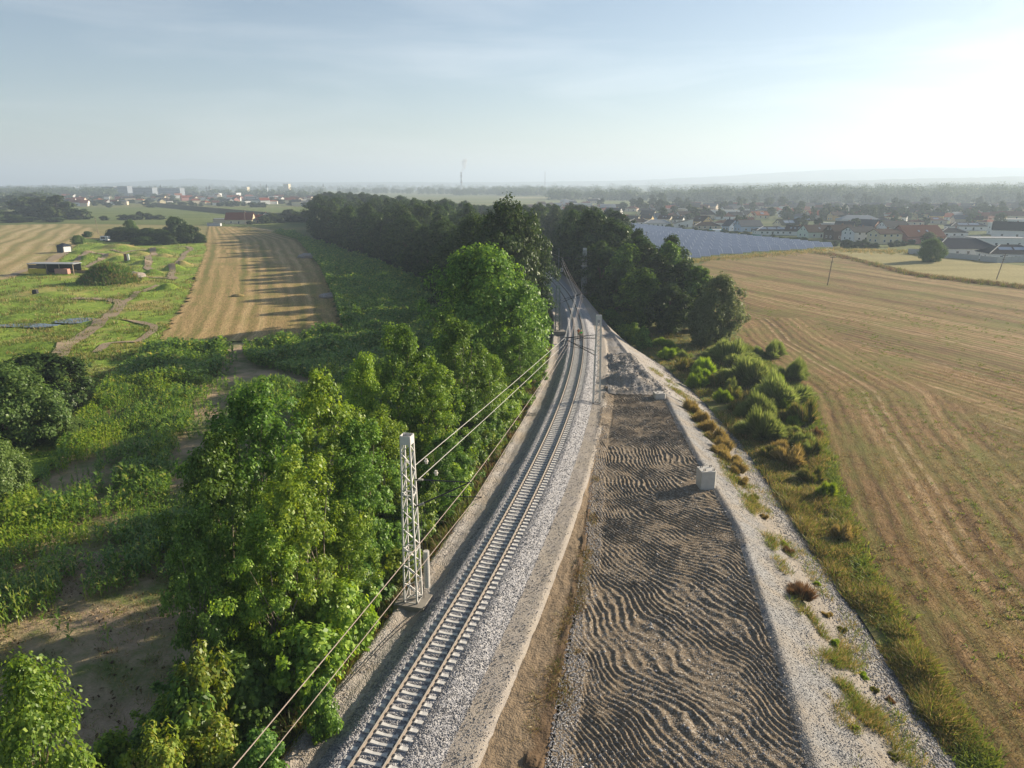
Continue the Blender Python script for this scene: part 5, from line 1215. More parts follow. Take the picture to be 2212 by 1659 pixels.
for k, i in enumerate(near_idx):
    o = link('maize_plant', mzp[k % 5], None, P3[i], random.uniform(0, 6.28), (1, 1, hgt[i] / 1.6))
    tag(o, 'single maize plant standing in the thin near part of the maize field', 'maize plant', 'single maize plants near the bare soil')
# litter, clods and low weeds on the bare soil
n = 16000; X = g.uniform(-42, -12, n); Y = g.uniform(24, 62, n); k = inpoly(X, Y, mz_poly) & (fbm(X * .35 + .3 * Y, Y * .2, 3) + .25 * g.normal(size=n) > .1); X, Y = X[k], Y[k]
V, Fq = blades(np.stack([X, Y, np.full(len(X), .08)], 1), 6, g.uniform(.05, .26, len(X)), .3, .035, g, 1.8)
tag(link('soil_weeds', np_mesh('soil_weeds', V, Fq, [M['weeds'], M['dry_grass'], M['brown_grass']], np.tile(np.repeat(g.choice([0, 0, 1, 2], len(X)), 6), 2))), kind='stuff')
n = 5000; X = g.uniform(-42, -12, n); Y = g.uniform(24, 62, n); k = inpoly(X, Y, mz_poly) & (fbm(X * .3 + .5 * Y, Y * .15 - .2 * X, 3) > .12); X, Y = X[k], Y[k]
stones('soil_clods', X, Y, np.full(len(X), .12), g.uniform(.04, .13, len(X)), [M['clod'], M['maize_soil']])
# meadow tussocks
n = 15000; u = g.uniform(-40, 445, n); v = g.uniform(520, 1010, n); k = inpoly(u, v, meadow_px); u, v = u[k], v[k]
x_ = (u - 1106) / FPX; y_ = (829.5 - v) / FPX; dz = -math.sin(PITCH) + y_ * math.cos(PITCH); t_ = -CAM_H / dz
X = x_ * t_; Y = (math.cos(PITCH) + y_ * math.sin(PITCH)) * t_; k = fbm(X * .08, Y * .08, 3) + .3 * g.normal(size=len(X)) > .12; X, Y = X[k], Y[k]
sz = np.clip(np.hypot(X, Y) / 150, .6, 1.5)
V, Fq = blades(np.stack([X, Y, meadow_h(X, Y)], 1), 10, .55 * sz, .6 * sz, .11, g, .9)
tag(link('meadow_tussocks', np_mesh('meadow_tussocks', V, Fq, [M['weeds'], M['grass'], M['dry_grass']], np.tile(np.repeat(g.choice([0, 0, 0, 1, 1, 2], len(X)), 10), 2))), kind='stuff')

# ================================================================== SOLAR PARK
M['panel'] = NT('solar_cells')
def _pan(m):
    t = m.n('ShaderNodeTexCoord').outputs['Object']; x, y, z = m.sep(t)
    gx = m.math('ABSOLUTE', m.math('SUBTRACT', m.math('FRACT', m.math('MULTIPLY', x, 1.0)), .5)); gy = m.math('ABSOLUTE', m.math('SUBTRACT', m.math('FRACT', m.math('MULTIPLY', y, .62)), .5))
    line = m.math('GREATER_THAN', m.math('MAXIMUM', gx, gy), .46)
    oi = m.n('ShaderNodeObjectInfo').outputs['Random']
    c = m.mix(oi, (0.23, 0.27, 0.36), (0.29, 0.335, 0.43)); c = m.mix(line, c, (0.42, 0.46, 0.53))
    return m.pbr(c, 0.28, None, 0.0, 0.5)
M['panel'] = _pan(M['panel'])
M['alu'] = flat('aluminium_frame', (0.66, 0.68, 0.70), 0.4, 0.2, .05)
TW, TD, TILT = 4.4, 4.6, R(27)
pm = MB(); c_, s_ = math.cos(TILT), math.sin(TILT)
pan_me = MB().box((0, 0, 0), (TW - .12, TD - .1, .06)).mesh('panel', M['panel'])
fr = MB()
for sx in (-1, 1): fr.box((sx * (TW / 2 - .1), 0, .035), (.13, TD, .12))
for sy in (-1, 0, 1): fr.box((0, sy * (TD / 2 - .04), -.02), (TW - .17, .09, .1))
fr_me = fr.mesh('frame', M['alu'])
leg_f = MB().box((0, 0, .35), (.1, .1, .9)).mesh('leg', M['alu']); leg_b = MB().box((0, 0, 1.3), (.1, .1, 2.7)).mesh('leg', M['alu'])
sol_poly = PX([(1340, 487), (1480, 503), (1640, 521), (1792, 536.5), (1700, 543), (1545, 554.5), (1490, 561)]) + [(46, 312), (52, 420), (70, 560)]
SROT = R(-3.0); nt_ = 0
def solar_table(x, y, label, grp):
    r = empty('solar_table', (x, y, 0), SROT); tag(r, label, 'solar panel', grp)
    for nm_, me_ in (('panel', pan_me), ('frame', fr_me)):
        o = link(nm_, me_, r, (0, 0, 1.75 + (.05 if nm_ == 'panel' else 0))); o.rotation_euler = (TILT, 0, 0)
    link('leg', leg_f, r, (0, -1.75, 0)); link('leg', leg_b, r, (0, 1.75, 0))
SOL = []
for ri in range(40):
    for ci in range(-10, 40):
        lx, ly = ci * TW + (ri % 3) * .9, ri * 6.4
        x = 46 + lx * math.cos(SROT) - ly * math.sin(SROT); y = 313 + lx * math.sin(SROT) + ly * math.cos(SROT)
        if inpoly(np.array([x]), np.array([y]), sol_poly)[0]: SOL.append((x, y, ri))
VISS = [s for s in SOL if s[0] / s[1] > .205 or s[1] > 420]
VISS.sort(key=lambda s: s[1])
for x, y, ri in VISS[:300]: solar_table(x, y, 'blue solar panel table standing in one of the long rows of the solar park', 'solar tables in the solar park')
rest_ = VISS[300:] + [s for s in SOL if not (s[0] / s[1] > .205 or s[1] > 420)]
if rest_:
    V = []; Fq = []; mi = []
    for x, y, ri in rest_:
        b = len(V)
        for (hx, hy, dz_) in ((TW / 2 - .06, TD / 2 - .05, .06), (TW / 2, TD / 2, 0)):
            for sx, sy in ((-1, -1), (1, -1), (1, 1), (-1, 1)):
                px, py, pz = sx * hx, sy * hy * c_, 1.75 + sy * hy * s_ + dz_
                V.append((x + px * math.cos(SROT) - py * math.sin(SROT), y + px * math.sin(SROT) + py * math.cos(SROT), pz))
        Fq += [(b, b + 1, b + 2, b + 3), (b + 4, b + 5, b + 6, b + 7)]; mi += [0, 1]
    tag(link('solar_rows', np_mesh('solar_rows', np.array(V), np.array(Fq), [M['panel'], M['alu']], mi)), kind='stuff')

# ================================================================== HOUSES
WALL = {}; ROOF = {}
def wall_m(n, c): WALL[n] = flat(n.replace(' ', '_') + '_render', c, .85, 0, .06, .8)
def roof_m(n, c):
    c = tuple(k * .68 for k in c)
    m = NT(n.replace(' ', '_') + '_tiles'); t = m.n('ShaderNodeTexCoord').outputs['Object']
    w = m.n('ShaderNodeTexWave', wave_type='BANDS', bands_direction='Z'); m.l(t, w.inputs['Vector']); w.inputs['Scale'].default_value = 3.0; w.inputs['Distortion'].default_value = .6
    c2 = m.mix(m.noise(t, 1.4, 4), tuple(k * .7 for k in c), tuple(k * 1.25 for k in c)); c2 = m.mix(m.math('MULTIPLY', w.outputs['Fac'], .35), c2, tuple(k * .6 for k in c))
    ROOF[n] = m.pbr(c2, .92, m.bump(w.outputs['Fac'], .3, .05), 0, .08)
for n_, c in {'white': (.72, .72, .70), 'cream': (.66, .57, .38), 'yellow': (.62, .44, .18), 'pale grey': (.50, .52, .54), 'slate': (.20, .23, .27), 'blue': (.36, .46, .58), 'pink': (.52, .24, .20), 'brick': (.42, .20, .12), 'brown wood': (.09, .055, .04), 'pale green': (.58, .66, .56), 'beige': (.56, .48, .38), 'orange': (.60, .30, .12)}.items(): wall_m(n_, c)
for n_, c in {'dark': (.055, .058, .066), 'black': (.03, .032, .038), 'dark brown': (.085, .055, .045), 'red': (.33, .085, .045), 'red-brown': (.20, .075, .05), 'grey': (.20, .21, .225), 'pale grey': (.42, .45, .48), 'dark blue': (.05, .065, .095), 'orange': (.42, .15, .06), 'dark green': (.045, .06, .05), 'white': (.7, .7, .7)}.items(): roof_m(n_, c)
M['solar_blue'] = flat('roof_solar_glass', (.30, .36, .44), .15, .2, .05, 1, .7)
M['ridge'] = flat('pale_ridge_caps', (.62, .60, .55), .6)

def house(loc, rz, w, d, hw, roof, wall, roofc, label, grp, name='house', wins=2, storeys=1, hr=None, solar=0, chim=1, cat='house', sky=0, over_=.45, ridge_caps=False, lean=False):
    """w along the ridge (local x), d across; roof gable / hip / flat / mono"""
    r = empty(name, loc, rz); tag(r, label, cat, grp); wm = WALL[wall]; rm = ROOF[roofc]
    hr = hr if hr is not None else (d * .34 if roof == 'gable' else d * .24)
    mb = MB(); X, Y_ = w / 2, d / 2
    if roof == 'gable':
        vs = [(-X, -Y_, -.5), (X, -Y_, -.5), (X, Y_, -.5), (-X, Y_, -.5), (-X, -Y_, hw), (X, -Y_, hw), (X, Y_, hw), (-X, Y_, hw), (-X, 0, hw + hr), (X, 0, hw + hr)]
        mb.add(vs, [(3, 2, 1, 0), (0, 1, 5, 4), (2, 3, 7, 6), (1, 2, 6, 9, 5), (3, 0, 4, 8, 7)])
    elif roof == 'mono':
        vs = [(-X, -Y_, -.5), (X, -Y_, -.5), (X, Y_, -.5), (-X, Y_, -.5), (-X, -Y_, hw), (X, -Y_, hw + hr), (X, Y_, hw + hr), (-X, Y_, hw)]
        mb.add(vs, [(3, 2, 1, 0), (0, 1, 5, 4), (2, 3, 7, 6), (1, 2, 6, 5), (3, 0, 4, 7)])
    else: mb.box((0, 0, hw / 2 - .25), (w, d, hw + .5))
    mb.build('wall', wm, r)
    rb = MB(); o = over_; t = .22
    if roof == 'gable':
        s = hr / Y_; ez = hw - o * s
        for sg in (-1, 1):
            lo, hi = (sg * (Y_ + o), ez), (0.0, hw + hr)
            vs = [(-X - o, lo[0], lo[1]), (X + o, lo[0], lo[1]), (X + o, hi[0], hi[1]), (-X - o, hi[0], hi[1])]
            vs2 = [(a, b, c + t) for a, b, c in vs]; fs = [(0, 3, 2, 1), (4, 5, 6, 7), (0, 1, 5, 4), (1, 2, 6, 5), (2, 3, 7, 6), (3, 0, 4, 7)]
            rb.add(vs + vs2, fs if sg < 0 else [tuple(reversed(f)) for f in fs])
    elif roof == 'hip':
        k = max(0.3, X - Y_ * .95); zb = hw + .01
        vs = [(-X - o, -Y_ - o, zb), (X + o, -Y_ - o, zb), (X + o, Y_ + o, zb), (-X - o, Y_ + o, zb), (-X - o, -Y_ - o, zb + .15), (X + o, -Y_ - o, zb + .15), (X + o, Y_ + o, zb + .15), (-X - o, Y_ + o, zb + .15), (-k, 0, hw + hr), (k, 0, hw + hr)]
        rb.add(vs, [(3, 2, 1, 0), (0, 1, 5, 4), (1, 2, 6, 5), (2, 3, 7, 6), (3, 0, 4, 7), (4, 5, 9, 8), (5, 6, 9), (6, 7, 8, 9), (7, 4, 8)])
    elif roof == 'mono':
        vs = [(-X - o, -Y_ - o, hw - o * hr / w), (X + o, -Y_ - o, hw + hr + o * hr / w), (X + o, Y_ + o, hw + hr + o * hr / w), (-X - o, Y_ + o, hw - o * hr / w)]
        vs2 = [(a, b, c + t) for a, b, c in vs]; rb.add(vs + vs2, [(3, 2, 1, 0), (4, 5, 6, 7), (0, 1, 5, 4), (1, 2, 6, 5), (2, 3, 7, 6), (3, 0, 4, 7)])
    else: rb.box((0, 0, hw + .12), (w + .3, d + .3, .24))
    ro = rb.build('roof', rm, r)
    if ridge_caps and roof == 'hip':
        k = max(0.3, X - Y_ * .95)
        for sx in (-1, 1): MB().tube((sx * (X + o), -Y_ - o, hw + .2), (sx * k, 0, hw + hr + .02), .22, .22, 5).build('hip_cap', M['ridge'], ro)
    if chim and roof != 'flat': MB().box((w * .18, d * .12, hw + hr * .85 + .3), (.7, .7, 1.9)).build('chimney', M['brickc'], ro)
    def win(c, sz):
        f = MB().box(c, sz).build('window', M['white'], r)
        g2 = tuple(q - .26 if q > .3 else q + .03 for q in sz); MB().box(c, g2).build('pane', M['glass'], f)
    if wins:
        for st in range(storeys):
            z = 1.55 + st * 2.75
            if z + .7 > hw: continue
            for j in range(wins):
                x = (j + .5) / wins * w * .84 - w * .42
                tall = (st == 0 and j == wins // 2)
                win((x, -Y_ - .02, z - (.35 if tall else 0)), (1.35, .12, 2.1 if tall else 1.3))
            for sx in (-1, 1):
                for j in range(2 if d > 7 else 1):
                    yy = (j - .5) * d * .4 if d > 7 else 0
                    win((sx * (X + .02), yy, z), (.12, 1.2, 1.3))
        if roof == 'gable' and hr > 2.3:
            for sx in (-1, 1):
                for j in (-1, 1): win((sx * (X + .02), j * min(1.3, d * .16), hw + hr * .28 + .25), (.12, .95, 1.15))
    sl_ = hr / Y_ if roof in ('gable', 'hip') else 0
    def on_roof(nm_, cx, q, sw, sd_, m_):
        yy = -Y_ * (1 - q); z = hw + hr * q + t + .1 if roof == 'gable' else hw + .15 + (hr - .15) * q + .1
        ob = MB().box((0, 0, 0), (sw, sd_, .08)).build(nm_, m_, ro); ob.location = (cx, yy, z); ob.rotation_euler = (math.atan(sl_), 0, 0)
    if solar:
        for j in range(solar): on_roof('solar_panel', (j - (solar - 1) / 2) * w * .3, .45, w * .26, d * .26, M['solar_blue'])
    if sky:
        for j in range(sky): on_roof('skylight', (j - (sky - 1) / 2) * w * .22, .45, 1.0, 1.4, M['solar_blue'])
    return r
M['garden'] = grass_mat('village_gardens', [(0.3, (0.05, 0.075, 0.025)), (0.5, (0.10, 0.12, 0.045)), (0.72, (0.22, 0.19, 0.10))], 0.03)
M['brickc'] = flat('chimney_brick', (.34, .19, .13), .9)

def hpx(u, v, wpx, kind, wall, roofc, rot, label, grp, depth=None, hw=3.0, **kw):
    """house whose foot is seen at (u, v), wpx wide in the frame"""
    x, y = G(u, v); t = math.hypot(x, y); tot = wpx / FPX * t; a = abs(math.sin(R(rot))); c = abs(math.cos(R(rot)))
    d = depth or min(10.5, tot * .62); w = max(6.0, (tot - d * a) / max(c, .35))
    return house((x, y + d * .4, 0), R(rot), w, d, hw, kind, wall, roofc, label, grp, **kw)
C4 = lambda x, y: (1289.2 + x * .1612, 384 + y * .1612); C5 = lambda x, y: (1591 + x * .1488, 384 + y * .1488); C6 = lambda x, y: (1865.3 + x * .1653, 384 + y * .1653)
g1 = 'houses behind the solar park'; g2 = 'houses along the hay field'; g3 = 'houses in the middle of the village'
L_ = [
 (C4(95, 592), 22, 'gable', 'pale grey', 'grey', -20, 'grey-roofed shed-like house nearest the wood edge', g1, dict(hw=3.4, wins=1)),
 (C4(232, 528), 40, 'gable', 'white', 'dark', -30, 'white two-storey house with dark roof near the wood, behind the dull red roof', g1, dict(hw=5.0, storeys=2)),
 (C4(335, 602), 34, 'gable', 'pale grey', 'red', 14, 'house with a big dull red roof at the left end behind the solar park', g1, dict(hw=3.2)),
 (C4(492, 606), 33, 'gable', 'cream', 'dark', -32, 'cream-gabled house with dark roof right of the dull red roof', g1, dict(hw=3.0)),
 (C4(575, 642), 48, 'hip', 'white', 'dark brown', -6, 'long low bungalow with brown hip roof and pale hip lines by the fence', g1, dict(hw=2.6, ridge_caps=True, wins=4)),
 (C4(820, 664), 56, 'hip', 'white', 'pale grey', -4, 'long white bungalow with pale grey hip roof at the park fence', g1, dict(hw=2.9, wins=5, ridge_caps=True, chim=0)),
 (C4(930, 606), 33, 'gable', 'cream', 'dark brown', -34, 'house with brown roof and sunlit cream gable behind the pale grey bungalow', g1, dict(hw=3.4, sky=2)),
 (C4(1100, 606), 27, 'gable', 'white', 'black', -28, 'black-roofed house right of the sunlit cream gable', g1, dict(hw=3.0, sky=1)),
 (C4(1165, 664), 42, 'mono', 'white', 'dark', -8, 'white house with a single-pitch roof rising to the right', g1, dict(hw=2.6, hr=3.4, chim=0, depth=9)),
 (C4(1430, 640), 42, 'gable', 'yellow', 'dark brown', -58, 'yellow house with dark steep gable facing the solar park', g1, dict(hw=3.2, depth=11, sky=1)),
 (C4(1485, 692), 54, 'hip', 'beige', 'dark brown', -4, 'low bungalow with dark hip roof directly in front of the yellow house', g1, dict(hw=2.5, ridge_caps=True, wins=4)),
 (C4(1692, 660), 33, 'hip', 'white', 'red-brown', -10, 'house with red-brown pyramid roof right of the yellow house', g1, dict(hw=3.0)),
 (C4(1820, 712), 36, 'gable', 'blue', 'dark blue', -55, 'dark blue steep-roofed house left of the long light blue one', g1, dict(hw=3.4, depth=11)),
 (C4(2050, 722), 52, 'gable', 'blue', 'grey', 11, 'long light blue house with grey roof', g1, dict(hw=3.6, wins=3)),
 (C4(1990, 640), 36, 'gable', 'white', 'red-brown', 4, 'white-chimneyed house with red-brown roof behind the long light blue one', g1, dict(hw=3.0, chim=1)),
 (C5(520, 832), 64, 'hip', 'white', 'dark', -3, 'dark hip-roofed bungalow with solar panels beside the green fence', g2, dict(hw=2.6, solar=3, ridge_caps=True, wins=5, chim=0)),
 (C5(745, 752), 47, 'gable', 'cream', 'dark green', 16, 'cream-gabled house with dark green roof and solar panels', g2, dict(hw=3.4, solar=2)),
 (C5(880, 838), 44, 'gable', 'white', 'dark brown', -30, 'white house with dark roof and three skylights', g2, dict(hw=2.8, sky=3)),
 (C5(1185, 872), 66, 'gable', 'pale green', 'dark brown', 15, 'large pale green house with wide dark brown roof', g2, dict(hw=3.6, sky=1, storeys=1, wins=3)),
 (C5(1520, 900), 52, 'gable', 'brown wood', 'dark brown', 13, 'dark brown timber house with two storeys', g2, dict(hw=4.8, storeys=2, wins=2)),
 (C5(1825, 924), 60, 'gable', 'white', 'dark', 14, 'white two-storey house with dark roof between the timber and the cream house', g2, dict(hw=5.2, storeys=2, wins=3, hr=2.4)),
 (C6(310, 862), 57, 'gable', 'cream', 'dark brown', 14, 'cream two-storey house with brown roof left of the pink one', g2, dict(hw=5.2, storeys=2, wins=3, hr=2.2)),
 (C6(760, 856), 90, 'gable', 'pink', 'red-brown', 12, 'very large pink-red house with red-brown roof', g2, dict(hw=3.6, hr=5.4, wins=4, depth=15, storeys=1, sky=2)),
 (C6(1350, 1018), 116, 'hip', 'white', 'dark blue', -4, 'large white bungalow with dark blue-grey hip roof behind the concrete wall', g2, dict(hw=3.0, ridge_caps=True, wins=5, depth=15, hr=4.2, chim=0)),
 (C6(1985, 1085), 92, 'hip', 'white', 'dark', -8, 'bungalow with dark hip roof and solar panels at the right edge', g2, dict(hw=2.8, ridge_caps=True, wins=3, depth=13, hr=3.4, solar=2, chim=0)),
 (C6(1800, 905), 96, 'flat', 'white', 'pale grey', -6, 'long white flat-roofed building with dark openings at the right edge', g2, dict(hw=4.2, wins=4, chim=0, depth=12)),
 (C6(1960, 786), 62, 'gable', 'white', 'dark', -32, 'white modern house with steep dark roof at the right edge', g2, dict(hw=4.6, storeys=2, hr=4.4)),
 (C6(1790, 745), 32, 'flat', 'white', 'white', -10, 'white cube-shaped house beside the steep dark roof', g2, dict(hw=7.0, storeys=2, wins=2, chim=0)),
 (C6(1955, 622), 50, 'flat', 'white', 'white', -5, 'white flat-roofed house behind the cube-shaped one', g2, dict(hw=4.4, wins=4, chim=0)),
 (C6(1380, 690), 66, 'hip', 'white', 'dark', -6, 'white bungalow with dark hip roof and pale solar panels', g3, dict(hw=2.8, solar=2, ridge_caps=True, wins=4)),
 (C6(1190, 778), 50, 'hip', 'white', 'dark', -10, 'dark hip-roofed bungalow directly right of the pink house', g3, dict(hw=2.8, ridge_caps=True, wins=3)),
 (C6(420, 705), 58, 'gable', 'white', 'dark', 15, 'white-gabled house with long dark roof behind the cream house', g3, dict(hw=3.0)),
 (C6(290, 640), 55, 'hip', 'brick', 'dark blue', -5, 'brick bungalow with wide dark blue hip roof', g3, dict(hw=2.6, ridge_caps=True)),
 (C5(1900, 770), 58, 'gable', 'brick', 'dark blue', -48, 'unplastered orange brick house with dark roof', g3, dict(hw=3.2, depth=12)),
 (C5(1600, 770), 42, 'gable', 'cream', 'black', -34, 'black-roofed house with cream gable behind the timber house', g3, dict(hw=3.0)),
 (C5(1800, 668), 74, 'hip', 'pale grey', 'pale grey', -6, 'long pale metal-roofed hall in the middle of the village', g3, dict(hw=3.2, wins=0, chim=0, depth=14)),
 (C5(1380, 722), 38, 'flat', 'pale grey', 'pale grey', -6, 'low flat-roofed pale building left of the black roof', g3, dict(hw=3.0, wins=0, chim=0)),
 (C6(955, 604), 38, 'hip', 'beige', 'red-brown', -6, 'beige house with red-brown roof and pale solar panel', g3, dict(hw=2.8, solar=1)),
 (C6(700, 626), 26, 'hip', 'beige', 'red-brown', -6, 'small beige house with red-brown roof left of the solar-panelled one', g3, dict(hw=2.8)),
 (C6(385, 490), 36, 'gable', 'white', 'dark', -28, 'white house with dark roof standing out before the far belt of trees', g3, dict(hw=4.6, storeys=2)),
 (C6(1960, 540), 44, 'gable', 'cream', 'red-brown', -30, 'house with red-brown roof and small white gable near the right edge', g3, dict(hw=3.2)),
 (C6(1260, 540), 30, 'gable', 'white', 'pale grey', 15, 'pale grey-roofed house half hidden by trees in the village', g3, dict(hw=3.0)),
 (C5(360, 592), 32, 'gable', 'cream', 'orange', 16, 'house with orange roof and dark solar panels', g3, dict(hw=3.0, solar=1)),
 (C5(200, 580), 36, 'gable', 'white', 'dark', 12, 'dark-roofed white house left of the orange roof', g3, dict(hw=3.0)),
 (C5(690, 575), 18, 'gable', 'white', 'grey', -60, 'small house with bright white gable among the village trees', g3, dict(hw=3.2)),
 (C5(800, 545), 34, 'gable', 'beige', 'red', 10, 'faded red roof right of the bright white gable', g3, dict(hw=3.0)),
 (C5(960, 608), 36, 'hip', 'blue', 'dark blue', -6, 'pale blue bungalow with dark blue roof', g3, dict(hw=2.8)),
 (C5(1180, 588), 44, 'gable', 'beige', 'red', 14, 'long faded red roof before the village trees', g3, dict(hw=3.0)),
 (C5(1550, 545), 16, 'gable', 'white', 'dark', -60, 'tiny white gable among dark village trees', g3, dict(hw=3.2)),
 (C4(1090, 492), 52, 'flat', 'beige', 'pale grey', -5, 'beige terrace of flat-roofed houses, left part', g3, dict(hw=5.5, wins=6, storeys=1, chim=0)),
 (C4(1330, 510), 42, 'flat', 'white', 'pale grey', -5, 'white terrace of flat-roofed houses, middle part', g3, dict(hw=5.5, wins=5, storeys=1, chim=0)),
 (C4(1700, 520), 66, 'flat', 'white', 'white', -6, 'white and pink terrace of flat-roofed houses, right part', g3, dict(hw=5.8, wins=7, storeys=1, chim=0)),
 (C4(1460, 545), 42, 'hip', 'beige', 'dark brown', -5, 'big dark brown roof in front of the terraces', g3, dict(hw=3.4, hr=4.5)),
 (C4(1180, 545), 34, 'gable', 'white', 'dark brown', 15, 'white gables with brown roof left of the big dark brown roof', g3, dict(hw=3.0)),
 (C4(1000, 545), 30, 'hip', 'beige', 'red-brown', -6, 'clay-brown hip roof before the left terrace', g3, dict(hw=2.8)),
 (C4(700, 535), 36, 'gable', 'cream', 'dark', -30, 'dark roof with cream gable above the pale grey bungalow', g3, dict(hw=3.0)),
 (C4(860, 560), 30, 'gable', 'blue', 'grey', 10, 'grey-blue roof behind the pale grey bungalow', g3, dict(hw=2.8)),
 (C4(680, 592), 30, 'gable', 'yellow', 'dark', -30, 'dark roof with yellow wall behind the brown bungalow', g3, dict(hw=3.0)),
 (C4(1860, 548), 30, 'gable', 'white', 'dark', 10, 'dark roof right of the terraces', g3, dict(hw=2.8)),
 (C4(2150, 545), 30, 'gable', 'cream', 'orange', 17, 'orange roof with cream gable right of the terraces', g3, dict(hw=3.0)),
 (C4(1730, 560), 40, 'hip', 'white', 'red-brown', -6, 'red-brown hip roof in front of the right terrace', g3, dict(hw=2.6)),
]
for (uv, wp, kd, wl, rf, rt, lb, gp, kw) in L_: hpx(uv[0], uv[1], wp, kd, wl, rf, rt, lb, gp, **kw)
# rows farther back
poly_sheet('village_ground', PX([(1330, 478), (1500, 500), (1640, 518), (1795, 533), (1900, 522), (2000, 516), (2240, 516), (2240, 452), (1330, 444)]), 0.02, M['garden'])
mid = []
for _ in range(900):
    u = random.uniform(1385, 2215); v = random.uniform(447, 494)
    if v > 470 + (u - 1385) * .03: continue
    if all(abs(u - a) > 17 or abs(v - b) > 5.5 for a, b in mid) and all(abs(u - q[0][0]) > 26 or abs(v - q[0][1]) > 7 for q in L_): mid.append((u, v))
    if len(mid) >= 70: break
mid.sort()
for i, (u, v) in enumerate(mid):
    wl = random.choice(['white', 'cream', 'beige', 'white', 'pale grey', 'yellow']); rf = random.choice(['dark', 'dark', 'dark brown', 'red-brown', 'black', 'grey', 'dark blue', 'red'])
    hpx(u, v, random.uniform(24, 36), random.choice(['gable', 'gable', 'hip']), wl, rf, random.choice([-34, -26, -6, 10, 14, 18]), '%s house with %s roof in the village middle, %s from the left' % (wl, rf, nth(i)), 'houses of the village middle', hw=random.uniform(2.8, 4.8), wins=2)
back = [(C4(90, 470), 'white', 'dark'), (C4(300, 425), 'cream', 'dark'), (C4(150, 430), 'pale grey', 'pale grey'), (C4(480, 450), 'beige', 'red-brown'), (C4(600, 420), 'white', 'dark'), (C4(760, 430), 'white', 'dark'), (C4(900, 425), 'beige', 'dark'), (C4(1010, 420), 'cream', 'dark'), (C4(1120, 400), 'white', 'red-brown'), (C4(1330, 405), 'pale grey', 'dark blue'),
        (C4(1430, 440), 'beige', 'red-brown'), (C4(1600, 418), 'cream', 'dark'), (C4(1810, 430), 'white', 'grey'), (C4(1980, 420), 'white', 'red'), (C4(2150, 405), 'beige', 'red-brown'), (C4(980, 448), 'white', 'red'), (C4(1750, 460), 'white', 'dark'), (C5(120, 460), 'white', 'red'), (C5(320, 450), 'beige', 'red-brown'), (C5(570, 450), 'white', 'dark'), (C5(700, 450), 'white', 'red-brown'), (C5(860, 470), 'beige', 'dark'), (C5(1040, 450), 'white', 'dark'), (C5(1260, 450), 'white', 'dark'), (C5(1450, 430), 'beige', 'dark'), (C5(1680, 430), 'white', 'dark'), (C5(1900, 470), 'white', 'dark'), (C5(2060, 450), 'beige', 'red-brown'), (C5(500, 530), 'white', 'red-brown'), (C5(1370, 520), 'white', 'dark'),
        (C6(410, 400), 'beige', 'red-brown'), (C6(190, 410), 'white', 'dark'), (C6(600, 410), 'white', 'dark'), (C6(1010, 400), 'white', 'dark'), (C6(1250, 410), 'white', 'red-brown'), (C6(1460, 415), 'white', 'dark'), (C6(1700, 415), 'white', 'dark blue'), (C6(1960, 430), 'pale grey', 'dark'), (C6(1100, 560), 'white', 'red'), (C6(1640, 560), 'beige', 'red')]
rows_name = ['first', 'second']
for i, (uv, wl, rf) in enumerate(sorted(back, key=lambda q: q[0][0])):
    hpx(uv[0], uv[1], random.uniform(24, 34), 'gable' if i % 3 else 'hip', wl, rf, random.choice([-32, -25, 6, 12, 16]), '%s-roofed %s house in the hazy back rows, %s from the left' % (rf, wl, nth(i)), 'houses in the hazy back rows', hw=3.2, wins=2)
for i in range(34):     # beyond the wood, above the tree tops
    u = random.uniform(1130, 1330) if i < 22 else random.uniform(1215, 1300); v = random.uniform(438, 462)
    hpx(u, v, random.uniform(16, 26), random.choice(['gable', 'hip', 'gable', 'flat']), random.choice(['white', 'cream', 'beige', 'pale grey']), random.choice(['dark', 'red-brown', 'dark brown', 'pale grey', 'dark']), random.choice([-32, -20, 10, 28, 32]), 'small hazy house beyond the tops of the wood, left of the village', 'houses beyond the wood', hw=3.4, wins=2)
hpx(1232, 447, 92, 'flat', 'pale grey', 'pale grey', -2, 'long pale flat-roofed hall beyond the tops of the wood', g3, hw=5, wins=0, chim=0, cat='hall', name='hall')
# fences, hedges, walls of the village
def run(name, px, h, th, mat, label, cat, grp, z0=0, seg=True, wob=0):
    r = None; pts = [G(u, v) for u, v in px]; x0, y0 = pts[0]
    r = empty(name, (x0, y0, 0)); tag(r, label, cat, grp)
    for (ax, ay), (bx, by) in zip(pts[:-1], pts[1:]):
        L = math.hypot(bx - ax, by - ay); a = math.atan2(by - ay, bx - ax)
        MB().box(((ax + bx) / 2 - x0, (ay + by) / 2 - y0, h / 2 - .2), (L, th, h), a).build('panel_run', mat, r)
        for k in range(int(L / 4) + 1):
            t = k * 4 / L
            if t < 1: MB().box((ax + (bx - ax) * t - x0, ay + (by - ay) * t - y0, h / 2 - .15), (.25, th + .12, h + .12), a).build('post', mat, r)
    return r
M['fence_grey'] = flat('grey_fence', (.30, .32, .34), .8); M['fence_green'] = flat('green_fence', (.10, .32, .24), .7); M['wallc'] = flat('garden_wall', (.46, .46, .45), .9)
run('garden_fence', [(1300, 477), C4(520, 672), C4(820, 690), C4(1160, 720)], 2.0, .1, M['fence_grey'], 'long grey fence along the back of the solar park', 'fence', 'fences of the village')
run('garden_fence', [C5(100, 848), C5(350, 878)], 2.1, .1, M['fence_green'], 'bright green fence at the right corner of the solar park', 'fence', 'fences of the village')
run('garden_wall', [C6(582, 996), C6(742, 1004)], 2.6, .2, M['wallc'], 'grey concrete wall left of the round lone tree', 'wall', 'concrete walls by the hay field')
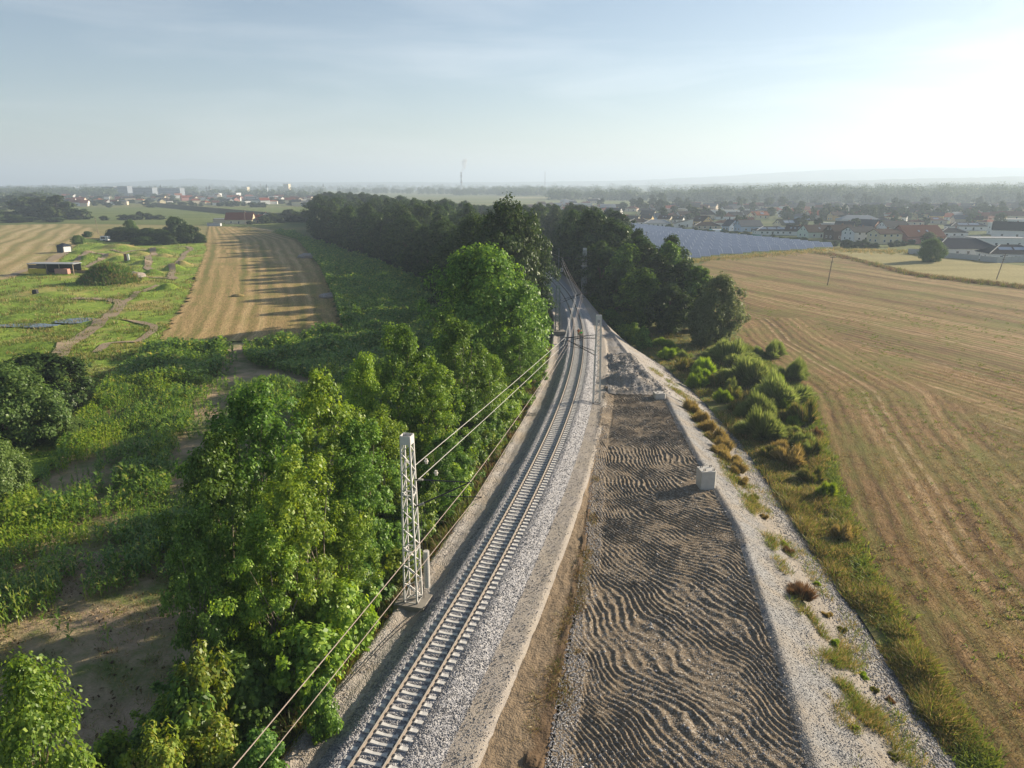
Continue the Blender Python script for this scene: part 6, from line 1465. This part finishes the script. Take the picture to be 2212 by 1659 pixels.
run('garden_wall', [C6(1000, 1040), C6(1260, 1060), C6(1500, 1082)], 2.4, .2, M['wallc'], 'grey concrete wall in front of the blue-grey bungalow', 'wall', 'concrete walls by the hay field')
run('garden_wall', [C6(1525, 1090), C6(1740, 1112), C6(2200, 1090)], 2.5, .2, M['wallc'], 'grey concrete wall at the right edge before the solar-roofed bungalow', 'wall', 'concrete walls by the hay field')
run('garden_wall', [C6(1130, 798), C6(1530, 796)], 2.0, .2, M['wallc'], 'pale wall behind the blue-grey bungalow', 'wall', 'concrete walls by the hay field')
# polytunnel
px, py = G(*C4(1612, 742)); r = empty('greenhouse_tunnel', (px, py, 0)); tag(r, 'white tunnel greenhouse with teal end bands by the hedge', 'greenhouse')
for nm_, x0_, x1_, m_ in (('cover', -3.4, 2.2, M['white']), ('end_band', 2.2, 4.2, flat('teal_sheet', (.05, .30, .34), .6)), ('end_band', -5.2, -3.4, flat('teal_sheet', (.05, .30, .34), .6))):
    mb = MB(); P_ = [(2.2 * math.cos(a), 2.6 * math.sin(a)) for a in np.linspace(0, math.pi, 10)]
    vs = [(x0_, a, b) for a, b in P_] + [(x1_, a, b) for a, b in P_]; k = len(P_)
    mb.add(vs, [(i, i + 1, k + i + 1, k + i) for i in range(k - 1)] + [tuple(range(k)), tuple(range(2 * k - 1, k - 1, -1))]); mb.build(nm_, m_, r)
# trees and hedges of the village
gt = 'trees and hedges of the village'
def vtree(u, v, wpx, hpx_, key, label, name='garden_tree', cat='tree', grp=gt):
    x, y = G(u, v); t = math.hypot(x, y); return put_tree(key, x, y, hpx_ / FPX * t * 1.02, wpx / FPX * t, label, cat, grp, name, 0)
vtree(2009, 565, 44, 40, 'grey_bush', 'round lone tree on the hay field before the concrete wall')
vtree(*C6(850, 862), 24, 20, 'willow', 'small pale tree in front of the pink house')
TREES['hedge'] = TREES['far0']
hp = [C5(400, 905), C5(520, 900), C5(640, 930), C5(760, 935), C5(860, 930), C5(960, 935), C5(1060, 965), C5(1160, 975), C5(1300, 985), C5(1420, 995), C5(1590, 1015), C5(1700, 1015), C5(1830, 1020), C5(1960, 1010), C6(60, 915), C6(150, 915), C6(360, 900), C6(440, 895), C6(520, 885), C6(620, 865), C6(960, 860), C6(1080, 870), C4(1240, 730), C4(1310, 738), C4(1380, 740), C4(1470, 750), C4(1540, 752), C4(1700, 762), C4(1790, 780), C4(1880, 788), C4(1990, 795), C4(970, 690), C4(1150, 700)]
for i, q in enumerate(hp):
    big_ = i in (10, 12); vtree(q[0], q[1], 22 if big_ else random.uniform(13, 19), (15 if big_ else random.uniform(7, 11)), 'far%d' % (i % 3), 'garden bush or hedge at the village edge, %s from the left' % nth(sorted(hp).index(q)), 'garden_bush', 'bush', 'bushes along the village edge')
vt = [C4(2015, 720), C4(2170, 722), C5(330, 790), C5(170, 800), C5(1510, 930), C6(90, 880), C4(1310, 560), C4(840, 450), C4(640, 440), C5(490, 560), C5(720, 600), C5(780, 610), C5(880, 590), C5(1100, 610), C5(1250, 610), C5(1330, 600), C5(1440, 590), C5(1560, 590), C5(1640, 600), C5(1720, 570), C5(1800, 570), C5(1870, 590), C5(1940, 570), C5(2010, 560), C5(2080, 580), C5(2150, 590), C6(40, 480), C6(120, 540), C6(500, 520), C6(560, 540), C6(660, 500), C6(720, 470), C6(780, 500), C6(850, 520), C6(900, 480), C6(960, 540), C6(1040, 520), C6(1160, 480), C6(1230, 490), C6(1340, 540), C6(1420, 530), C6(1520, 500), C6(1600, 520), C6(1720, 520), C6(1800, 470), C6(2050, 480), C6(1450, 570), C4(570, 440), C4(480, 420), C4(920, 440), C4(1130, 430), C4(1200, 420), C4(1280, 440), C4(1900, 430), C4(2080, 470), C5(60, 520), C5(450, 470), C5(930, 520), C4(350, 440), C4(60, 400)]
vt += [(random.uniform(1375, 2215), random.choice([random.uniform(443, 452), random.uniform(452, 474), random.uniform(474, 500)])) for _ in range(95)]
vt = [q for q in vt if not (q[1] > 478 + (q[0] - 1400) * .06)]
vt.sort()
for i, q in enumerate(vt):
    vtree(q[0] + random.uniform(-1, 1), q[1], random.uniform(11, 20), random.uniform(12, 24), 'far%d' % (i % 3), '%s garden tree among the village houses, %s from the left' % (NAME_H[i % 5], nth(i)), 'garden_tree', 'tree', 'garden trees of the village')
for i, q in enumerate([C4(1215, 385), C4(1300, 390), C4(1268, 385), C4(1095, 390), C4(325, 778), C5(325, 790)][:4] + [C5(330, 785)]):
    vtree(q[0], q[1], 8, [17, 14, 12, 9, 8][i], 'conifer', 'pointed dark conifer rising over the village roofs, %s in the group' % nth(i), 'conifer', 'conifer', 'conifers of the village')
# wooden line poles in the stubble
def pole(u, v, vtop, label, tilt=0, h=None):
    x, y = G(u, v); _, _, zt_ = at_dist(u, vtop, y); r = empty('utility_pole', (x, y, 0)); tag(r, label, 'utility pole', 'wooden line poles')
    tx = tilt; MB().tube((0, 0, -.3), (tx, 0, zt_), .17, .12, 8).build('shaft', M['wood'], r)
    MB().box((tx, 0, zt_ - .45), (1.7, .12, .14)).build('crossarm', M['dark_steel'], r)
    for sx in (-.75, 0, .75): MB().tube((tx + sx, 0, zt_ - .38), (tx + sx, 0, zt_ - .1), .07, .05, 6).build('insulator', M['insulator'], r)
    MB().box((tx * .8, -.1, zt_ * .8), (1.0, .12, .12)).build('crossarm', M['dark_steel'], r)
pole(1787, 617, 553, 'leaning wooden pole alone in the middle of the stubble field', .75); pole(2152, 604, 549, 'wooden pole at the border of the hay field near the right edge', 1.6)
pole(1394, 530, 500, 'thin dark pole standing among the solar panels', .2); pole(213, 507, 470, 'dark wooden pole on the pale field at the left', -.8); pole(531, 487, 453, 'dark lattice-like pole behind the red-roofed farmhouse', -.3)
pole(2103, 462, 443, 'distant pylon in front of the hazy belt of trees', 0)
# weedy line between stubble and hay field
g = np.random.default_rng(95)
uu = g.uniform(1760, 2260, 900); vv = np.interp(uu, [1760, 1800, 1980, 2100, 2212, 2260], [547, 551, 596, 610, 622, 628]) + g.normal(scale=1.6, size=900)
Pq = np.array([[*G(a, b), .05] for a, b in zip(uu, vv)]); V, Fq = blades(Pq, 9, g.uniform(.5, 1.4, 900), .6, .12, g, .7)
tag(link('field_margin_weeds', np_mesh('field_margin_weeds', V, Fq, [M['brown_grass'], M['grass']], np.tile(np.repeat(g.integers(0, 2, 900), 9), 2))), kind='stuff')
uu = g.uniform(1480, 2000, 900); vv = np.interp(uu, [1480, 1545, 1700, 1800, 2000], [566, 560, 548, 541, 546]) + g.normal(scale=2.5, size=900)
Pq = np.array([[*G(a, b), .05] for a, b in zip(uu, vv)]); V, Fq = blades(Pq, 9, g.uniform(.4, 1.2, 900), .8, .14, g, .8)
tag(link('park_margin_grass', np_mesh('park_margin_grass', V, Fq, [M['dry_grass'], M['grass']], np.tile(np.repeat(g.integers(0, 2, 900), 9), 2))), kind='stuff')

# ================================================================== LEFT MIDDLE DISTANCE
gl = 'hedge beside the bike ground'
for i, (u, v, w, h, k, lb) in enumerate([(262, 520, 44, 24, 'dark_bush', 'dark hedge block right behind the caravan'), (292, 522, 40, 24, 'dark_bush', 'dark hedge block second from the caravan'), (285, 514, 26, 32, 'grey_bush', 'pale round tree top sticking out of the dark hedge'), (322, 524, 44, 26, 'dark_bush', 'dark bushy tree in the middle of the hedge'),
                                         (347, 526, 40, 26, 'dark_bush', 'dark bush right of the middle of the hedge'), (310, 530, 40, 16, 'dark_bush', 'low dark bush at the front of the hedge'), (380, 519, 40, 42, 'dark_bush', 'tallest dark tree at the right part of the hedge'), (408, 526, 44, 34, 'dark_bush', 'wide dark tree at the right end of the hedge'), (432, 526, 26, 18, 'dark_bush', 'low dark bush closing the right end of the hedge'), (366, 530, 30, 18, 'dark_bush', 'low dark bush under the tallest tree of the hedge'), (238, 517, 16, 14, 'dark_bush', 'small dark bush left of the caravan roof'),
                                         (170, 528, 24, 16, 'grey_bush', 'round green bush on the boundary above the black hut'), (189, 513, 16, 11, 'dark_bush', 'small round green bush farther along the boundary'), (283, 606, 20, 16, 'grey_bush', 'green bush on the right flank of the overgrown mound')]):
    vtree(u, v, w, h, k, lb, 'bush', 'bush', gl)
for i, (u, v, w, h) in enumerate([(20, 476, 40, 14), (60, 468, 50, 32), (95, 470, 44, 32), (128, 474, 46, 38), (112, 478, 40, 24), (160, 474, 34, 18), (180, 474, 30, 17), (148, 470, 14, 26), (75, 474, 50, 18), (40, 480, 60, 10), (225, 476, 14, 8), (268, 475, 24, 9), (290, 475, 26, 9), (303, 474, 14, 14), (322, 474, 16, 11), (342, 474, 26, 8), (120, 480, 30, 8), (-10, 478, 30, 20), (0, 455, 30, 14), (30, 452, 40, 22), (75, 450, 40, 24)]):
    vtree(u, v, w, h, 'far%d' % (i % 3), '%s tree of the hedge row at the far left, %s in the row' % (NAME_H[i % 5], nth(i)), 'hedge_tree', 'tree', 'hedge row at the far left')
for i, (u, v, w, h) in enumerate([(556, 481, 26, 12), (570, 483, 22, 15), (585, 482, 30, 18), (607, 481, 24, 16), (628, 480, 34, 24), (648, 480, 26, 16), (662, 479, 26, 20), (540, 485, 14, 7)]):
    vtree(u, v, w, h, 'far%d' % (i % 3), '%s tree behind the farm, %s from the left' % (NAME_H[i % 5], nth(i)), 'farm_tree', 'tree', 'trees around the farm')
gf = 'farm buildings at the left'
hpx(516, 484, 54, 'gable', 'cream', 'red', 4, 'farmhouse with a broad red roof at the end of the mown strip', gf, hw=3.6, hr=5.0, depth=11, wins=3)
hpx(550, 482, 30, 'gable', 'cream', 'red', 4, 'lower red-roofed wing of the farmhouse', gf, hw=2.8, hr=3.6, depth=9, wins=2)
hpx(478, 481, 34, 'flat', 'beige', 'pale grey', 8, 'low flat-roofed shed left of the farmhouse', gf, hw=3.0, wins=0, chim=0, cat='shed')
hpx(568, 477, 26, 'gable', 'white', 'dark', -50, 'white-gabled house right of the farmhouse', gf, hw=3.4, depth=10)
hpx(656, 474, 18, 'gable', 'white', 'dark blue', -56, 'small white gable beside the tip of the wood', gf, hw=3.0, depth=8)
hpx(462, 488, 26, 'flat', 'pale grey', 'pale grey', 0, 'low grey trailer-like shed in front of the farm', gf, hw=1.8, wins=0, chim=0, cat='shed', depth=3)
hpx(117, 478.5, 12, 'flat', 'white', 'white', 0, 'tiny white box hut at the far hedge', gf, hw=2.6, wins=0, chim=0, cat='hut', depth=4)
# caravan, hut, shelter, planks, rubble
x, y = G(228.5, 522); z = float(meadow_h(np.array([x]), np.array([y]))[0]); r = empty('caravan', (x, y, z), R(-12)); tag(r, 'small white caravan parked at the left end of the dark hedge', 'caravan')
MB().box((0, 0, 1.65), (5.0, 2.3, 2.2), 0, 0, .93).build('body', M['white'], r); MB().box((-.6, -1.14, 1.85), (2.6, .1, 1.0)).build('window', M['glass'], r); MB().box((1.6, -1.14, 1.5), (.8, .08, 1.8)).build('door', M['concrete'], r)
for sx in (-.4, .4): MB().tube((sx, -1.15, .4), (sx, 1.15, .4), .4, .4, 12).build('wheel', M['black'], r)
x, y = G(140, 546); z = float(meadow_h(np.array([x]), np.array([y]))[0]); r = empty('hut', (x, y, z), R(-32)); tag(r, 'small dark hut with a pale right wall at the edge of the straw field', 'hut')
WALL['hut'] = flat('dark_green_boards', (.035, .055, .06), .8)
MB().box((0, 0, 1.3), (5.2, 4.0, 3.0)).build('wall', WALL['hut'], r)
mb = MB(); vs = [(-2.9, -2.3, 2.8), (2.9, -2.3, 2.8), (2.9, 2.3, 2.8), (-2.9, 2.3, 2.8), (-1.2, 0, 4.1), (1.2, 0, 4.1)]; mb.add(vs, [(3, 2, 1, 0), (0, 1, 5, 4), (1, 2, 5), (2, 3, 4, 5), (3, 0, 4)]); mb.build('roof', ROOF['dark blue'], r)
MB().box((2.63, 0, 1.4), (.1, 3.2, 2.4)).build('pale_board', M['white'], r); MB().box((.6, -2.03, 1.2), (1.1, .1, 2.2)).build('door', M['black'], r)
x, y = G(121, 593); z = float(meadow_h(np.array([x]), np.array([y]))[0]); r = empty('open_shelter', (x, y, z), R(-3)); tag(r, 'open-fronted shelter with flat roof and a yellow front board', 'shelter')
MB().box((0, 0, 3.55), (16.5, 5.0, .22)).build('roof', M['fence_grey'], r); MB().box((0, 2.2, 1.7), (16, .15, 3.4)).build('back_wall', M['black'], r)
for sx in (-7.9, -1.5, 3.0, 7.9): MB().box((sx, -2.2, 1.7), (.25, .25, 3.5)).build('post', M['wood'], r)
MB().box((-4.9, -2.3, .95), (6.2, .3, 1.9), 0, 0, 1).build('front_board', flat('yellow_board', (.62, .50, .05), .7), r); MB().box((-4.9, -2.2, 2.6), (5.6, .12, 1.2)).build('window', M['glass'], r)
MB().box((3.6, -1.6, 1.0), (4.6, 1.6, 1.7)).build('crate', flat('faded_pink_boards', (.46, .24, .20), .8), r)
x, y = G(164, 592); z = float(meadow_h(np.array([x]), np.array([y]))[0]); r = empty('plank_heap', (x, y, z)); tag(r, 'low heap of yellow planks beside the open shelter', 'planks')
YP = flat('yellow_planks', (.55, .42, .08), .8)
for k in range(7): MB().box((k * 1.5 - 4.5, random.uniform(-1, 1), .5 + .25 * (k % 3)), (random.uniform(1.5, 4), .3, .22), random.uniform(-.5, .5)).build('plank', YP, r)
MB().box((0, .8, .45), (9, 1.6, .9)).build('pallet', M['wood'], r)
x, y = G(278, 575 - 12); x, y = G(275.5, 569); z = float(meadow_h(np.array([x]), np.array([y]))[0]); r = empty('board_stack', (x, y, z), R(10)); tag(r, 'upright brown and white boards standing on the bike ground', 'boards')
MB().box((-.5, 0, 1.2), (1.0, .5, 2.6)).build('brown_board', flat('brown_board', (.14, .07, .05), .8), r); MB().box((.55, 0, 1.2), (.7, .45, 2.6)).build('white_board', M['white'], r)
x, y = G(78, 640); z = float(meadow_h(np.array([x]), np.array([y]))[0]); r = MB().box((0, 0, .5), (1.3, 1.1, 1.3), 0, 0, .85).build('bin', M['black']); r.location = (x, y, z); tag(r, 'small black bin alone on the left meadow', 'bin')
gg = np.random.default_rng(7)
for (u, v, s_, lb) in [(285, 609, 3.4, 'heap of pale rubble at the right foot of the overgrown mound'), (715, 643, 2.6, 'heap of brown rubble at the right edge of the mown strip'), (514, 641, 1.4, 'small heap of straw in the middle of the mown strip'), (668, 557, 4.0, 'long low earth heap at the right edge of the mown strip')]:
    x, y = G(u, v); Vv = []; A, B = 16, 7
    for a in range(B + 1):
        for b in range(A):
            p_, t_ = a / B * math.pi / 2, b / A * 2 * math.pi; q = 1 + .4 * float(pn(math.cos(t_) * 2 + u, math.sin(t_) * 2 + a * .7))
            Vv.append((s_ * 1.3 * q * math.sin(p_ + .02) * math.cos(t_), s_ * q * math.sin(p_ + .02) * math.sin(t_), s_ * .42 * q * math.cos(p_)))
    Fq = [(a * A + b, (a + 1) * A + b, (a + 1) * A + (b + 1) % A, a * A + (b + 1) % A) for a in range(B) for b in range(A)]
    o = link('rubble_heap', np_mesh('rubble_heap', np.array(Vv), np.array(Fq), [M['rubble'] if s_ != 1.4 else M['mown']])); o.location = (x, y, .2 + (float(meadow_h(np.array([x]), np.array([y]))[0]) if u < 320 else 0)); tag(o, lb, 'heap', 'heaps in the left fields')
# overgrown mound vegetation
n = 1500; bx, by, rx, ry, hh = bumps[0]; a = g.uniform(0, 6.28, n); q = np.sqrt(g.random(n)); X = bx + rx * q * np.cos(a); Y = by + ry * q * np.sin(a)
V, Fq = blades(np.stack([X, Y, meadow_h(X, Y)], 1), 12, g.uniform(.6, 1.5, n), .7, .16, g, .8)
tag(link('mound_scrub', np_mesh('mound_scrub', V, Fq, [M['leaf'], M['leaf_grey'], M['dry_grass']], np.tile(np.repeat(g.choice([0, 0, 1, 2], n), 12), 2))), kind='stuff')

# ================================================================== FAR TOWN
gtw = 'houses of the far town'
town = []
for i in range(120):
    u = random.uniform(-10, 700); v = random.choice([random.uniform(438, 446), random.uniform(431, 441), random.uniform(426, 436), random.uniform(420, 430)])
    town.append((u, v))
town.sort()
for i, (u, v) in enumerate(town):
    hpx(u, v, random.uniform(13, 24) * (1 if v > 432 else .85), random.choice(['gable', 'gable', 'hip']), random.choice(['white', 'cream', 'beige', 'white', 'pink']), random.choice(['red', 'red', 'orange', 'red-brown', 'dark', 'grey', 'dark brown']), random.choice([-45, -30, 10, 25, 40]), 'small house of the far town along the skyline, %s from the left edge' % nth(i), gtw, hw=random.uniform(4, 6.5), wins=0, chim=0)
def block_b(u, v, wpx, vtop, wall, label, grp='large buildings of the far town', name='apartment_block', roofc='pale grey', dep=None, Yd=None, parts=True):
    x, y = G(u, v)
    if Yd: x, y, _ = at_dist(u, v, Yd)
    _, _, zt_ = at_dist(u, vtop, y); w = wpx / FPX * math.hypot(x, y); r = empty(name, (x, y, 0), R(-8)); tag(r, label, 'apartment block', grp)
    d = dep or min(w, 22); zt_ = max(zt_, 6)
    MB().box((0, 0, zt_ / 2 - .5), (w, d, zt_ + 1)).build('wall', WALL[wall], r); MB().box((0, 0, zt_ + .6), (w + .8, d + .8, .9)).build('roof', ROOF[roofc], r)
    if parts:
        nf = max(2, int(zt_ / 3.4))
        for f in range(min(nf, 8)):
            MB().box((0, -d / 2 - .05, (f + .6) * zt_ / nf), (w * .9, .3, zt_ / nf * .38)).build('window_band', M['glass'], r)
    return r
T = [(240, 424, 24, 404, 'slate', 'long grey office block with taller left block'), (272, 424, 20, 403, 'slate', 'taller grey block right of the long office block'), (315, 425, 40, 406, 'slate', 'long grey-blue block in the middle of the far town'), (372, 424, 44, 407, 'slate', 'long block with reddish roof in the far town'),
     (621, 417, 11, 397.5, 'cream', 'tall tower block with a bright right side'), (532, 416, 10, 404, 'cream', 'shorter cream tower block left of the tall tower'), (287, 424, 24, 418, 'cream', 'bright white low building with a small turret'), (340, 424, 30, 417, 'cream', 'bright white building with a tower in the far town'),
     (210, 425, 9, 416, 'cream', 'bright cream building at the left of the office block'), (107, 425, 18, 415, 'white', 'pale apartment house among trees at the far left'), (148, 418, 10, 414, 'white', 'tiny white roof building among far left trees'), (206, 425, 30, 420, 'pale grey', 'long low pale hall in the far left trees'),
     (470, 425, 12, 418, 'white', 'bright white house row under the two spires'), (505, 426, 22, 417, 'white', 'white house group under the chimney-like spire'), (590, 425, 16, 415, 'white', 'white houses left below the tall tower'), (565, 432, 60, 427.5, 'pale grey', 'long low pale factory hall'), (640, 424, 14, 416, 'white', 'white houses right below the tall tower'), (450, 430, 12, 424, 'cream', 'small sunlit cream building in the town middle')]
for t in T: block_b(*t)
for i, (u, vt_, w) in enumerate([(160, 403, 4), (168, 403.5, 4), (188, 402.5, 5), (200, 403, 5), (163 + 60, 402, 8), (176, 404, 3)]):
    block_b(u, 409, w, vt_, 'white', 'distant white tower block on the left skyline, %s from the left' % nth(i), 'tower blocks on the skyline', roofc='white', parts=False)
def spire(u, v, vtop, wpx, label, body='dark'):
    x, y = G(u, v); _, _, z = at_dist(u, vtop, y); w = wpx / FPX * y; r = empty('church_tower', (x, y, 0)); tag(r, label, 'church tower', 'spires of the far town')
    MB().box((0, 0, z * .3), (w, w, z * .6)).build('tower', WALL['pale grey'], r); MB().box((0, 0, z * .8), (w * 1.05, w * 1.05, z * .42), 0, 0, .06).build('spire', ROOF['dark'], r)
spire(577, 417, 397, 3.4, 'dark church spire left of the tall tower'); spire(699, 414, 396, 3.2, 'church tower with onion-like top right of the tall tower'); spire(447, 418, 402, 3.0, 'small twin spire in the far town, left one'); spire(454, 418, 401, 4.5, 'broader twin spire in the far town, right one'); spire(349, 420, 398, 2.4, 'slim steeple above the long reddish roof')
def chimney(u, v, vtop, Y, r0, r1, label, rings=True):
    x, y, _ = at_dist(u, v, Y); _, _, z = at_dist(u, vtop, Y); r = empty('chimney', (x, y, 0)); tag(r, label, 'chimney', 'tall chimneys and masts')
    MB().tube((0, 0, -1), (0, 0, z), r0, r1, 12).build('shaft', M['fence_grey'], r)
    if rings:
        for k in (.45, .62, .8, .95): MB().tube((0, 0, z * k), (0, 0, z * k + 4), r0 * (1 - k * .3) + .8, r0 * (1 - k * .3) + .8, 12).build('band', ROOF['red-brown'] if k != .62 else M['white'], r)
    return x, y, z
cx_, cy_, cz_ = chimney(997, 413, 372, 3600, 4.6, 3.6, 'tall smoking chimney on the skyline beyond the wood'); chimney(1177, 413, 370, 3900, 2.0, 1.2, 'thin tall radio mast on the skyline right of the chimney', False)
chimney(564, 418, 397, 2600, 1.6, 1.2, 'thin dark chimney left of the church spire', False)
M['smoke'] = NT('white_smoke'); _v = M['smoke'].n('ShaderNodeVolumePrincipled'); _v.inputs['Color'].default_value = (.97, .97, .97, 1); _v.inputs['Density'].default_value = .045; _v.inputs['Anisotropy'].default_value = .5
M['smoke'].l(_v.outputs[0], M['smoke'].out.inputs['Volume']); M['smoke'] = M['smoke'].mat
mb = MB(); Vv = []; A = 14; B = 16
for b in range(B):
    k = b / (B - 1); q = (2.5 + 14 * k ** .8) * math.sqrt(max(.02, 1 - max(0, (k - .75) / .25) ** 2))
    for a in range(A):
        t_ = a / A * 2 * math.pi; w_ = q * (1 + .5 * float(pn(math.cos(t_) + k * 5, math.sin(t_) + k * 3)))
        Vv.append((cx_ + 26 * k + 5 * math.sin(6 * k) + w_ * math.cos(t_), cy_ + w_ * math.sin(t_), cz_ + 1 + 60 * k + 2 * math.sin(t_ * 2)))
Fq = [(b * A + a, b * A + (a + 1) % A, (b + 1) * A + (a + 1) % A, (b + 1) * A + a) for b in range(B - 1) for a in range(A)]
sm = bpy.data.meshes.new('smoke'); sm.from_pydata(Vv, [], Fq + [tuple(range(A - 1, -1, -1)), tuple((B - 1) * A + a for a in range(A))]); sm.materials.append(M['smoke']); sm.update(); tag(link('smoke', sm), kind='stuff')

# far trees: town trees one by one, belts of woodland as one mass
tt = []
for i in range(130):
    u = random.uniform(-15, 660); v = random.choice([random.uniform(443, 448), random.uniform(436, 446), random.uniform(428, 440), random.uniform(420, 432)]); tt.append((u, v))
tt.sort()
for i, (u, v) in enumerate(tt):
    vtree(u, v, random.uniform(10, 20) * (.8 if v < 432 else 1), random.uniform(5, 9.5) * (1.25 if u < 150 else 1), 'far%d' % (i % 3) if i % 9 else 'conifer', 'hazy tree between the houses of the far town, %s from the left edge' % nth(i), 'town_tree', 'tree', 'trees of the far town')
def belt(name, spec, seed, q=70, leaf=2.6):
    g = np.random.default_rng(seed); C = []; Rr_ = []
    for (u0, u1, v0, v1, n, h0, h1) in spec:
        for _ in range(n):
            k = g.random(); u = u0 + (u1 - u0) * k; v = v0 + (v1 - v0) * k + g.uniform(-1.2, 1.2); x, y = G(u, max(v, 402.0)); h = g.uniform(h0, h1)
            r = h * g.uniform(.38, .6)
            for dz_ in (.35, .62): C.append((x + g.normal(scale=r * .2), y + g.normal(scale=r * .2), h * dz_)); Rr_.append(r)
    C = np.array(C); V, Fq = leaf_cloud(C, np.array(Rr_), .8, q, leaf, g, center=(0, 0, -4000), up=.6, out=0)
    return tag(link(name, np_mesh(name, V, Fq, [M['leaf_far']])), kind='stuff')
belt('far_woods', [(1480, 2260, 436, 441, 210, 20, 30), (1650, 2260, 434, 437, 150, 22, 32), (1180, 1560, 430, 435, 120, 14, 22), (980, 1250, 421, 424, 90, 14, 24), (1050, 1700, 419, 425, 170, 18, 28), (1500, 2260, 417, 425, 200, 22, 38), (1300, 2260, 411, 415, 150, 25, 45), (700, 1300, 409, 414, 150, 18, 36), (-60, 250, 424, 427, 130, 16, 26), (-60, 420, 417, 420, 170, 16, 28), (-60, 700, 411, 414, 170, 16, 28), (-60, 700, 407.5, 409, 140, 22, 40), (1700, 2260, 424, 430, 110, 24, 34), (2000, 2260, 420, 430, 70, 28, 40), (380, 700, 421, 428, 90, 12, 20), (600, 1100, 416, 420, 110, 14, 24), (-60, 120, 436, 442, 70, 14, 20)], 401, 100, 1.75)
# pale harvested strips far off
M['pale_strip'] = grass_mat('far_stubble', [(0.3, (0.36, 0.30, 0.17)), (0.6, (0.46, 0.38, 0.22))], 0.01)
for px in ([(1500, 447), (2300, 443), (2300, 438.5), (1500, 441)], [(1380, 446), (1560, 450), (1560, 444), (1380, 440)], [(1740, 478), (2000, 478), (2010, 474), (1740, 472)], [(1080, 428), (1330, 429), (1330, 427), (1080, 426.2)], [(610, 440), (690, 441), (690, 437), (610, 437)], [(1750, 425), (2300, 424), (2300, 422), (1750, 422.5)], [(1640, 415), (2000, 414), (2000, 412.8), (1640, 413.6)]):
    poly_sheet('harvested_field', PX(px), 0.02, M['pale_strip'])

# ================================================================== HAZE
hz = NT('haze_air'); v_ = hz.n('ShaderNodeVolumePrincipled'); v_.inputs['Color'].default_value = (.66, .82, 1.0, 1); v_.inputs['Density'].default_value = HAZE_DENSITY; v_.inputs['Anisotropy'].default_value = .22
hz.l(v_.outputs[0], hz.out.inputs['Volume'])
hb = MB().box((0, 4000, 119), (22000, 22000, 242)).build('haze', hz.mat); tag(hb, kind='stuff')
